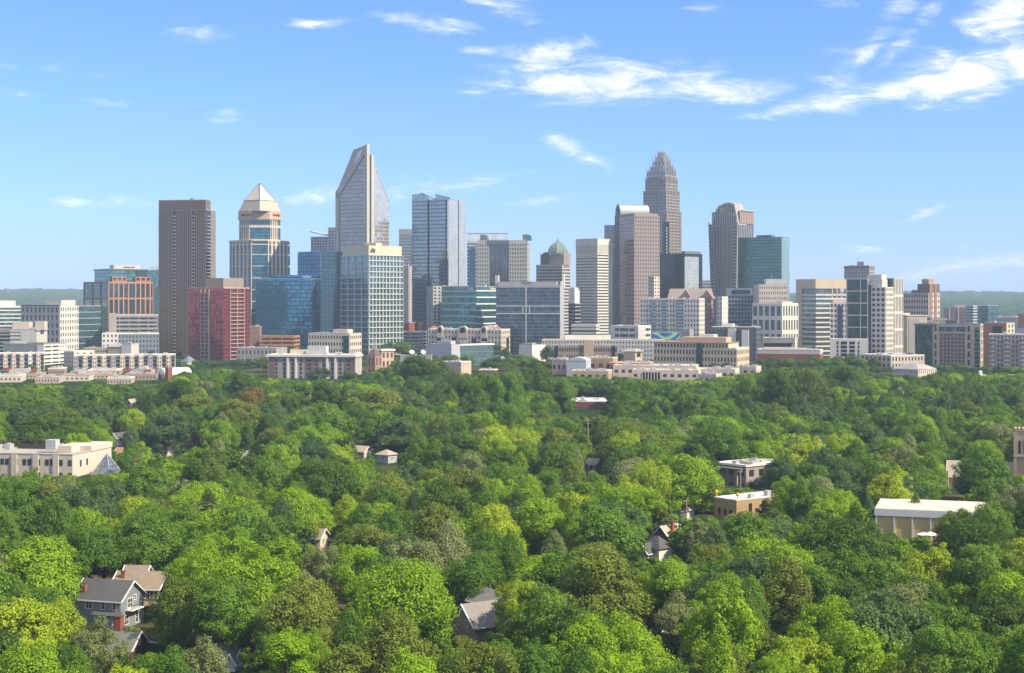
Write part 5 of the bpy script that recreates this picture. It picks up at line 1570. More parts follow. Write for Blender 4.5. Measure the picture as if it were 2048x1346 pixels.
# two-storey blue-grey house
b = house('timber_house', 'blue-grey two-storey house with dark roof, white trim and two brick chimneys', 148, 241, 287, 1180, 327)
BGS = wall('blue_grey_clapboard', (.27, .31, .36), .7, .06, joint=(900, .22))
gable(b, -b.L, 0, 0, b.R, 6.65, 10.0, 'x', BGS, SLATE)
for px, dbl in ((178, 2), (206.5, 1), (228.5, 1)): window(b, 'F', 0, b.fx(px), b.z(1213), 1.5 if dbl == 2 else .8, 1.6, dbl)
for px in (206.5, 228.5): window(b, 'F', -1.2, b.fx(px, -1.2), b.z(1241), .8, 1.6)
MB().box(b.fx(192), 0, -1.2, .05, -1, b.z(1230)).build('wall', BGS, b)
MB().slab([(b.fx(190), -1.8, b.z(1229)), (.5, -1.8, b.z(1229)), (.5, .1, b.z(1224)), (b.fx(190), .1, b.z(1224))], .2).build('skirt_roof', SLATE, b)
b.box('corner_board', TRIM, -.14, .05, -1.26, -1.1, -1, b.z(1230))
window(b, 'R', 0, b.R * .40, b.z(1212), 1.9, 1.9, 2)
window(b, 'R', 0, b.R * .62, b.z(1204), .7, 1.0)
window(b, 'R', 0, b.R * .25, b.z(1244), 1.6, 1.9, 2)
window(b, 'R', 0, b.R * .70, b.z(1246), 1.0, 2.1)
b.box('balcony', TRIM, .05, 1.6, b.R * .2, b.R * .75, b.z(1226), b.z(1226) + .25)
mb = MB()
for i in range(12): mb.box(1.5, 1.56, b.R * (.2 + .05 * i), b.R * (.2 + .05 * i) + .06, b.z(1226) + .2, b.z(1226) + 1.1)
mb.box(1.48, 1.58, b.R * .2, b.R * .76, b.z(1226) + 1.1, b.z(1226) + 1.18).build('railing', DARKM, b)
chimney(b, b.fx(160), 1.6, 5, b.z(1175), .95)
chimney(b, b.fx(186, 5), b.R * .55, 7, b.z(1167), .9)
# brown-roofed olive house behind
b = house('timber_house', 'olive house with wide brown shingle roof behind the blue-grey house', 222, 316, 340, 1152, 347)
OLV = wall('olive_clapboard', (.16, .155, .12), .7, .06, joint=(900, .22))
gable(b, -b.L, 0, 0, b.R + 3, 5.4, 8.2, 'x', OLV, TAUPE)
gable(b, b.fx(240, 3), b.fx(282, 3), 4, 12, 6, 9.2, 'x', OLV, TAUPE)
for px in (287, 304, 311): window(b, 'F', 0, b.fx(px), b.z(1190), .9, 1.4)
b.box('band_board', TRIM, -b.L, .06, -.06, .02, b.z(1206), b.z(1206) + .25)
MB().slab([(b.fx(280), -1.6, b.z(1209)), (.3, -1.6, b.z(1209)), (.3, .1, b.z(1204)), (b.fx(280), .1, b.z(1204))], .2).build('porch_roof', TAUPE, b)
chimney(b, b.fx(236), 3.5, 6, b.z(1150), .8)
# low house with the tall brick chimney
b = house('brick_house', 'low red-brick house with grey-green roof and a broad brick chimney', 190, 262, 294, 1271, 298)
gable(b, -b.L, 0, 0, b.R, 2.9, 5.6, 'x', wall('dark_red_clapboard', (.10, .035, .03)), wall('grey_green_shingle', (.17, .185, .16), .85, .2, joint=(.9, .5)))
chimney(b, b.fx(238, 3.6), 3.6, 2, b.z(1243), 1.5)
window(b, 'R', 0, b.R * .5, 3.4, .8, .9)
b.box('side_trim', TRIM, .05, 2.5, b.R - .2, b.R, 2.6, 2.8)
b = house('bungalow', 'low grey-brown bungalow roof with white eaves near the bottom edge', 428, 468, 482, 1293, 292)
gable(b, -b.L, 0, 0, b.R + 2, 2.6, 4.4, 'x', WHITE, GREYSH)
gable(b, b.fx(458), b.fx(476), -1.5, 3, 2.2, 3.6, 'y', WHITE, GREYSH)
# taupe house at the bottom centre
b = house('timber_house', 'taupe house with intersecting grey roofs and white barge boards, bottom centre', 904, 950, 1012, 1228, 316)
TPW = wall('taupe_clapboard', (.30, .275, .20), .7, .06, joint=(900, .22))
gable(b, -b.L, 0, 0, b.R, 3.4, 7.2, 'y', TPW, GREYSH)
gable(b, b.fx(922, 5), b.fx(992, 5), 7, 14, 6.0, 8.4, 'x', wall('tan_clapboard', (.46, .34, .23), .7, .06), GREYSH)
gable(b, -2.0, 3.5, 5.5, 11, 4.4, 6.6, 'x', TPW, GREYSH)
window(b, 'F', 0, -b.L * .35, 3.2, .8, 1.3)
window(b, 'F', 0, -b.L * .7, 3.2, .8, 1.3)
MB().tube((-b.L / 2, -.7, 6.0), (-b.L / 2, -.62, 6.0), .45, n=14).build('gable_roundel', TRIM, b)
MB().tube((b.fx(980, 10), 10, 8.0), (b.fx(980, 10), 10, 9.6), .1).build('vent_pipe', METAL, b)
# houses right of centre
b = house('timber_house', 'house with broad tan roof and three brick chimneys right of centre', 1304, 1342, 1366, 1042, 424)
gable(b, -b.L, 0, 0, b.R + 2, 4.4, 7.8, 'y', wall('blue_black_wall', (.06, .07, .085)), TANSH)
gable(b, -2, 6, 7, 14, 4.4, 7.6, 'x', CREAM2, TANSH)
chimney(b, -b.L * .78, 2.5, 4, 7.3, .9)
chimney(b, -b.L * .3, b.R * .6, 5, 8.9, 1.0)
chimney(b, -b.L * .55, b.R * .9, 6, 9.1, .8)
b = house('timber_house', 'house with charcoal hipped roof in front of the broad tan roof', 1284, 1318, 1344, 1086, 412)
hip(b, -b.L, 0, 0, b.R, 3.6, 6.6, WHITE, SLATE)
gable(b, -b.L * .8, -b.L * .3, -2.5, 4, 3.0, 5.0, 'y', WHITE, SLATE)
b = house('timber_house', 'far tan gabled roof peeping over the broad tan roof', 1330, 1362, 1378, 1022, 480)
gable(b, -b.L, 0, 0, b.R + 3, 5, 8, 'y', WHITE, TANSH)
# tan brick building with yellow finials
b = Bld('brick_building', 'tan brick building with white roof and three yellow finials', 'building', 1428, 1473, 1508.5, 1002, 470, gz=0.0, R=22)
TBR = wall('tan_building_brick', (.40, .28, .16), joint=(.8, .4))
b.box('wall', TBR, -b.L, 0, 0, b.R, -1, b.H)
b.roof(-b.L, 0, 0, b.R, b.H, ROOFW, 2, .35)
for q in (.28, .55, .78): b.box('window', WINBR, -.1, .12, b.R * q - .7, b.R * q + .7, b.H - 5.2, b.H - 1.2)
for i in range(3): b.box('window', WINBR, -b.L * (.25 + .25 * i) - .5, -b.L * (.25 + .25 * i) + .5, -.12, .1, b.H - 5, b.H - 3)
YEL = paint('finial_yellow', (.75, .48, .04))
for (x, y) in ((-b.L + .5, .6), (-.5, 1.0), (-.5, b.R - .8)):
    mb = MB().cone(x, y, b.H + .2, b.H + 1.2, .22, .16, 8)
    for j in range(4): mb.cone(x, y, b.H + 1.2 + j * .35, b.H + 1.55 + j * .35, (.05, .5, .6, .45)[j], (.5, .6, .45, .05)[j], 10)
    mb.build('finial', YEL, b)
mb = MB()
for i in range(8): mb.box(-b.L * .5 + i * .5, -b.L * .5 + i * .5 + .5, -1.6, -.2, i * .45 + .5, i * .45 + .62)
mb.build('outside_stair', DARKM, b)
# white flat-roofed building behind the bright tree
b = Bld('flat_roofed_building', 'white flat-roofed building with grey wall and rooftop units behind the bright green tree', 'building', 1436, 1492, 1532, 934, 565, gz=0.0, R=22)
b.grid(b.full(-1), 2, .5, wall('grey_beige_wall', (.34, .30, .28)), WINBR, F=(5, .5), R=(4, .5), d=.3, lim=18)
b.roof(-b.L - .6, .6, -.6, b.R, b.H, ROOFW, 7, .8)
for q in (.2, .55): b.box('porch_post', GREYC, -b.L * q - .3, -b.L * q + .3, -2.2, -1.6, -1, b.H - 1)
b.box('porch_roof', GREYC, -b.L, -.5, -2.4, -.35, b.H - 1, b.H - .7)
# big white roof with yellow bays
b = Bld('market_hall', 'wide building with broad white roof and yellow wall bays between white posts', 'hall', 1751, 1985, 1985, 1028, 440, gz=0.0, R=24)
YW = wall('ochre_panel', (.66, .50, .24))
b.box('wall', YW, -b.L, 0, .2, b.R, -1, b.H - .3)
b.box('fascia', wall('pale_fascia', (.70, .70, .72), var=.05), -b.L - .3, .3, -.35, .195, b.z(1040.5), b.H + .2)
for i in range(8): b.box('post', TRIM, -b.L + i * 5.25 - .02, -b.L + i * 5.25 + .5, -.22, .3, -1, b.z(1041))
b.box('roof', wall('stained_white_roof', (.66, .59, .48), var=.3), -b.L - .2, .2, -.25, b.R, b.H + .2, b.H + .35)
for (q, w) in ((.12, 3), (.36, 5), (.6, 4)): b.box('roof_patch', wall('roof_dirt', (.42, .36, .30), var=.3), -b.L * q - w, -b.L * q, 1 + q * 20, 1.4 + q * 20, b.H + .35, b.H + .40)
# pale courtyard in front of it
o = MB().box((1838 - CX) / F * 416, (1912 - CX) / F * 416, 404, 432, .02, .05).build('courtyard', wall('pale_paving', (.62, .58, .55)), kind='structure')
for i, (px, D, lab) in enumerate(((1849, 418, 'white canvas parasol nearest the yellow-bayed hall'), (1861, 412, 'white canvas parasol right of the other one beside the yellow-bayed hall'))):
    x = (px - CX) / F * D
    t = empty('parasol', (x, D, 0))
    tag(t, lab, 'parasol', 'white parasols by the hall')
    zt = CH + (HY - 1063) / F * D
    MB().cone(0, 0, zt - .8, zt, 2.2, .05, 10).build('canopy', TRIM, t)
    MB().tube((0, 0, 0), (0, 0, zt - .5), .05).build('pole', METAL, t)
# cream office with the glass pyramid on the left
b = Bld('flat_roofed_office', 'cream flat-roofed office with small dark windows and rooftop cooling unit at the left edge', 'office', -70, 145, 229, 911, 588, gz=0.0, R=34)
CO = wall('peach_white_stucco', (.64, .55, .47), var=.08)
b.box('wall', CO, -b.L, 0, 0, b.R, -1, b.H)
b.roof(-b.L, 0, 0, b.R, b.H, wall('stained_grey_roof', (.40, .37, .34), var=.35), 5, .5)
for px in (4.5, 14, 32, 49, 59, 77, 94, 104, 122, 140):
    b.box('window', PANE, b.fx(px) - .75, b.fx(px) + .75, -.1, .12, b.z(932), b.z(920))
for px in (122, 140, 32, 77): b.box('window', PANE, b.fx(px) - .75, b.fx(px) + .75, -.1, .12, b.z(957), b.z(946))
for q in (.2, .36): b.box('window', PANE, -.12, .1, b.R * q - .7, b.R * q + .7, b.H - 5, b.H - 2.4)
for q in (29, 72, 112): b.box('wall_rib', CO, b.fx(q) - 1.2, b.fx(q) + 1.2, -.5, .1, -1, b.H - .1)
b.box('penthouse', CO, b.fx(114, 8), b.fx(143, 8), 8, 22, b.H + .15, b.z(892, 8))
b.box('roof_wall', wall('dark_roof_wall', (.06, .055, .05)), b.fx(36, 20), b.fx(92, 20), 20, 20.5, b.H + .15, b.H + 2)
cu = MB().box(b.fx(91, 6), b.fx(111, 6), 6, 9.5, b.H + 1.6, b.z(881, 6))
for q in (91, 97, 103, 109.5): cu.box(b.fx(q, 6), b.fx(q, 6) + .25, 6.2, 6.45, b.H + .1, b.H + 1.6)
cu.build('cooling_unit', wall('pale_blue_metal', (.44, .48, .52)), b)
b.box('parapet_step', CO, -10, .3, b.R * .45, b.R + .3, b.H + .1, b.H + 2.3)
P = lambda px, py, D: ((px - CX) / F * D, D, CH + (HY - py) / F * D)
t = empty('glass_pyramid', ((214 - CX) / F * 600, 600, 0))
tag(t, 'grey glass pyramid skylight beside the cream flat-roofed office', 'skylight')
zt = CH + (HY - 906) / F * 600
hw = 5.6
MB().prism([(-hw, -hw), (hw, -hw), (hw, hw), (-hw, hw)], zt - 10.4, zt, [(-.05, -.05), (.05, -.05), (.05, .05), (-.05, .05)]).build('glazing', glass('pyramid_skylight', (.22, .27, .30), 1.2, 1.6, .04, None, (.32, .33, .33), .12, .3), t)
MB().box(-hw, hw, -hw, hw, -.5, zt - 10.42).build('base', CO, t)
mb = MB()
for (sx, sy) in ((-1, -1), (1, -1), (1, 1), (-1, 1)): mb.tube((sx * hw, sy * hw, zt - 10.4), (0, 0, zt), .14)
mb.build('ribs', LGREY, t)
t.rotation_euler = (0, 0, R_(-20))
# roofs glimpsed through the wood
glimpses = [(35, 70, 92, 873, 700, 'dark grey hipped roof behind the cream flat-roofed office', 'hip', SLATE, GREYC, 7.8),
            (221, 234, 246, 866, 700, 'white gabled house with dark roof and round gable window', 'gy', SLATE, WHITE, 9.6),
            (229, 244, 252, 896, 660, 'plain orange-tan roof right of the cream flat-roofed office', 'gx', ORSH, CREAM2, 7.5),
            (304, 334, 348, 890, 660, 'pale tan roof with brick chimney left of the orange tiled roof', 'gx', TANSH, CREAM2, 8.0),
            (367, 392, 402, 878, 700, 'orange tiled roof among dark trees', 'gx', ORSH, CREAM2, 8.0),
            (473, 485, 497, 903, 640, 'small grey gable deep in the trees left of centre', 'gy', GREYSH, WHITE, 7.0),
            (251, 262, 271, 797, 905, 'little tan gable far back in the left wood', 'gy', TANSH, CREAM2, 9.0),
            (702, 728, 744, 893, 655, 'broad pale tan roof in the gap at the middle of the wood', 'gx', TANSH, CREAM2, 8.2),
            (752, 776, 793, 901, 635, 'pale hipped roof over a light blue house in the middle gap', 'hip', TANSH, wall('light_blue_clapboard', (.40, .45, .48)), 8.2),
            (700, 728, 752, 880, 700, 'dark brown roof behind the two pale roofs in the middle gap', 'gx', BROWNB, CREAM2, 8.6),
            (666, 672, 679, 859, 735, 'tiny white gable left of the dark brown roof', 'gy', BROWNB, WHITE, 9.0),
            (603, 640, 652, 1060, 417, 'grey sloped roof with a brick chimney behind the bright trees', 'gx', GREYSH, CREAM2, 8.0),
            (1172, 1190, 1200, 918, 600, 'beige roof patch right of the dark central trees', 'gx', TANSH, CREAM2, 8.4),
            (1022, 1034, 1040, 990, 490, 'white wall of a small house by the leaning trunk', 'gx', GREYSH, WHITE, 7.4),
            (1044, 1062, 1074, 974, 510, 'dim grey gable with white edge in the central trees', 'gy', GREYSH, BRICK, 8.0),
            (1332, 1350, 1358, 1244, 312, 'white house with a dark brick chimney low in the trees', 'gx', GREYSH, WHITE, 5.5),
            (1530, 1562, 1578, 1232, 316, 'white house with pale grey roof in the lower right trees', 'gy', GREYSH, WHITE, 6.2),
            (784, 826, 848, 936, 610, 'low house with white roof vents below the light blue house', 'hip', GREYSH, CREAM2, 5.0),
            (872, 900, 912, 968, 560, 'small brown roof under the dark trees at the centre', 'gx', BROWNB, CREAM2, 6)]
for (xl, xc, xr, yt, D, lab, kind, rm, wm, zr) in glimpses:
    b = house('suburban_house', lab, xl, xc, xr, yt, D)
    zr = b.z(yt)
    zw = zr - min(3.2, max(2.0, b.R * .35))
    if kind == 'hip': hip(b, -b.L, 0, 0, max(6, b.R), zw, zr, wm, rm)
    else: gable(b, -b.L, 0, 0, max(6, b.R), zw, zr, 'x' if kind == 'gx' else 'y', wm, rm)
    if kind != 'gy': window(b, 'F', 0, -b.L * .4, zw - 1.4, 1, 1.4)
    else:
        window(b, 'F', 0, -b.L * .5, zw - .8, .8, 1.2)
    window(b, 'R', 0, 2.5, zw - 1.5, .9, 1.3)
    if 'chimney' in lab: chimney(b, -b.L * .25, 2.2, zw, zr + 1.3, .9)
b = Bld('brick_school', 'long red brick building with flat white roof in the middle of the wood', 'building', 1133, 1222, 1231, 805, 890, R=34)
b.box('wall', BRICK, -b.L, 0, 0, b.R, -1, b.H)
b.box('stone_band', CREAM2, -b.L - .05, .05, -.08, .1, b.z(822), b.z(820.5))
b.roof(-b.L, 0, 0, b.R, b.H, ROOFW, 5, .6)
b.box('roof_hatch', CREAM2, b.fx(1141), b.fx(1145), 8, 10, b.H, b.H + 2)
# stone church at the right edge
b = Bld('church', 'beige stone church with a square belfry tower at the right edge', 'church', 2029, 2062, 2062, 862, 546, gz=0.0, R=6.2)
STC = wall('church_stone', (.54, .41, .28), joint=(1.2, .5))
b.box('tower', STC, -b.L, 0, 0, b.R, -1, b.H)
mb = MB()
for i in range(5): mb.box(-b.L + i * b.L / 4.4, -b.L + i * b.L / 4.4 + .7, -.25, b.R, b.H, b.H + .9)
mb.build('battlement', STC, b)
for q in (-b.L + .02, -.7): b.box('buttress', STC, q - .3, q + .8, -.6, .1, -1, b.H - 1)
for q in (.38, .7): b.box('belfry_opening', GDARK, -b.L * q - .32, -b.L * q + .32, -.1, .1, b.z(908), b.z(882))
b.box('string_course', CREAM2, -b.L - .2, .2, -.7, .1, b.z(914), b.z(912))
gable(b, b.fx(1896, 2), -b.L - .1, 2, 12, 7, 12, 'x', STC, TANSH)
b.box('porch', CREAM, b.fx(1893), b.fx(1897), -1, 2, -1, 9)


# utility poles
def pole(label, px, y0, y1, D, arm, lamp=0, wires=()):
    x = (px - CX) / F * D
    zt = CH + (HY - y0) / F * D
    t = empty('utility_pole', (x, D, 0))
    tag(t, label, 'utility pole', 'utility poles among the trees')
    WD = wall('weathered_wood', (.40, .27, .18))
    MB().tube((0, 0, -.5), (0, 0, zt), .26, .18, 8).build('post', WD, t)
    m = MB().box(-arm, arm, -.09, .09, zt - .75, zt - .53)
    if arm > .9: m.box(-arm * .8, arm * .8, -.09, .09, zt - 1.9, zt - 1.7)
    c = m.build('crossarm', WD, t)
    for q in (-.9, -.4, .4, .9): MB().cone(q * arm, 0, zt - .53, zt - .25, .09, .05, 6).build('insulator', LGREY, c)
    if lamp:
        MB().tube((0, 0, zt - 6), (1.6, -.2, zt - 4.9), .07).tube((1.6, -.2, zt - 4.9), (2.9, -.3, zt - 4.7), .09).build('lamp_arm', METAL, t)
    if wires:
        m = MB()
        for (dx, dy, dz, h) in wires:
            p0 = Vector((0, 0, zt - h))
            p1 = Vector((dx, dy, zt - h + dz))
            for i in range(8):
                a, e = i / 8, (i + 1) / 8
                sag = lambda q: Vector((0, 0, -2.2 * 4 * q * (1 - q)))
                m.tube(p0.lerp(p1, a) + sag(a), p0.lerp(p1, e) + sag(e), .035, n=4)
        m.build('cables', DARKM, t)


pole('wooden utility pole with curved street-lamp arm at the left edge', 56, 1026, 1062, 425, 1.3, 1, [(-40, 4, 1, .6), (-40, 5, 0, 4)])
pole('wooden utility pole in the trees below the red brick building', 1176, 838, 862, 640, 1.3)
pole('wooden utility pole beside the far tan gabled roof', 1373, 998, 1040, 470, .8, 0, [(17, -2, -2, .6), (17, -2, -3, 2)])
pole('pale utility pole behind the tan building with finials', 1481, 940, 985, 520, .8)
# ------------------------------------------------------------------ trees
def leafmat(key, c, c2):
    m, nt, out = newmat(key)
    k = NT(nt)
    oi = k.n('ShaderNodeObjectInfo')
    tc = k.n('ShaderNodeTexCoord').outputs['Object']
    n1 = k.n('ShaderNodeTexNoise')
    n1.inputs['Scale'].default_value = .42
    n1.inputs['Detail'].default_value = 4
    k.l(tc, n1.inputs['Vector'])
    wn = k.n('ShaderNodeTexWhiteNoise', noise_dimensions='3D')
    sc = k.n('ShaderNodeVectorMath', operation='SNAP')
    k.l(tc, sc.inputs[0])
    sc.inputs[1].default_value = (.7, .7, .7)
    k.l(sc.outputs[0], wn.inputs['Vector'])
    f = k.m('ADD', k.m('MULTIPLY', k.m('SUBTRACT', n1.outputs[0], .5), 2.0), k.m('ADD', k.m('MULTIPLY', k.m('SUBTRACT', oi.outputs['Random'], .5), .9), .5), clamp=True)
    col = k.mix(f, c, c2)
    col = k.scale(col, k.m('ADD', .80, k.m('MULTIPLY', wn.outputs[0], .40)))
    d = k.n('ShaderNodeBsdfDiffuse')
    k.l(col, d.inputs[0])
    t = k.n('ShaderNodeBsdfTranslucent')
    k.l(k.mix(.35, col, (c2[0] * 1.3, c2[1] * 1.2, c2[2] * .6)), t.inputs[0])
    g = k.n('ShaderNodeBsdfGlossy')
    g.inputs['Color'].default_value = (.6, .65, .6, 1)
    g.inputs['Roughness'].default_value = .5
    a = k.n('ShaderNodeMixShader')
    a.inputs[0].default_value = .36
    k.l(d.outputs[0], a.inputs[1]); k.l(t.outputs[0], a.inputs[2])
    b_ = k.n('ShaderNodeMixShader')
    b_.inputs[0].default_value = .012
    k.l(a.outputs[0], b_.inputs[1]); k.l(g.outputs[0], b_.inputs[2])
    k.l(b_.outputs[0], out.inputs[0])
    return m


LEAF = {
    'deep': leafmat('leaf_deep_green', (0.0585, 0.118, 0.014), (0.1086, 0.186, 0.0195)),
    'mid': leafmat('leaf_mid_green', (0.0948, 0.1996, 0.0167), (0.1626, 0.282, 0.0251)),
    'bright': leafmat('leaf_bright_green', (0.1738, 0.3088, 0.0111), (0.2749, 0.4165, 0.0167)),
    'yellow': leafmat('leaf_yellow_green', (0.2517, 0.3612, 0.014), (0.3737, 0.4614, 0.0251)),
    'olive': leafmat('leaf_olive', (0.1337, 0.1904, 0.0222), (0.2222, 0.2693, 0.0362)),
    'blue': leafmat('leaf_blue_green', (0.0677, 0.1342, 0.0362), (0.1326, 0.2096, 0.0557)),
    'silver': leafmat('leaf_pale_silver_green', (0.1912, 0.2339, 0.0696), (0.2901, 0.3234, 0.1184)),
    'russet': leafmat('leaf_russet', (0.1823, 0.1335, 0.0306), (0.2904, 0.1984, 0.0487)),
}
WORDS = {'deep': 'deep green', 'mid': 'mid green', 'bright': 'bright green', 'yellow': 'yellow-green', 'olive': 'olive green', 'blue': 'bluish green', 'silver': 'pale silvery green', 'russet': 'brownish'}
BARK = wall('tree_bark', (.13, .10, .075), .9, .25)


def crown_mesh(name, seed, kind):
    """a crown as thousands of small leaf sprays on many clumps spread through its volume; natural size: about 16 m wide, 18 m tall"""
    rs = np.random.RandomState(seed)
    lobes = []
    if kind in ('round', 'broad', 'loose', 'small'):
        hw, z0, z1 = {'round': (7.4, 3.2, 18.0), 'broad': (8.8, 3.2, 18.0), 'loose': (7.6, 4.0, 19.0), 'small': (5.2, 1.2, 11.0)}[kind]
        n = {'round': 46, 'broad': 60, 'loose': 40, 'small': 26}[kind]
        zc, hz = z0 + (z1 - z0) * .44, (z1 - z0) * .5
        for i in range(n):
            t = rs.uniform(0, 2 * math.pi)
            s = 1 - 1.72 * ((i + .5) / n) ** 1.1
            q = math.sqrt(max(0, 1 - s * s))
            k_ = rs.uniform(.66, .92) if kind != 'loose' else rs.uniform(.58, 1.0)
            g = t + i * 2.4
            lobes.append((math.cos(g) * q * hw * k_, math.sin(g) * q * hw * k_, zc + s * (z1 - zc if s > 0 else zc - z0) * k_, rs.uniform(.15, .31) * hw * (1.05 if kind != 'loose' else .92)))
        for i in range(10): lobes.append((rs.uniform(-.45, .45) * hw, rs.uniform(-.45, .45) * hw, zc + rs.uniform(-.3, .45) * hz, .34 * hw))
        for i in range(34):                          # small sprays that break the outline
            d_ = rs.normal(size=3); d_ /= np.linalg.norm(d_); d_[2] = abs(d_[2]) * (1 if rs.rand() < .8 else -.5)
            k_ = rs.uniform(.9, 1.08)
            lobes.append((d_[0] * hw * k_, d_[1] * hw * k_, zc + d_[2] * hz * k_ * 1.05, rs.uniform(.07, .13) * hw))
        # uneven outline
        a = rs.uniform(0, 6.28)
        lobes = [(x * (1 + .16 * math.cos(math.atan2(y, x) * 2 + a)), y * (1 + .16 * math.cos(math.atan2(y, x) * 3 - a)), z + 1.3 * math.sin(x * .45 + a) + .9 * math.sin(y * .5 - a), r) for x, y, z, r in lobes]
    elif kind == 'oval':
        for i in range(40):
            h = (i + .5) / 40
            q = math.sin(math.pi * min(1, h * .86 + .14)) ** .7
            g = i * 2.4 + rs.uniform(-.3, .3)
            lobes.append((math.cos(g) * 4.4 * q, math.sin(g) * 4.4 * q, 3.5 + 15.5 * h, rs.uniform(1.3, 2.0) * (.6 + .5 * q)))
        for i in range(7): lobes.append((0, 0, 6 + i * 1.7, 2.4))
    elif kind == 'cone':
        for i in range(52):
            h = (i + .5) / 52
            q = 4.4 * (1 - h) ** .85 + .3
            g = i * 2.4 + rs.uniform(-.3, .3)
            lobes.append((math.cos(g) * q * .8, math.sin(g) * q * .8, 1.8 + 15.5 * h, .62 + q * .26))
        for i in range(7): lobes.append((0, 0, 3.5 + i * 1.9, 2.2 * (1 - i / 8) + .3))
    else:                                            # pine: separate plates of needles
        for i in range(30):
            h = rs.uniform(0, 1)
            q = (1 - h) * 4.6 + 1.2
            g = rs.uniform(0, 6.28)
            lobes.append((math.cos(g) * q * rs.uniform(.5, 1), math.sin(g) * q * rs.uniform(.5, 1), 8 + 12 * h, rs.uniform(1.2, 1.9)))
    L = np.array(lobes)
    area = L[:, 3] ** 2
    tot = {'round': 34000, 'broad': 44000, 'loose': 28000, 'small': 17000, 'oval': 22000, 'cone': 19000, 'pine': 17000}[kind]
    cnt = np.maximum(30, (area / area.sum() * tot)).astype(int)
    P, N = [], []
    ctr = np.array([0, 0, L[:, 2].mean() - 1.0])
    for (x, y, z, r), c in zip(lobes, cnt):
        d = rs.normal(size=(c, 3))
        d /= np.linalg.norm(d, axis=1)[:, None]
        d[:, 2] *= np.where(d[:, 2] < 0, .75, 1)
        rad = r * (1 - .32 * rs.rand(c) ** 2) * (1 + .14 * np.sin(d[:, 0] * 7 + x) * np.sin(d[:, 1] * 7 + y) * np.sin(d[:, 2] * 6 + z))
        tuft = rs.rand(c) < .14
        rad = np.where(tuft, r * rs.uniform(1.02, 1.32, size=c), rad)
        p = np.array([x, y, z]) + d * rad[:, None] * np.array([1, 1, .95])
        P.append(p); N.append(d)
    P, N = np.concatenate(P), np.concatenate(N)
    # drop sprays buried deep inside other clumps, keep the shell and some inner shade
    keep = np.ones(len(P), bool)
    for (x, y, z, r) in lobes:
        dd = np.linalg.norm((P - np.array([x, y, z])) / np.array([1, 1, .95]), axis=1)
        keep &= ~((dd < r * .62) & (rs.rand(len(P)) < .9))
    P, N = P[keep], N[keep]
    n = len(P)
    out = P - ctr
    out /= np.linalg.norm(out, axis=1)[:, None]
    nn = N * .72 + out * .42 + rs.normal(size=(n, 3)) * .50 + np.array([0, 0, .26])
    nn /= np.linalg.norm(nn, axis=1)[:, None]
    a = np.cross(nn, rs.normal(size=(n, 3)))
    a /= np.linalg.norm(a, axis=1)[:, None] + 1e-9
    b = np.cross(nn, a)
    base = {'pine': .18, 'cone': .18, 'oval': .195}.get(kind, .205)
    s = base * rs.uniform(.65, 1.35, size=n)[:, None]
    w = s * rs.uniform(.55, .85, size=n)[:, None]
    bend = nn * (s * .25)
    V = np.stack([P - a * s, P + b * w + bend, P + a * s * 1.1, P - b * w + bend], 1).reshape(-1, 3)
    me = bpy.data.meshes.new(name)
    me.vertices.add(4 * n)
    me.vertices.foreach_set('co', V.astype(np.float32).ravel())
    me.loops.add(4 * n)
    me.loops.foreach_set('vertex_index', np.arange(4 * n, dtype=np.int32))
    me.polygons.add(n)
    me.polygons.foreach_set('loop_start', np.arange(0, 4 * n, 4, dtype=np.int32))
    me.polygons.foreach_set('loop_total', np.full(n, 4, dtype=np.int32))
    me.update(calc_edges=True)
    me.materials.append(LEAF['mid'])
    return me, lobes


def trunk_mesh(name, seed, lobes, kind):
    rs = random.Random(seed)
    mb = MB()
    top = max(l[2] for l in lobes)
    pts = [(0, 0, -.6, .55), (.1, .05, 2.5, .42), (.2 * rs.uniform(-1, 1), .2 * rs.uniform(-1, 1), top * .38, .34), (.4 * rs.uniform(-1, 1), .4 * rs.uniform(-1, 1), top * .62, .2), (0, 0, top * .88, .07)]
    for (x0, y0, z0, r0), (x1, y1, z1, r1) in zip(pts[:-1], pts[1:]): mb.tube((x0, y0, z0), (x1, y1, z1), r0, r1, 8)
    for l in rs.sample(lobes, min(12, len(lobes))):
        zb = top * rs.uniform(.22, .5)
        mid = (l[0] * .5, l[1] * .5, zb + (l[2] - zb) * .6)
        mb.tube((0.1, 0.05, zb), mid, .2, .12, 6).tube(mid, (l[0], l[1], l[2]), .12, .04, 6)
    return mb.mesh(name, BARK)


PROTO = {}
for kind, seeds in (('round', (1, 2, 3, 4, 5, 6)), ('broad', (11, 12, 13, 14)), ('loose', (21, 22, 23, 24)), ('small', (31, 32)), ('oval', (41, 42)), ('cone', (51, 52)), ('pine', (61, 62))):
    PROTO[kind] = []
    for s in seeds:
        me, lb = crown_mesh('%s_crown' % kind, s, kind)
        v = np.empty(len(me.vertices) * 3, np.float32)
        me.vertices.foreach_get('co', v)
        v = v.reshape(-1, 3)
        half = float(np.percentile(np.hypot(v[:, 0], v[:, 1]), 98))
        PROTO[kind].append((me, trunk_mesh('%s_trunk' % kind, s, lb, kind), half, float(v[:, 2].max())))

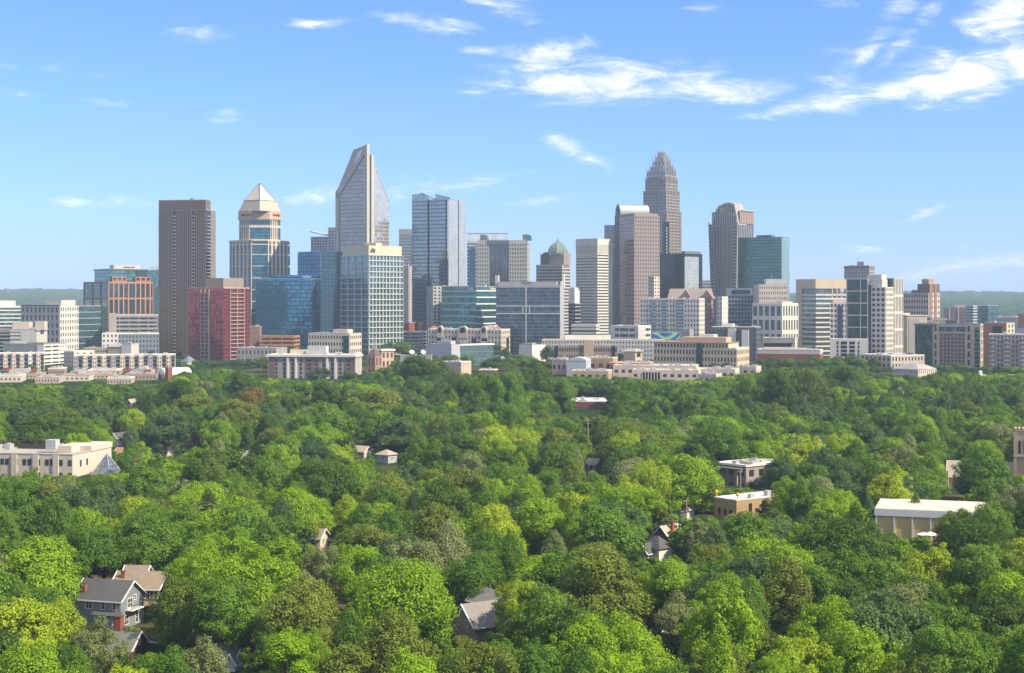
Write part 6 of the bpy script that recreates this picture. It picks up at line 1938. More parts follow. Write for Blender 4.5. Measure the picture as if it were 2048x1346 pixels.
# (column, top row, width) in photo pixels, leaf colour, form: the trees one can tell apart
NOTABLE = [
    (62, 1066, 175, 'bright', 'round'), (165, 1038, 140, 'mid', 'loose'), (285, 1005, 170, 'mid', 'broad'), (440, 1052, 150, 'bright', 'loose'), (545, 1066, 120, 'bright', 'round'), (380, 1090, 120, 'bright', 'loose'),
    (30, 1185, 170, 'yellow', 'round'), (105, 1195, 110, 'yellow', 'loose'), (45, 1270, 190, 'bright', 'broad'), (190, 1228, 110, 'silver', 'loose'), (360, 1150, 130, 'olive', 'loose'), (440, 1150, 150, 'mid', 'round'),
    (590, 1148, 180, 'olive', 'broad'), (505, 1110, 110, 'mid', 'round'), (800, 1108, 235, 'bright', 'broad'), (722, 1190, 80, 'yellow', 'small'), (790, 1188, 75, 'bright', 'small'), (782, 1215, 140, 'olive', 'oval'), (600, 1250, 120, 'bright', 'loose'),
    (570, 1262, 160, 'bright', 'pine'), (680, 1283, 180, 'olive', 'pine'), (828, 1285, 150, 'bright', 'round'), (960, 1282, 150, 'olive', 'round'), (392, 1268, 130, 'silver', 'loose'), (320, 1290, 120, 'mid', 'round'), (352, 1325, 110, 'yellow', 'small'), (235, 1330, 130, 'yellow', 'round'), (700, 1235, 60, 'russet', 'small'), (1314, 1110, 56, 'mid', 'small'), (1292, 1114, 46, 'olive', 'small'), (985, 1264, 60, 'mid', 'small'), (922, 1270, 56, 'olive', 'small'), (270, 1308, 60, 'mid', 'small'),
    (742, 1042, 130, 'olive', 'round'), (798, 1060, 115, 'blue', 'round'), (870, 1003, 120, 'olive', 'oval'), (915, 1042, 110, 'bright', 'cone'), (975, 1063, 62, 'silver', 'cone'), (1000, 1090, 90, 'bright', 'loose'), (640, 1085, 90, 'silver', 'loose'), (690, 1085, 80, 'bright', 'small'),
    (1205, 1088, 215, 'olive', 'round'), (1122, 1125, 90, 'silver', 'small'), (1032, 1152, 100, 'yellow', 'loose'), (1095, 1175, 150, 'mid', 'round'), (1165, 1228, 170, 'bright', 'round'), (1270, 1222, 170, 'bright', 'broad'), (1368, 1180, 120, 'silver', 'loose'), (1446, 1143, 140, 'bright', 'broad'), (1352, 1108, 120, 'bright', 'round'), (1240, 1300, 150, 'bright', 'round'), (1330, 1310, 150, 'mid', 'broad'), (1085, 1270, 130, 'mid', 'round'),
    (1430, 1085, 100, 'olive', 'round'), (1505, 1100, 130, 'blue', 'round'), (1550, 1080, 110, 'mid', 'loose'), (1690, 1015, 190, 'deep', 'broad'), (1620, 1045, 110, 'bright', 'round'), (1580, 1110, 110, 'olive', 'oval'), (1862, 1084, 140, 'yellow', 'round'), (1965, 1018, 150, 'deep', 'broad'), (1905, 1020, 60, 'olive', 'loose'), (2030, 1000, 90, 'deep', 'round'), (1985, 1085, 150, 'mid', 'round'),
    (1800, 1160, 160, 'silver', 'loose'), (1660, 1190, 150, 'bright', 'loose'), (1600, 1270, 140, 'yellow', 'round'), (1730, 1230, 180, 'bright', 'broad'), (1890, 1205, 150, 'mid', 'round'), (2010, 1170, 130, 'deep', 'round'), (1850, 1300, 130, 'olive', 'loose'), (1960, 1260, 140, 'mid', 'broad'), (1720, 1150, 140, 'deep', 'round'), (1640, 1120, 130, 'mid', 'round'), (1500, 1240, 110, 'olive', 'small'), (1560, 1310, 120, 'bright', 'round'), (1440, 1270, 130, 'olive', 'round'),
    (1420, 1042, 76, 'mid', 'small'), (1500, 1020, 140, 'mid', 'oval'), (1083, 992, 130, 'bright', 'round'), (1205, 990, 170, 'mid', 'round'), (1258, 973, 100, 'bright', 'loose'), (1378, 907, 130, 'bright', 'round'), (1252, 945, 95, 'yellow', 'loose'), (1270, 838, 165, 'olive', 'broad'), (1110, 880, 125, 'deep', 'round'), (1060, 834, 90, 'yellow', 'loose'), (1448, 838, 135, 'mid', 'broad'), (1150, 960, 120, 'mid', 'broad'), (1245, 922, 60, 'russet', 'small'),
    (1628, 868, 110, 'yellow', 'round'), (1690, 858, 90, 'yellow', 'loose'), (1572, 915, 84, 'blue', 'round'), (1690, 934, 85, 'blue', 'round'), (1640, 950, 80, 'silver', 'round'), (1768, 905, 80, 'olive', 'round'), (1846, 900, 100, 'mid', 'broad'), (1974, 880, 128, 'mid', 'broad'), (1534, 836, 100, 'mid', 'round'), (1660, 985, 90, 'bright', 'round'), (1615, 970, 70, 'mid', 'small'), (1740, 990, 50, 'blue', 'cone'), (1835, 985, 45, 'mid', 'cone'), (1815, 965, 50, 'bright', 'small'),
    (194, 847, 58, 'bright', 'round'), (150, 864, 62, 'bright', 'round'), (259, 848, 32, 'mid', 'round'), (326, 815, 96, 'blue', 'round'), (470, 795, 95, 'olive', 'round'), (370, 782, 110, 'olive', 'round'), (490, 770, 80, 'russet', 'round'), (70, 822, 120, 'deep', 'round'), (180, 760, 110, 'mid', 'round'), (60, 770, 120, 'mid', 'broad'),
    (30, 935, 110, 'mid', 'round'), (100, 958, 110, 'olive', 'round'), (186, 968, 90, 'bright', 'loose'), (302, 924, 124, 'mid', 'round'), (262, 988, 110, 'yellow', 'broad'), (430, 895, 150, 'deep', 'round'), (452, 952, 110, 'mid', 'round'), (480, 988, 140, 'bright', 'round'), (20, 875, 60, 'olive', 'small'), (360, 1000, 110, 'mid', 'round'), (10, 1010, 60, 'bright', 'small'), (105, 1022, 60, 'olive', 'small'),
    (1072, 722, 80, 'deep', 'round'), (975, 744, 70, 'mid', 'round'), (1022, 736, 70, 'mid', 'round'), (930, 750, 60, 'deep', 'round'), (425, 736, 100, 'mid', 'round'), (350, 756, 80, 'deep', 'round'), (478, 738, 90, 'deep', 'round'), (1120, 752, 60, 'mid', 'round'), (1500, 742, 60, 'mid', 'round'), (1560, 736, 70, 'deep', 'round'), (1625, 736, 80, 'olive', 'round'), (1690, 730, 90, 'deep', 'round'),
    (750, 776, 132, 'olive', 'round'), (836, 783, 80, 'blue', 'round'), (648, 760, 76, 'deep', 'round'), (656, 800, 100, 'mid', 'round'), (838, 708, 104, 'deep', 'round'), (903, 800, 48, 'yellow', 'round'), (636, 910, 150, 'deep', 'broad'), (687, 885, 42, 'yellow', 'round'), (575, 868, 90, 'mid', 'round'), (778, 938, 130, 'olive', 'broad'), (724, 973, 70, 'yellow', 'loose'), (772, 968, 76, 'mid', 'oval'), (655, 967, 55, 'blue', 'cone'), (894, 942, 100, 'mid', 'round'), (962, 930, 90, 'blue', 'round'), (920, 858, 110, 'deep', 'round'), (988, 848, 84, 'yellow', 'round'), (600, 960, 90, 'mid', 'round'), (540, 930, 80, 'mid', 'round'), (1010, 940, 70, 'mid', 'oval'), (822, 920, 60, 'bright', 'small'), (690, 850, 50, 'deep', 'cone'), (880, 830, 60, 'olive', 'oval'),
]
# columns x rows kept open for what shows between the trees: (x0, x1, y0, y1, distance)
OPEN = [(145, 285, 1165, 1246, 325), (240, 322, 1148, 1196, 342), (225, 292, 1243, 1296, 297), (432, 478, 1294, 1325, 290), (908, 1008, 1206, 1275, 315), (1284, 1366, 1026, 1100, 405), (1436, 1508, 980, 1024, 470), (1446, 1526, 926, 972, 560), (1752, 1890, 1008, 1062, 436),
        (0, 150, 890, 945, 585), (145, 234, 895, 942, 614), (40, 88, 873, 888, 690), (222, 245, 866, 890, 690), (306, 345, 890, 904, 655), (369, 400, 879, 892, 690), (706, 742, 896, 908, 645), (754, 790, 902, 934, 625), (1134, 1205, 802, 826, 885), (2030, 2048, 860, 940, 540), (606, 640, 1058, 1082, 410), (1178, 1196, 922, 938, 590), (1336, 1356, 1245, 1266, 308), (1540, 1574, 1236, 1268, 312), (1895, 1920, 950, 1000, 545), (50, 62, 1027, 1056, 420), (254, 270, 799, 810, 900), (474, 496, 904, 916, 630), (1842, 1874, 1060, 1078, 410), (1170, 1182, 840, 862, 640), (700, 750, 882, 895, 690),
        (1368, 1380, 998, 1020, 468), (180, 225, 1150, 1168, 345)]
EDGE = [(-80, 765), (345, 764), (365, 742), (410, 735), (470, 738), (530, 752), (600, 757), (700, 757), (735, 742), (775, 732), (790, 716), (885, 716), (893, 738), (960, 742), (1090, 738), (1100, 752), (1215, 750), (1300, 756), (1420, 755), (1460, 748), (1520, 742), (1560, 732), (1700, 728), (1780, 752), (1840, 752), (1875, 742), (2000, 742), (2130, 748)]


def edge_row(px):
    for (a, ya), (b, yb) in zip(EDGE[:-1], EDGE[1:]):
        if a <= px <= b: return ya + (yb - ya) * (px - a) / (b - a)
    return 760


rt = random.Random(77)
TREES = []                                            # x, y, gz, width m, height m, colour, form, column, row, pixel width, notable
for (px, py, w, colr, kind) in NOTABLE:
    h = 17.0
    for _ in range(6):
        D = (CH - h - (ground_z(D) if _ else 0)) * F / (py - HY)
        wm = w * D / F
        h = {'small': min(10.5, max(5.5, 3 + .75 * wm)), 'oval': min(20, 8 + 1.0 * wm), 'cone': min(17, 6 + 1.0 * wm), 'pine': 18}.get(kind, min(25, max(10, 8.5 + .70 * wm)))
    gz = ground_z(D)
    TREES.append([(px - CX) / F * D, D + wm * .3, gz, wm, CH - (py - HY) / F * (D + wm * .3) - gz, colr, kind, px, py, w, True])


def hits_open(px, py, w, D, base):
    for (x0, x1, y0, y1, Do) in OPEN:
        if D < Do + 4 and px + w * .45 > x0 and px - w * .45 < x1 and py < y1 and base > y0: return True
    return False


# buildings keep their footprints clear
FOOT = []
for o in SC.objects:
    if o.type == 'EMPTY' and o.parent is None and o.location.y < 1450 and o.get('category') not in ('utility pole', 'satellite dish', 'parasol', 'water tower'):
        mw = o.matrix_basis
        pts = [mw @ Vector(v.co) for ch in o.children if ch.type == 'MESH' and ch.name.split('.')[0] in ('wall', 'glazing', 'core', 'deck_frame') for v in ch.data.vertices]
        if pts:
            xs_, ys_ = [p.x for p in pts], [p.y for p in pts]
            FOOT.append((min(xs_), max(xs_), min(ys_), max(ys_)))


def on_building(x, y, r):
    return any(a - r < x < b + r and c - r < y < d + r for a, b, c, d in FOOT)


cells = {}


def near(x, y, r):
    ci, cj = int(x // 12), int(y // 12)
    for i in range(ci - 2, ci + 3):
        for j in range(cj - 2, cj + 3):
            for (qx, qy, qr) in cells.get((i, j), ()):
                if math.hypot(qx - x, qy - y) < .60 * (qr + r): return True
    return False


def put_cell(x, y, r): cells.setdefault((int(x // 12), int(y // 12)), []).append((x, y, r))


for t in TREES: put_cell(t[0], t[1], t[3] / 2)
PAL = ['mid'] * 34 + ['deep'] * 20 + ['olive'] * 8 + ['bright'] * 18 + ['blue'] * 9 + ['yellow'] * 4 + ['silver'] * 4
KINDS = ['round'] * 48 + ['broad'] * 20 + ['loose'] * 14 + ['oval'] * 8 + ['small'] * 5 + ['cone'] * 3 + ['pine'] * 3
D = 246.0
while D < 1260:
    half = 1120 / F * D + 120
    x = -half
    while x < half:
        X, Y = x + rt.uniform(-4.5, 4.5), D + rt.uniform(-4, 4)
        x += 10.5
        kind = rt.choice(KINDS)
        wm = rt.uniform(13, 22) if kind in ('round', 'broad', 'loose') else rt.uniform(6, 9.5)
        h = rt.uniform(14, 22) if kind != 'small' else rt.uniform(6, 9)
        gz = ground_z(Y)
        px = CX + X / Y * F
        py = HY + (CH - gz - h) / Y * F
        er = edge_row(px) + rt.uniform(0, 10)
        if py < er:
            h2 = CH - gz - (er - HY) / F * Y
            if h2 < 5.5: continue
            h, py = h2, er
            if h < 9: kind, wm = 'small', min(wm, 9)
        w = wm / Y * F
        if near(X, Y, wm / 2) or on_building(X, Y, 2.5): continue
        base = HY + (CH - gz) / Y * F
        if hits_open(px, py, w, Y, base):
            for h, wm in ((12, 9), (9, 8), (6, 6.5), (4, 5.5), (2.6, 4.5)):
                kind = 'small'
                w, py = wm / Y * F, HY + (CH - gz - h) / Y * F
                if not (hits_open(px, py, w, Y, base) or near(X, Y, wm / 2)): break
            else: continue
        colr = rt.choice(PAL)
        if Y > 650 and colr in ('yellow', 'bright', 'silver') and rt.random() < .65: colr = 'mid'
        if Y > 720 and colr in ('mid', 'olive') and rt.random() < .55: colr = rt.choice(['deep', 'deep', 'blue'])  # crown shade and distance haze put into the far leaf colours
        put_cell(X, Y, wm / 2)
        TREES.append([X, Y, gz, wm, h, colr, kind, px, py, w, False])
    D += 9.0
# street trees between the buildings: column, top row, width px, distance
CITY = [(790, 676, 60, 1420), (770, 690, 40, 1390), (815, 682, 40, 1440), (960, 682, 44, 1345), (985, 684, 40, 1350), (940, 692, 34, 1330), (1012, 690, 20, 1335), (880, 705, 60, 1200), (920, 708, 50, 1190), (985, 706, 40, 1180), (1045, 705, 50, 1190), (1080, 712, 40, 1170), (1095, 690, 26, 1290), (1190, 660, 30, 1560), (1212, 664, 22, 1560),
        (795, 712, 34, 1200), (770, 715, 30, 1190), (1560, 712, 60, 1230), (1600, 716, 60, 1220), (1640, 710, 50, 1225), (1690, 705, 70, 1200), (1735, 712, 46, 1190), (1665, 716, 50, 1180), (1530, 716, 40, 1210), (1915, 735, 50, 1190), (2010, 728, 50, 1150), (2040, 735, 50, 1140), (1960, 738, 40, 1160), (1880, 738, 40, 1180), (350, 700, 30, 1400), (330, 702, 26, 1390), (300, 700, 20, 1300), (162, 690, 20, 1290), (170, 702, 16, 1260), (182, 688, 30, 1330), (560, 690, 50, 1370), (590, 692, 40, 1360), (500, 715, 60, 1230), (540, 712, 50, 1180), (450, 722, 60, 1250), (410, 728, 50, 1240), (384, 735, 40, 1200), (364, 716, 30, 1270), (1262, 700, 22, 1290), (1240, 702, 20, 1290), (1212, 724, 22, 1180), (1440, 722, 40, 1180), (1510, 728, 40, 1190), (640, 735, 40, 1080), (700, 738, 40, 1070), (60, 744, 20, 1180), (1820, 745, 30, 1060), (1740, 728, 40, 1150)]
for (px, py, w, D) in CITY:
    gz = ground_z(D)
    h = max(6, CH + (HY - py) / F * D - gz)
    n = max(1, round(w * D / F / (h * .95)))
    for i in range(n):
        p_, d_ = px + w * ((i + .5) / n - .5), D + rt.uniform(-6, 6)
        TREES.append([(p_ - CX) / F * d_, d_, gz, w * D / F / n * 1.25, h * rt.uniform(.78, 1.02), rt.choice(['deep', 'deep', 'blue', 'mid']), 'round', p_, py, w / n, False])
for i in range(900):                                   # the green between and beyond the towers
    D = rt.uniform(1900, 3300)
    X = rt.uniform(-1100, 1100) / F * D
    TREES.append([X, D, ground_z(D), rt.uniform(12, 19), rt.uniform(9, 17), rt.choice(['deep', 'mid', 'deep', 'blue']), 'round', CX + X / D * F, 650, 10, False])

# the 300 that show largest are trees of their own, the rest is one wood
near_t = [t for t in TREES if t[10]]
rest = sorted([t for t in TREES if not t[10] and t[8] < 1420 and -60 < t[7] < 2108], key=lambda t: -t[9])
own = near_t + rest[:300 - len(near_t)]
ids = set(id(t) for t in own)
wood = [t for t in TREES if id(t) not in ids]

MARKS = [(216, 1205, 'the blue-grey two-storey house'), (290, 1165, 'the brown-roofed olive house'), (245, 1280, 'the low red-brick house'), (455, 1305, 'the low bungalow roof'), (955, 1240, 'the taupe house'), (1340, 1045, 'the broad tan roof'), (1310, 1090, 'the charcoal hipped roof'), (1475, 1005, 'the building with yellow finials'), (1490, 940, 'the white flat-roofed building'), (1860, 1035, 'the yellow-bayed hall'), (70, 920, 'the cream flat-roofed office'), (212, 925, 'the glass pyramid skylight'), (330, 895, 'the pale tan roof with chimney'), (385, 884, 'the orange tiled roof'), (745, 905, 'the two pale roofs mid-wood'), (1180, 812, 'the long red brick building'), (2040, 900, 'the church belfry'), (625, 1070, 'the grey sloped roof with chimney'), (1345, 1255, 'the white house with brick chimney'), (1555, 1250, 'the white house in the lower right'), (56, 1040, 'the left utility pole'), (640, 735, 'the long hotel'), (200, 750, 'the left workshops'), (1330, 745, 'the white halls'), (1830, 745, 'the low stone hall'), (1080, 985, 'the dim grey gable'), (485, 910, 'the small grey gable'), (900, 735, 'the peach two-storey building'), (1700, 730, 'the white garage podium')]


def place_words(px, py, w):
    best = min(MARKS, key=lambda q: math.hypot(q[0] - px, (q[1] - py) * 1.4))
    dx, dy = px - best[0], (py + w * .4) - best[1]
    if abs(dx) > 1.3 * abs(dy): s = 'right of ' if dx > 0 else 'left of '
    else: s = 'in front of ' if dy > 0 else 'behind '
    far = math.hypot(dx, dy)
    return ('well ' if far > 190 else ('close ' if far < 60 and s[:2] in ('in', 'be') else '')) + s + best[2]


FORM = {'round': 'round-crowned', 'broad': 'broad', 'loose': 'loose-crowned', 'small': 'little', 'oval': 'tall oval', 'cone': 'pointed', 'pine': 'feathery'}
lab = {}
for t in own:
    size = 'big ' if t[9] > 125 else ('' if t[9] > 60 else 'small ')
    if t[6] == 'small': size = ''
    lab.setdefault('%s%s %s tree %s' % (size, WORDS[t[5]], FORM[t[6]], place_words(t[7], t[8], t[9])), []).append(t)
ORD = ['leftmost', 'second from left', 'third from left', 'fourth from left', 'fifth from left', 'sixth from left', 'seventh from left', 'eighth from left']
for text, ts in lab.items():
    ts.sort(key=lambda t: t[7])
    for i, t in enumerate(ts): t.append(text if len(ts) == 1 else text + ', ' + ('rightmost' if i == len(ts) - 1 else ORD[min(i, 7)]))

for t in own:
    X, Y, gz, wm, h, colr, kind = t[:7]
    me, tr, half, top = rt.choice(PROTO[kind])
    e = empty({'cone': 'conifer_tree', 'pine': 'pine_tree'}.get(kind, 'broadleaf_tree'), (X, Y, gz), rt.uniform(0, 6.28))
    tag(e, t[11], 'tree', 'trees of the wood')
    sx, sz = wm / 2 / half * 1.05, h / top
    e.scale = (sx, sx * rt.uniform(.93, 1.07), sz)
    for nm, data in (('crown', me), ('trunk', tr)):
        o = bpy.data.objects.new(nm, data)
        COL.objects.link(o)
        o.parent = e
        if nm == 'crown':
            o.material_slots[0].link = 'OBJECT'
            o.material_slots[0].material = LEAF[colr]

# the far wood: one object, its trees set out as instances of the crowns above
COMBO = {}
for colr in ('mid', 'deep', 'olive', 'bright', 'blue', 'yellow', 'silver', 'russet'):
    for kind in ('round', 'broad', 'oval', 'small'): COMBO[(colr, kind)] = len(COMBO)
me = bpy.data.meshes.new('wood')
n = len(wood)
me.vertices.add(n)
me.vertices.foreach_set('co', np.array([(t[0], t[1], t[2]) for t in wood], np.float32).ravel())
idx, sca, rot = [], [], []
for t in wood:
    kind = {'loose': 'round', 'cone': 'oval', 'pine': 'oval'}.get(t[6], t[6])
    pr = PROTO[kind][0] if kind in ('oval', 'small') else PROTO[kind][COMBO[(t[5], kind)] % 3]
    idx.append(COMBO[(t[5], kind)])
    s = t[3] / 2 / pr[2] * 1.06
    sca.append((s, s, t[4] / pr[3]))
    rot.append((0, 0, rt.uniform(0, 6.28)))
for nm, ty, arr in (('pick', 'INT', idx), ('size', 'FLOAT_VECTOR', sca), ('turn', 'FLOAT_VECTOR', rot)):
    a = me.attributes.new(nm, ty, 'POINT')
    a.data.foreach_set('value' if ty == 'INT' else 'vector', np.array(arr, np.int32 if ty == 'INT' else np.float32).ravel())
wo_ = bpy.data.objects.new('wood', me)
COL.objects.link(wo_)
wo_['kind'] = 'stuff'
ng = bpy.data.node_groups.new('wood_trees', 'GeometryNodeTree')
ng.interface.new_socket('Geometry', in_out='INPUT', socket_type='NodeSocketGeometry')
ng.interface.new_socket('Geometry', in_out='OUTPUT', socket_type='NodeSocketGeometry')
k = NT(ng)
gi, go = k.n('NodeGroupInput'), k.n('NodeGroupOutput')
iop = k.n('GeometryNodeInstanceOnPoints')
k.l(gi.outputs[0], iop.inputs['Points'])
srcs = {}
for o in SC.objects:                                   # crowns and trunks of the trees standing in the wood serve as patterns
    if o.name.split('.')[0] in ('crown', 'trunk') and o.data.name not in srcs: srcs[o.data.name] = o
g2 = k.n('GeometryNodeGeometryToInstance')
for (colr, kind), i in sorted(COMBO.items(), key=lambda q: -q[1]):
    pr = PROTO[kind][0] if kind in ('oval', 'small') else PROTO[kind][i % 3]
    jn = k.n('GeometryNodeJoinGeometry')
    for data, mt in ((pr[1], None), (pr[0], LEAF[colr])):
        so_ = srcs.get(data.name)
        if so_ is None: continue
        oi = k.n('GeometryNodeObjectInfo')
        oi.inputs['Object'].default_value = so_
        oi.inputs['As Instance'].default_value = False
        g_ = oi.outputs['Geometry']
        if mt is not None:
            sm = k.n('GeometryNodeSetMaterial')
            k.l(g_, sm.inputs['Geometry'])
            sm.inputs['Material'].default_value = mt
            g_ = sm.outputs[0]
        k.l(g_, jn.inputs[0])
    k.l(jn.outputs[0], g2.inputs[0])
k.l(g2.outputs[0], iop.inputs['Instance'])
iop.inputs['Pick Instance'].default_value = True


def attr(nm, ty):
    a = k.n('GeometryNodeInputNamedAttribute', data_type=ty)
    a.inputs[0].default_value = nm
    return a.outputs[0]


k.l(attr('pick', 'INT'), iop.inputs['Instance Index'])
k.l(attr('size', 'FLOAT_VECTOR'), iop.inputs['Scale'])
e2r = k.n('FunctionNodeEulerToRotation')
k.l(attr('turn', 'FLOAT_VECTOR'), e2r.inputs[0])
k.l(e2r.outputs[0], iop.inputs['Rotation'])
k.l(iop.outputs[0], go.inputs[0])
md = wo_.modifiers.new('wood_trees', 'NODES')
md.node_group = ng
# ------------------------------------------------------------------ sky, sun, camera, ground, hills, air
SUN_AZ, SUN_EL = R_(116), R_(44)
W = bpy.data.worlds.new('World')
SC.world = W
W.use_nodes = True
nt = W.node_tree
nt.nodes.clear()
k = NT(nt)
wo = k.n('ShaderNodeOutputWorld')
sky = k.n('ShaderNodeTexSky', sky_type='NISHITA')
sky.sun_disc = False
sky.sun_elevation = SUN_EL
sky.sun_rotation = SUN_AZ
sky.altitude = 200
sky.air_density, sky.dust_density, sky.ozone_density = 1.0, .6, 2.2
bg = k.n('ShaderNodeBackground')
bg.inputs[1].default_value = SKY_STRENGTH
tc0 = k.n('ShaderNodeTexCoord')
sp0 = k.n('ShaderNodeSeparateXYZ')
k.l(tc0.outputs['Generated'], sp0.inputs[0])
sky_z = sp0.outputs[2]
tint = k.n('ShaderNodeMix', data_type='RGBA', blend_type='MULTIPLY')
tint.inputs[0].default_value = 1
k.l(sky.outputs[0], tint.inputs[6])
ez = k.m('MULTIPLY', sky_z, 7.5, clamp=True)
k.l(k.mix(ez, SKY_TINT_LOW[:3], SKY_TINT[:3]), tint.inputs[7])
k.l(tint.outputs[2], bg.inputs[0])
tc = k.n('ShaderNodeTexCoord')
sp = k.n('ShaderNodeSeparateXYZ')
k.l(tc.outputs['Generated'], sp.inputs[0])
yy = k.m('MAXIMUM', sp.outputs[1], .05)
cv = k.n('ShaderNodeCombineXYZ')
k.l(k.m('DIVIDE', sp.outputs[0], yy), cv.inputs[0])
k.l(k.m('DIVIDE', sp.outputs[2], yy), cv.inputs[1])
# wispy fields: heading and height of each, its reach, slant and density
CLOUDS = [(1090, 120, 150, 50, 8, .9), (1180, 170, 250, 44, -2, 1.12), (1420, 180, 210, 36, -3, 1.12), (1300, 160, 300, 48, -4, .8), (1640, 206, 190, 30, 6, 1.0),
          (1920, 155, 190, 62, 8, 1.25), (2060, 130, 110, 55, 8, 1.2), (1800, 180, 120, 35, 6, 1.0), (2010, 30, 110, 62, 20, 1.1), (1740, 95, 150, 34, 52, .72), (1800, 90, 130, 26, 45, .72), (1700, 130, 90, 50, 20, .6),
          (840, 44, 110, 24, -8, .85), (620, 48, 110, 12, 4, .75), (425, 72, 85, 22, 0, .75), (1000, 8, 110, 28, -14, .85), (1160, 305, 100, 22, -24, .75),
          (1840, 432, 55, 15, 20, .8), (60, 138, 200, 14, -6, .42), (110, 195, 170, 11, -5, .45), (50, 494, 120, 8, -6, .45), (270, 404, 90, 18, -3, .6), (150, 404, 60, 14, 0, .55),
          (650, 392, 120, 26, 4, .7), (800, 385, 110, 28, 6, .68), (960, 366, 160, 15, 9, .62), (1080, 398, 120, 14, 6, .55), (968, 103, 50, 13, 0, .75), (960, 185, 40, 8, 0, .6),
          (1960, 535, 260, 26, 4, .62), (1750, 500, 200, 12, 3, .5), (1400, 15, 60, 16, 0, .5), (450, 225, 60, 20, 0, .48), (1660, 5, 90, 16, 0, .6)]
acc = None
for (px, py, rx, ry, rot, st) in CLOUDS:
    mp = k.n('ShaderNodeMapping', vector_type='TEXTURE')
    mp.inputs['Location'].default_value = ((px - CX) / F, (HY - py) / F, 0)
    mp.inputs['Rotation'].default_value = (0, 0, R_(rot))
    mp.inputs['Scale'].default_value = (rx / F, ry / F, 1)
    k.l(cv.outputs[0], mp.inputs['Vector'])
    ln = k.n('ShaderNodeVectorMath', operation='LENGTH')
    k.l(mp.outputs[0], ln.inputs[0])
    v = k.m('MULTIPLY', k.m('SUBTRACT', 1.25, ln.outputs['Value'], clamp=True), st)
    acc = v if acc is None else k.m('MAXIMUM', acc, v)
mp = k.n('ShaderNodeMapping')
mp.inputs['Scale'].default_value = (13, 46, 1)
mp.inputs['Rotation'].default_value = (0, 0, R_(3))
k.l(cv.outputs[0], mp.inputs['Vector'])
n1 = k.n('ShaderNodeTexNoise')
n1.inputs['Scale'].default_value = 1.6
n1.inputs['Detail'].default_value = 9
n1.inputs['Roughness'].default_value = .68
n1.inputs['Distortion'].default_value = .55
k.l(mp.outputs[0], n1.inputs['Vector'])
c = k.m('ADD', k.m('MULTIPLY', acc, .85), k.m('MULTIPLY', k.m('SUBTRACT', n1.outputs[0], .5), 2.5))
mr = k.n('ShaderNodeMapRange', interpolation_type='SMOOTHSTEP')
mr.inputs[1].default_value, mr.inputs[2].default_value = .16, 1.3
k.l(c, mr.inputs[0])
mp2 = k.n('ShaderNodeMapping')
mp2.inputs['Scale'].default_value = (46, 190, 1)
mp2.inputs['Rotation'].default_value = (0, 0, R_(-6))
k.l(cv.outputs[0], mp2.inputs['Vector'])
n2 = k.n('ShaderNodeTexNoise')
n2.inputs['Scale'].default_value = 1.3
n2.inputs['Detail'].default_value = 7
n2.inputs['Roughness'].default_value = .65
n2.inputs['Distortion'].default_value = 1.2
k.l(mp2.outputs[0], n2.inputs['Vector'])
wisp = k.m('ADD', .62, k.m('MULTIPLY', k.m('SUBTRACT', n2.outputs[0], .5), 1.9))
dens = k.m('MULTIPLY', mr.outputs[0], k.m('ADD', k.m('MULTIPLY', wisp, k.m('SUBTRACT', 1.0, mr.outputs[0])), k.m('MULTIPLY', mr.outputs[0], 1.05)), clamp=True)
cl = k.m('MULTIPLY', k.m('MULTIPLY', dens, k.m('GREATER_THAN', acc, 0.001)), k.m('GREATER_THAN', sp.outputs[1], .1))
# added bright veil, unseen behind and above the camera, for neutral fill light
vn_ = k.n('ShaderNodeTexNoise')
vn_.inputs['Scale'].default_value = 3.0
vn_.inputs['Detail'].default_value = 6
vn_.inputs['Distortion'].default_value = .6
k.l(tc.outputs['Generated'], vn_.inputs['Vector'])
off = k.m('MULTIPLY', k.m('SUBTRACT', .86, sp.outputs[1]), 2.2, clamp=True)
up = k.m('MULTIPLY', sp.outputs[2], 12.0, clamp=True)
fill_veil = k.m('MULTIPLY', k.m('MULTIPLY', off, up), k.m('MULTIPLY', k.m('SUBTRACT', vn_.outputs[0], .30), FILL_VEIL, clamp=True))
cl = k.m('MAXIMUM', cl, fill_veil)
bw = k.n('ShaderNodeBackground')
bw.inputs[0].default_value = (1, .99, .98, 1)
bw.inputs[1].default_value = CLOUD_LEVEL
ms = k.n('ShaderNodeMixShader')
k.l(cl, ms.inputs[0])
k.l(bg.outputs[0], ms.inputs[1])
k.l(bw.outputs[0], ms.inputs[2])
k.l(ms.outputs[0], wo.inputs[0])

sl = bpy.data.lights.new('sun', 'SUN')
sl.energy, sl.angle, sl.color = SUN_STRENGTH, R_(.53), (1, .90, .74)
so = bpy.data.objects.new('sun', sl)
COL.objects.link(so)
d = Vector((math.sin(SUN_AZ) * math.cos(SUN_EL), math.cos(SUN_AZ) * math.cos(SUN_EL), math.sin(SUN_EL)))
so.rotation_euler = d.to_track_quat('Z', 'Y').to_euler()
so.location = (300, -100, 500)

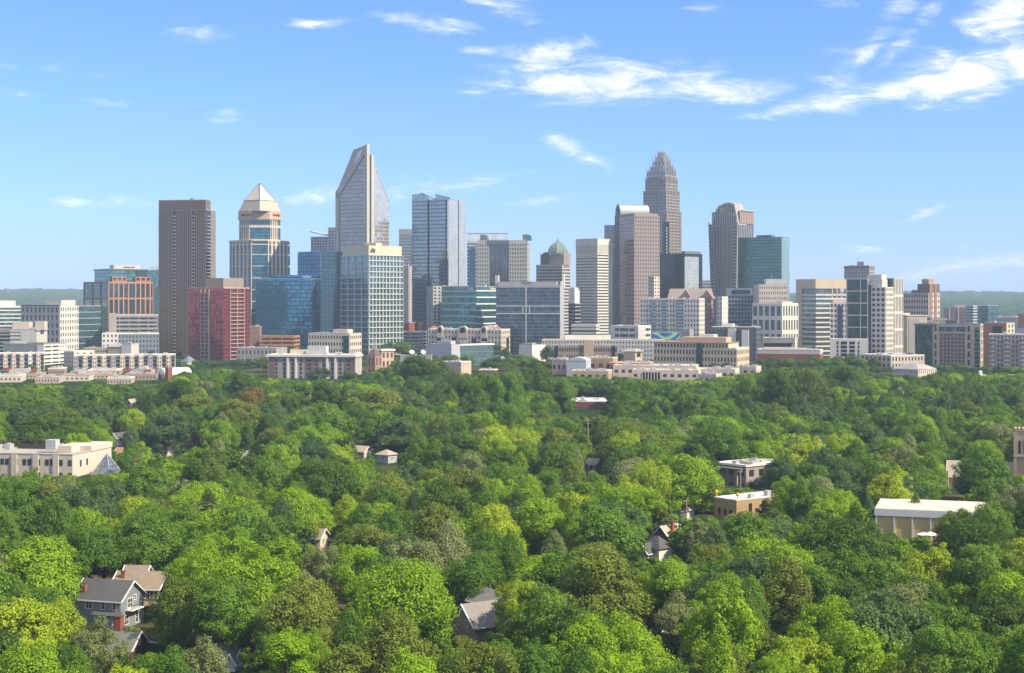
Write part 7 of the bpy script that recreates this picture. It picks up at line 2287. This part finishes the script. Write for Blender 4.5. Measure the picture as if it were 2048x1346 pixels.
cd = bpy.data.cameras.new('camera')
cam = bpy.data.objects.new('camera', cd)
COL.objects.link(cam)
cam.location = (0, 0, CH)
cam.rotation_euler = (R_(90), 0, 0)
cd.sensor_width, cd.lens = 36.0, F / 2048 * 36
cd.shift_y = -(673 - HY) / 2048
cd.clip_start, cd.clip_end = 1, 60000
SC.camera = cam
SC.view_settings.view_transform = 'Standard'
SC.view_settings.look = 'None'
SC.view_settings.exposure, SC.view_settings.gamma = EXPOSURE, 1
SC.view_settings.use_curve_mapping = False
SC.cycles.max_bounces = 6
SC.cycles.diffuse_bounces, SC.cycles.glossy_bounces, SC.cycles.transmission_bounces, SC.cycles.volume_bounces = 3, 3, 4, 0
SC.cycles.caustics_reflective = SC.cycles.caustics_refractive = False
SC.cycles.sample_clamp_indirect = 4

# ground: one sheet, rising gently under the city
m, nt, out = newmat('ground_soil_and_grass')
k = NT(nt)
tc = k.n('ShaderNodeTexCoord').outputs['Object']
n1 = k.n('ShaderNodeTexNoise')
n1.inputs['Scale'].default_value = .035
n1.inputs['Detail'].default_value = 7
k.l(tc, n1.inputs['Vector'])
rp = k.n('ShaderNodeValToRGB')
el = rp.color_ramp.elements
el[0].position, el[0].color = .36, (.016, .034, .010, 1)
el[1].position, el[1].color = .66, (.10, .068, .036, 1)
e = el.new(.52); e.color = (.028, .055, .014, 1)
k.l(n1.outputs[0], rp.inputs[0])
bs = k.n('ShaderNodeBsdfDiffuse')
k.l(rp.outputs[0], bs.inputs[0])
k.l(bs.outputs[0], out.inputs[0])
GROUND = m
xs = [-12000, -3000, -1500, -700, -300, 0, 300, 700, 1500, 3000, 12000]
ys = [-6000, -1500, 0, 400, 800] + list(range(900, 1640, 60)) + [1700, 2400, 4000, 8000, 12500]
mb = MB()
for y in ys:
    for x in xs: mb.v.append((x, y, ground_z(y)))
nx = len(xs)
for j in range(len(ys) - 1):
    for i in range(nx - 1): mb.f.append((j * nx + i, j * nx + i + 1, (j + 1) * nx + i + 1, (j + 1) * nx + i))
mb.build('ground', GROUND, kind='structure')

# far wooded hills
m, nt, out = newmat('far_forest')
k = NT(nt)
tc = k.n('ShaderNodeTexCoord').outputs['Object']
n1 = k.n('ShaderNodeTexNoise')
n1.inputs['Scale'].default_value = .012
n1.inputs['Detail'].default_value = 8
n1.inputs['Roughness'].default_value = .7
k.l(tc, n1.inputs['Vector'])
rp = k.n('ShaderNodeValToRGB')
el = rp.color_ramp.elements
el[0].position, el[0].color = .35, (.012, .030, .012, 1)
el[1].position, el[1].color = .70, (.060, .10, .030, 1)
k.l(n1.outputs[0], rp.inputs[0])
bs = k.n('ShaderNodeBsdfDiffuse')
k.l(rp.outputs[0], bs.inputs[0])
k.l(bs.outputs[0], out.inputs[0])
rr = random.Random(8)


def vn(x, y, s):                                   # smooth value noise
    def h(i, j): return (math.sin(i * 127.1 + j * 311.7 + s * 17.3) * 43758.5453) % 1
    i, j = math.floor(x), math.floor(y)
    fx, fy = x - i, y - j
    fx, fy = fx * fx * (3 - 2 * fx), fy * fy * (3 - 2 * fy)
    return (h(i, j) * (1 - fx) + h(i + 1, j) * fx) * (1 - fy) + (h(i, j + 1) * (1 - fx) + h(i + 1, j + 1) * fx) * fy


mb = MB()
nx, ny = 420, 46
for j in range(ny):
    t = j / (ny - 1)
    y = 3000 + 7500 * t
    for i in range(nx):
        x = (-5200 + 10400 * i / (nx - 1)) * (.45 + .55 * t)
        e = smooth(0, .6, t) * (1 - .8 * smooth(.72, 1, t))
        ridge = 72 + 34 * vn(x / 1500, 3 + t, 1) + 12 * vn(x / 420, t * 4, 2) + (8 if x > 0 else 5)
        z = 18 + (ridge - 18) * e + (vn(x / 38, y / 60, 3) * 14 + vn(x / 17, y / 25, 4) * 10) * (1 if t < .97 else 0)
        if j in (0, ny - 1): z = -2
        mb.v.append((x, y, z))
for j in range(ny - 1):
    for i in range(nx - 1): mb.f.append((j * nx + i, j * nx + i + 1, (j + 1) * nx + i + 1, (j + 1) * nx + i))
mb.build('hills', m, kind='structure')
# water tower on the left skyline
D = 6200
x, zt = (15 - CX) / F * D, CH + (HY - 577) / F * D
t = empty('water_tower', (x, D, 60))
tag(t, 'tiny pale water tower on the wooded ridge at the far left', 'water tower')
mb = MB()
prev = None
for i in range(7):
    a0, a1 = -1.57 + i * 3.14 / 7, -1.57 + (i + 1) * 3.14 / 7
    mb.cone(0, 0, zt - 60 + 5 * math.sin(a0), zt - 60 + 5 * math.sin(a1), 11 * math.cos(a0) + .05, 11 * math.cos(a1) + .05, 14)
mb.build('tank', LGREY, t)
mb = MB()
for i in range(6): mb.tube((9 * math.cos(i * 1.047), 9 * math.sin(i * 1.047), 0), (7 * math.cos(i * 1.047), 7 * math.sin(i * 1.047), zt - 62), .8)
mb.build('tower_legs', LGREY, t)

if HAZE > 0:
    m, nt, out = newmat('haze_air')
    k = NT(nt)
    pv = k.n('ShaderNodeVolumePrincipled')
    pv.inputs['Color'].default_value = HAZE_COL
    pv.inputs['Density'].default_value = HAZE
    pv.inputs['Anisotropy'].default_value = 0.0
    k.l(pv.outputs[0], out.inputs['Volume'])
    o = MB().box(-12500, 12500, -6500, 13000, -3, 300).build('haze', m, kind='stuff')
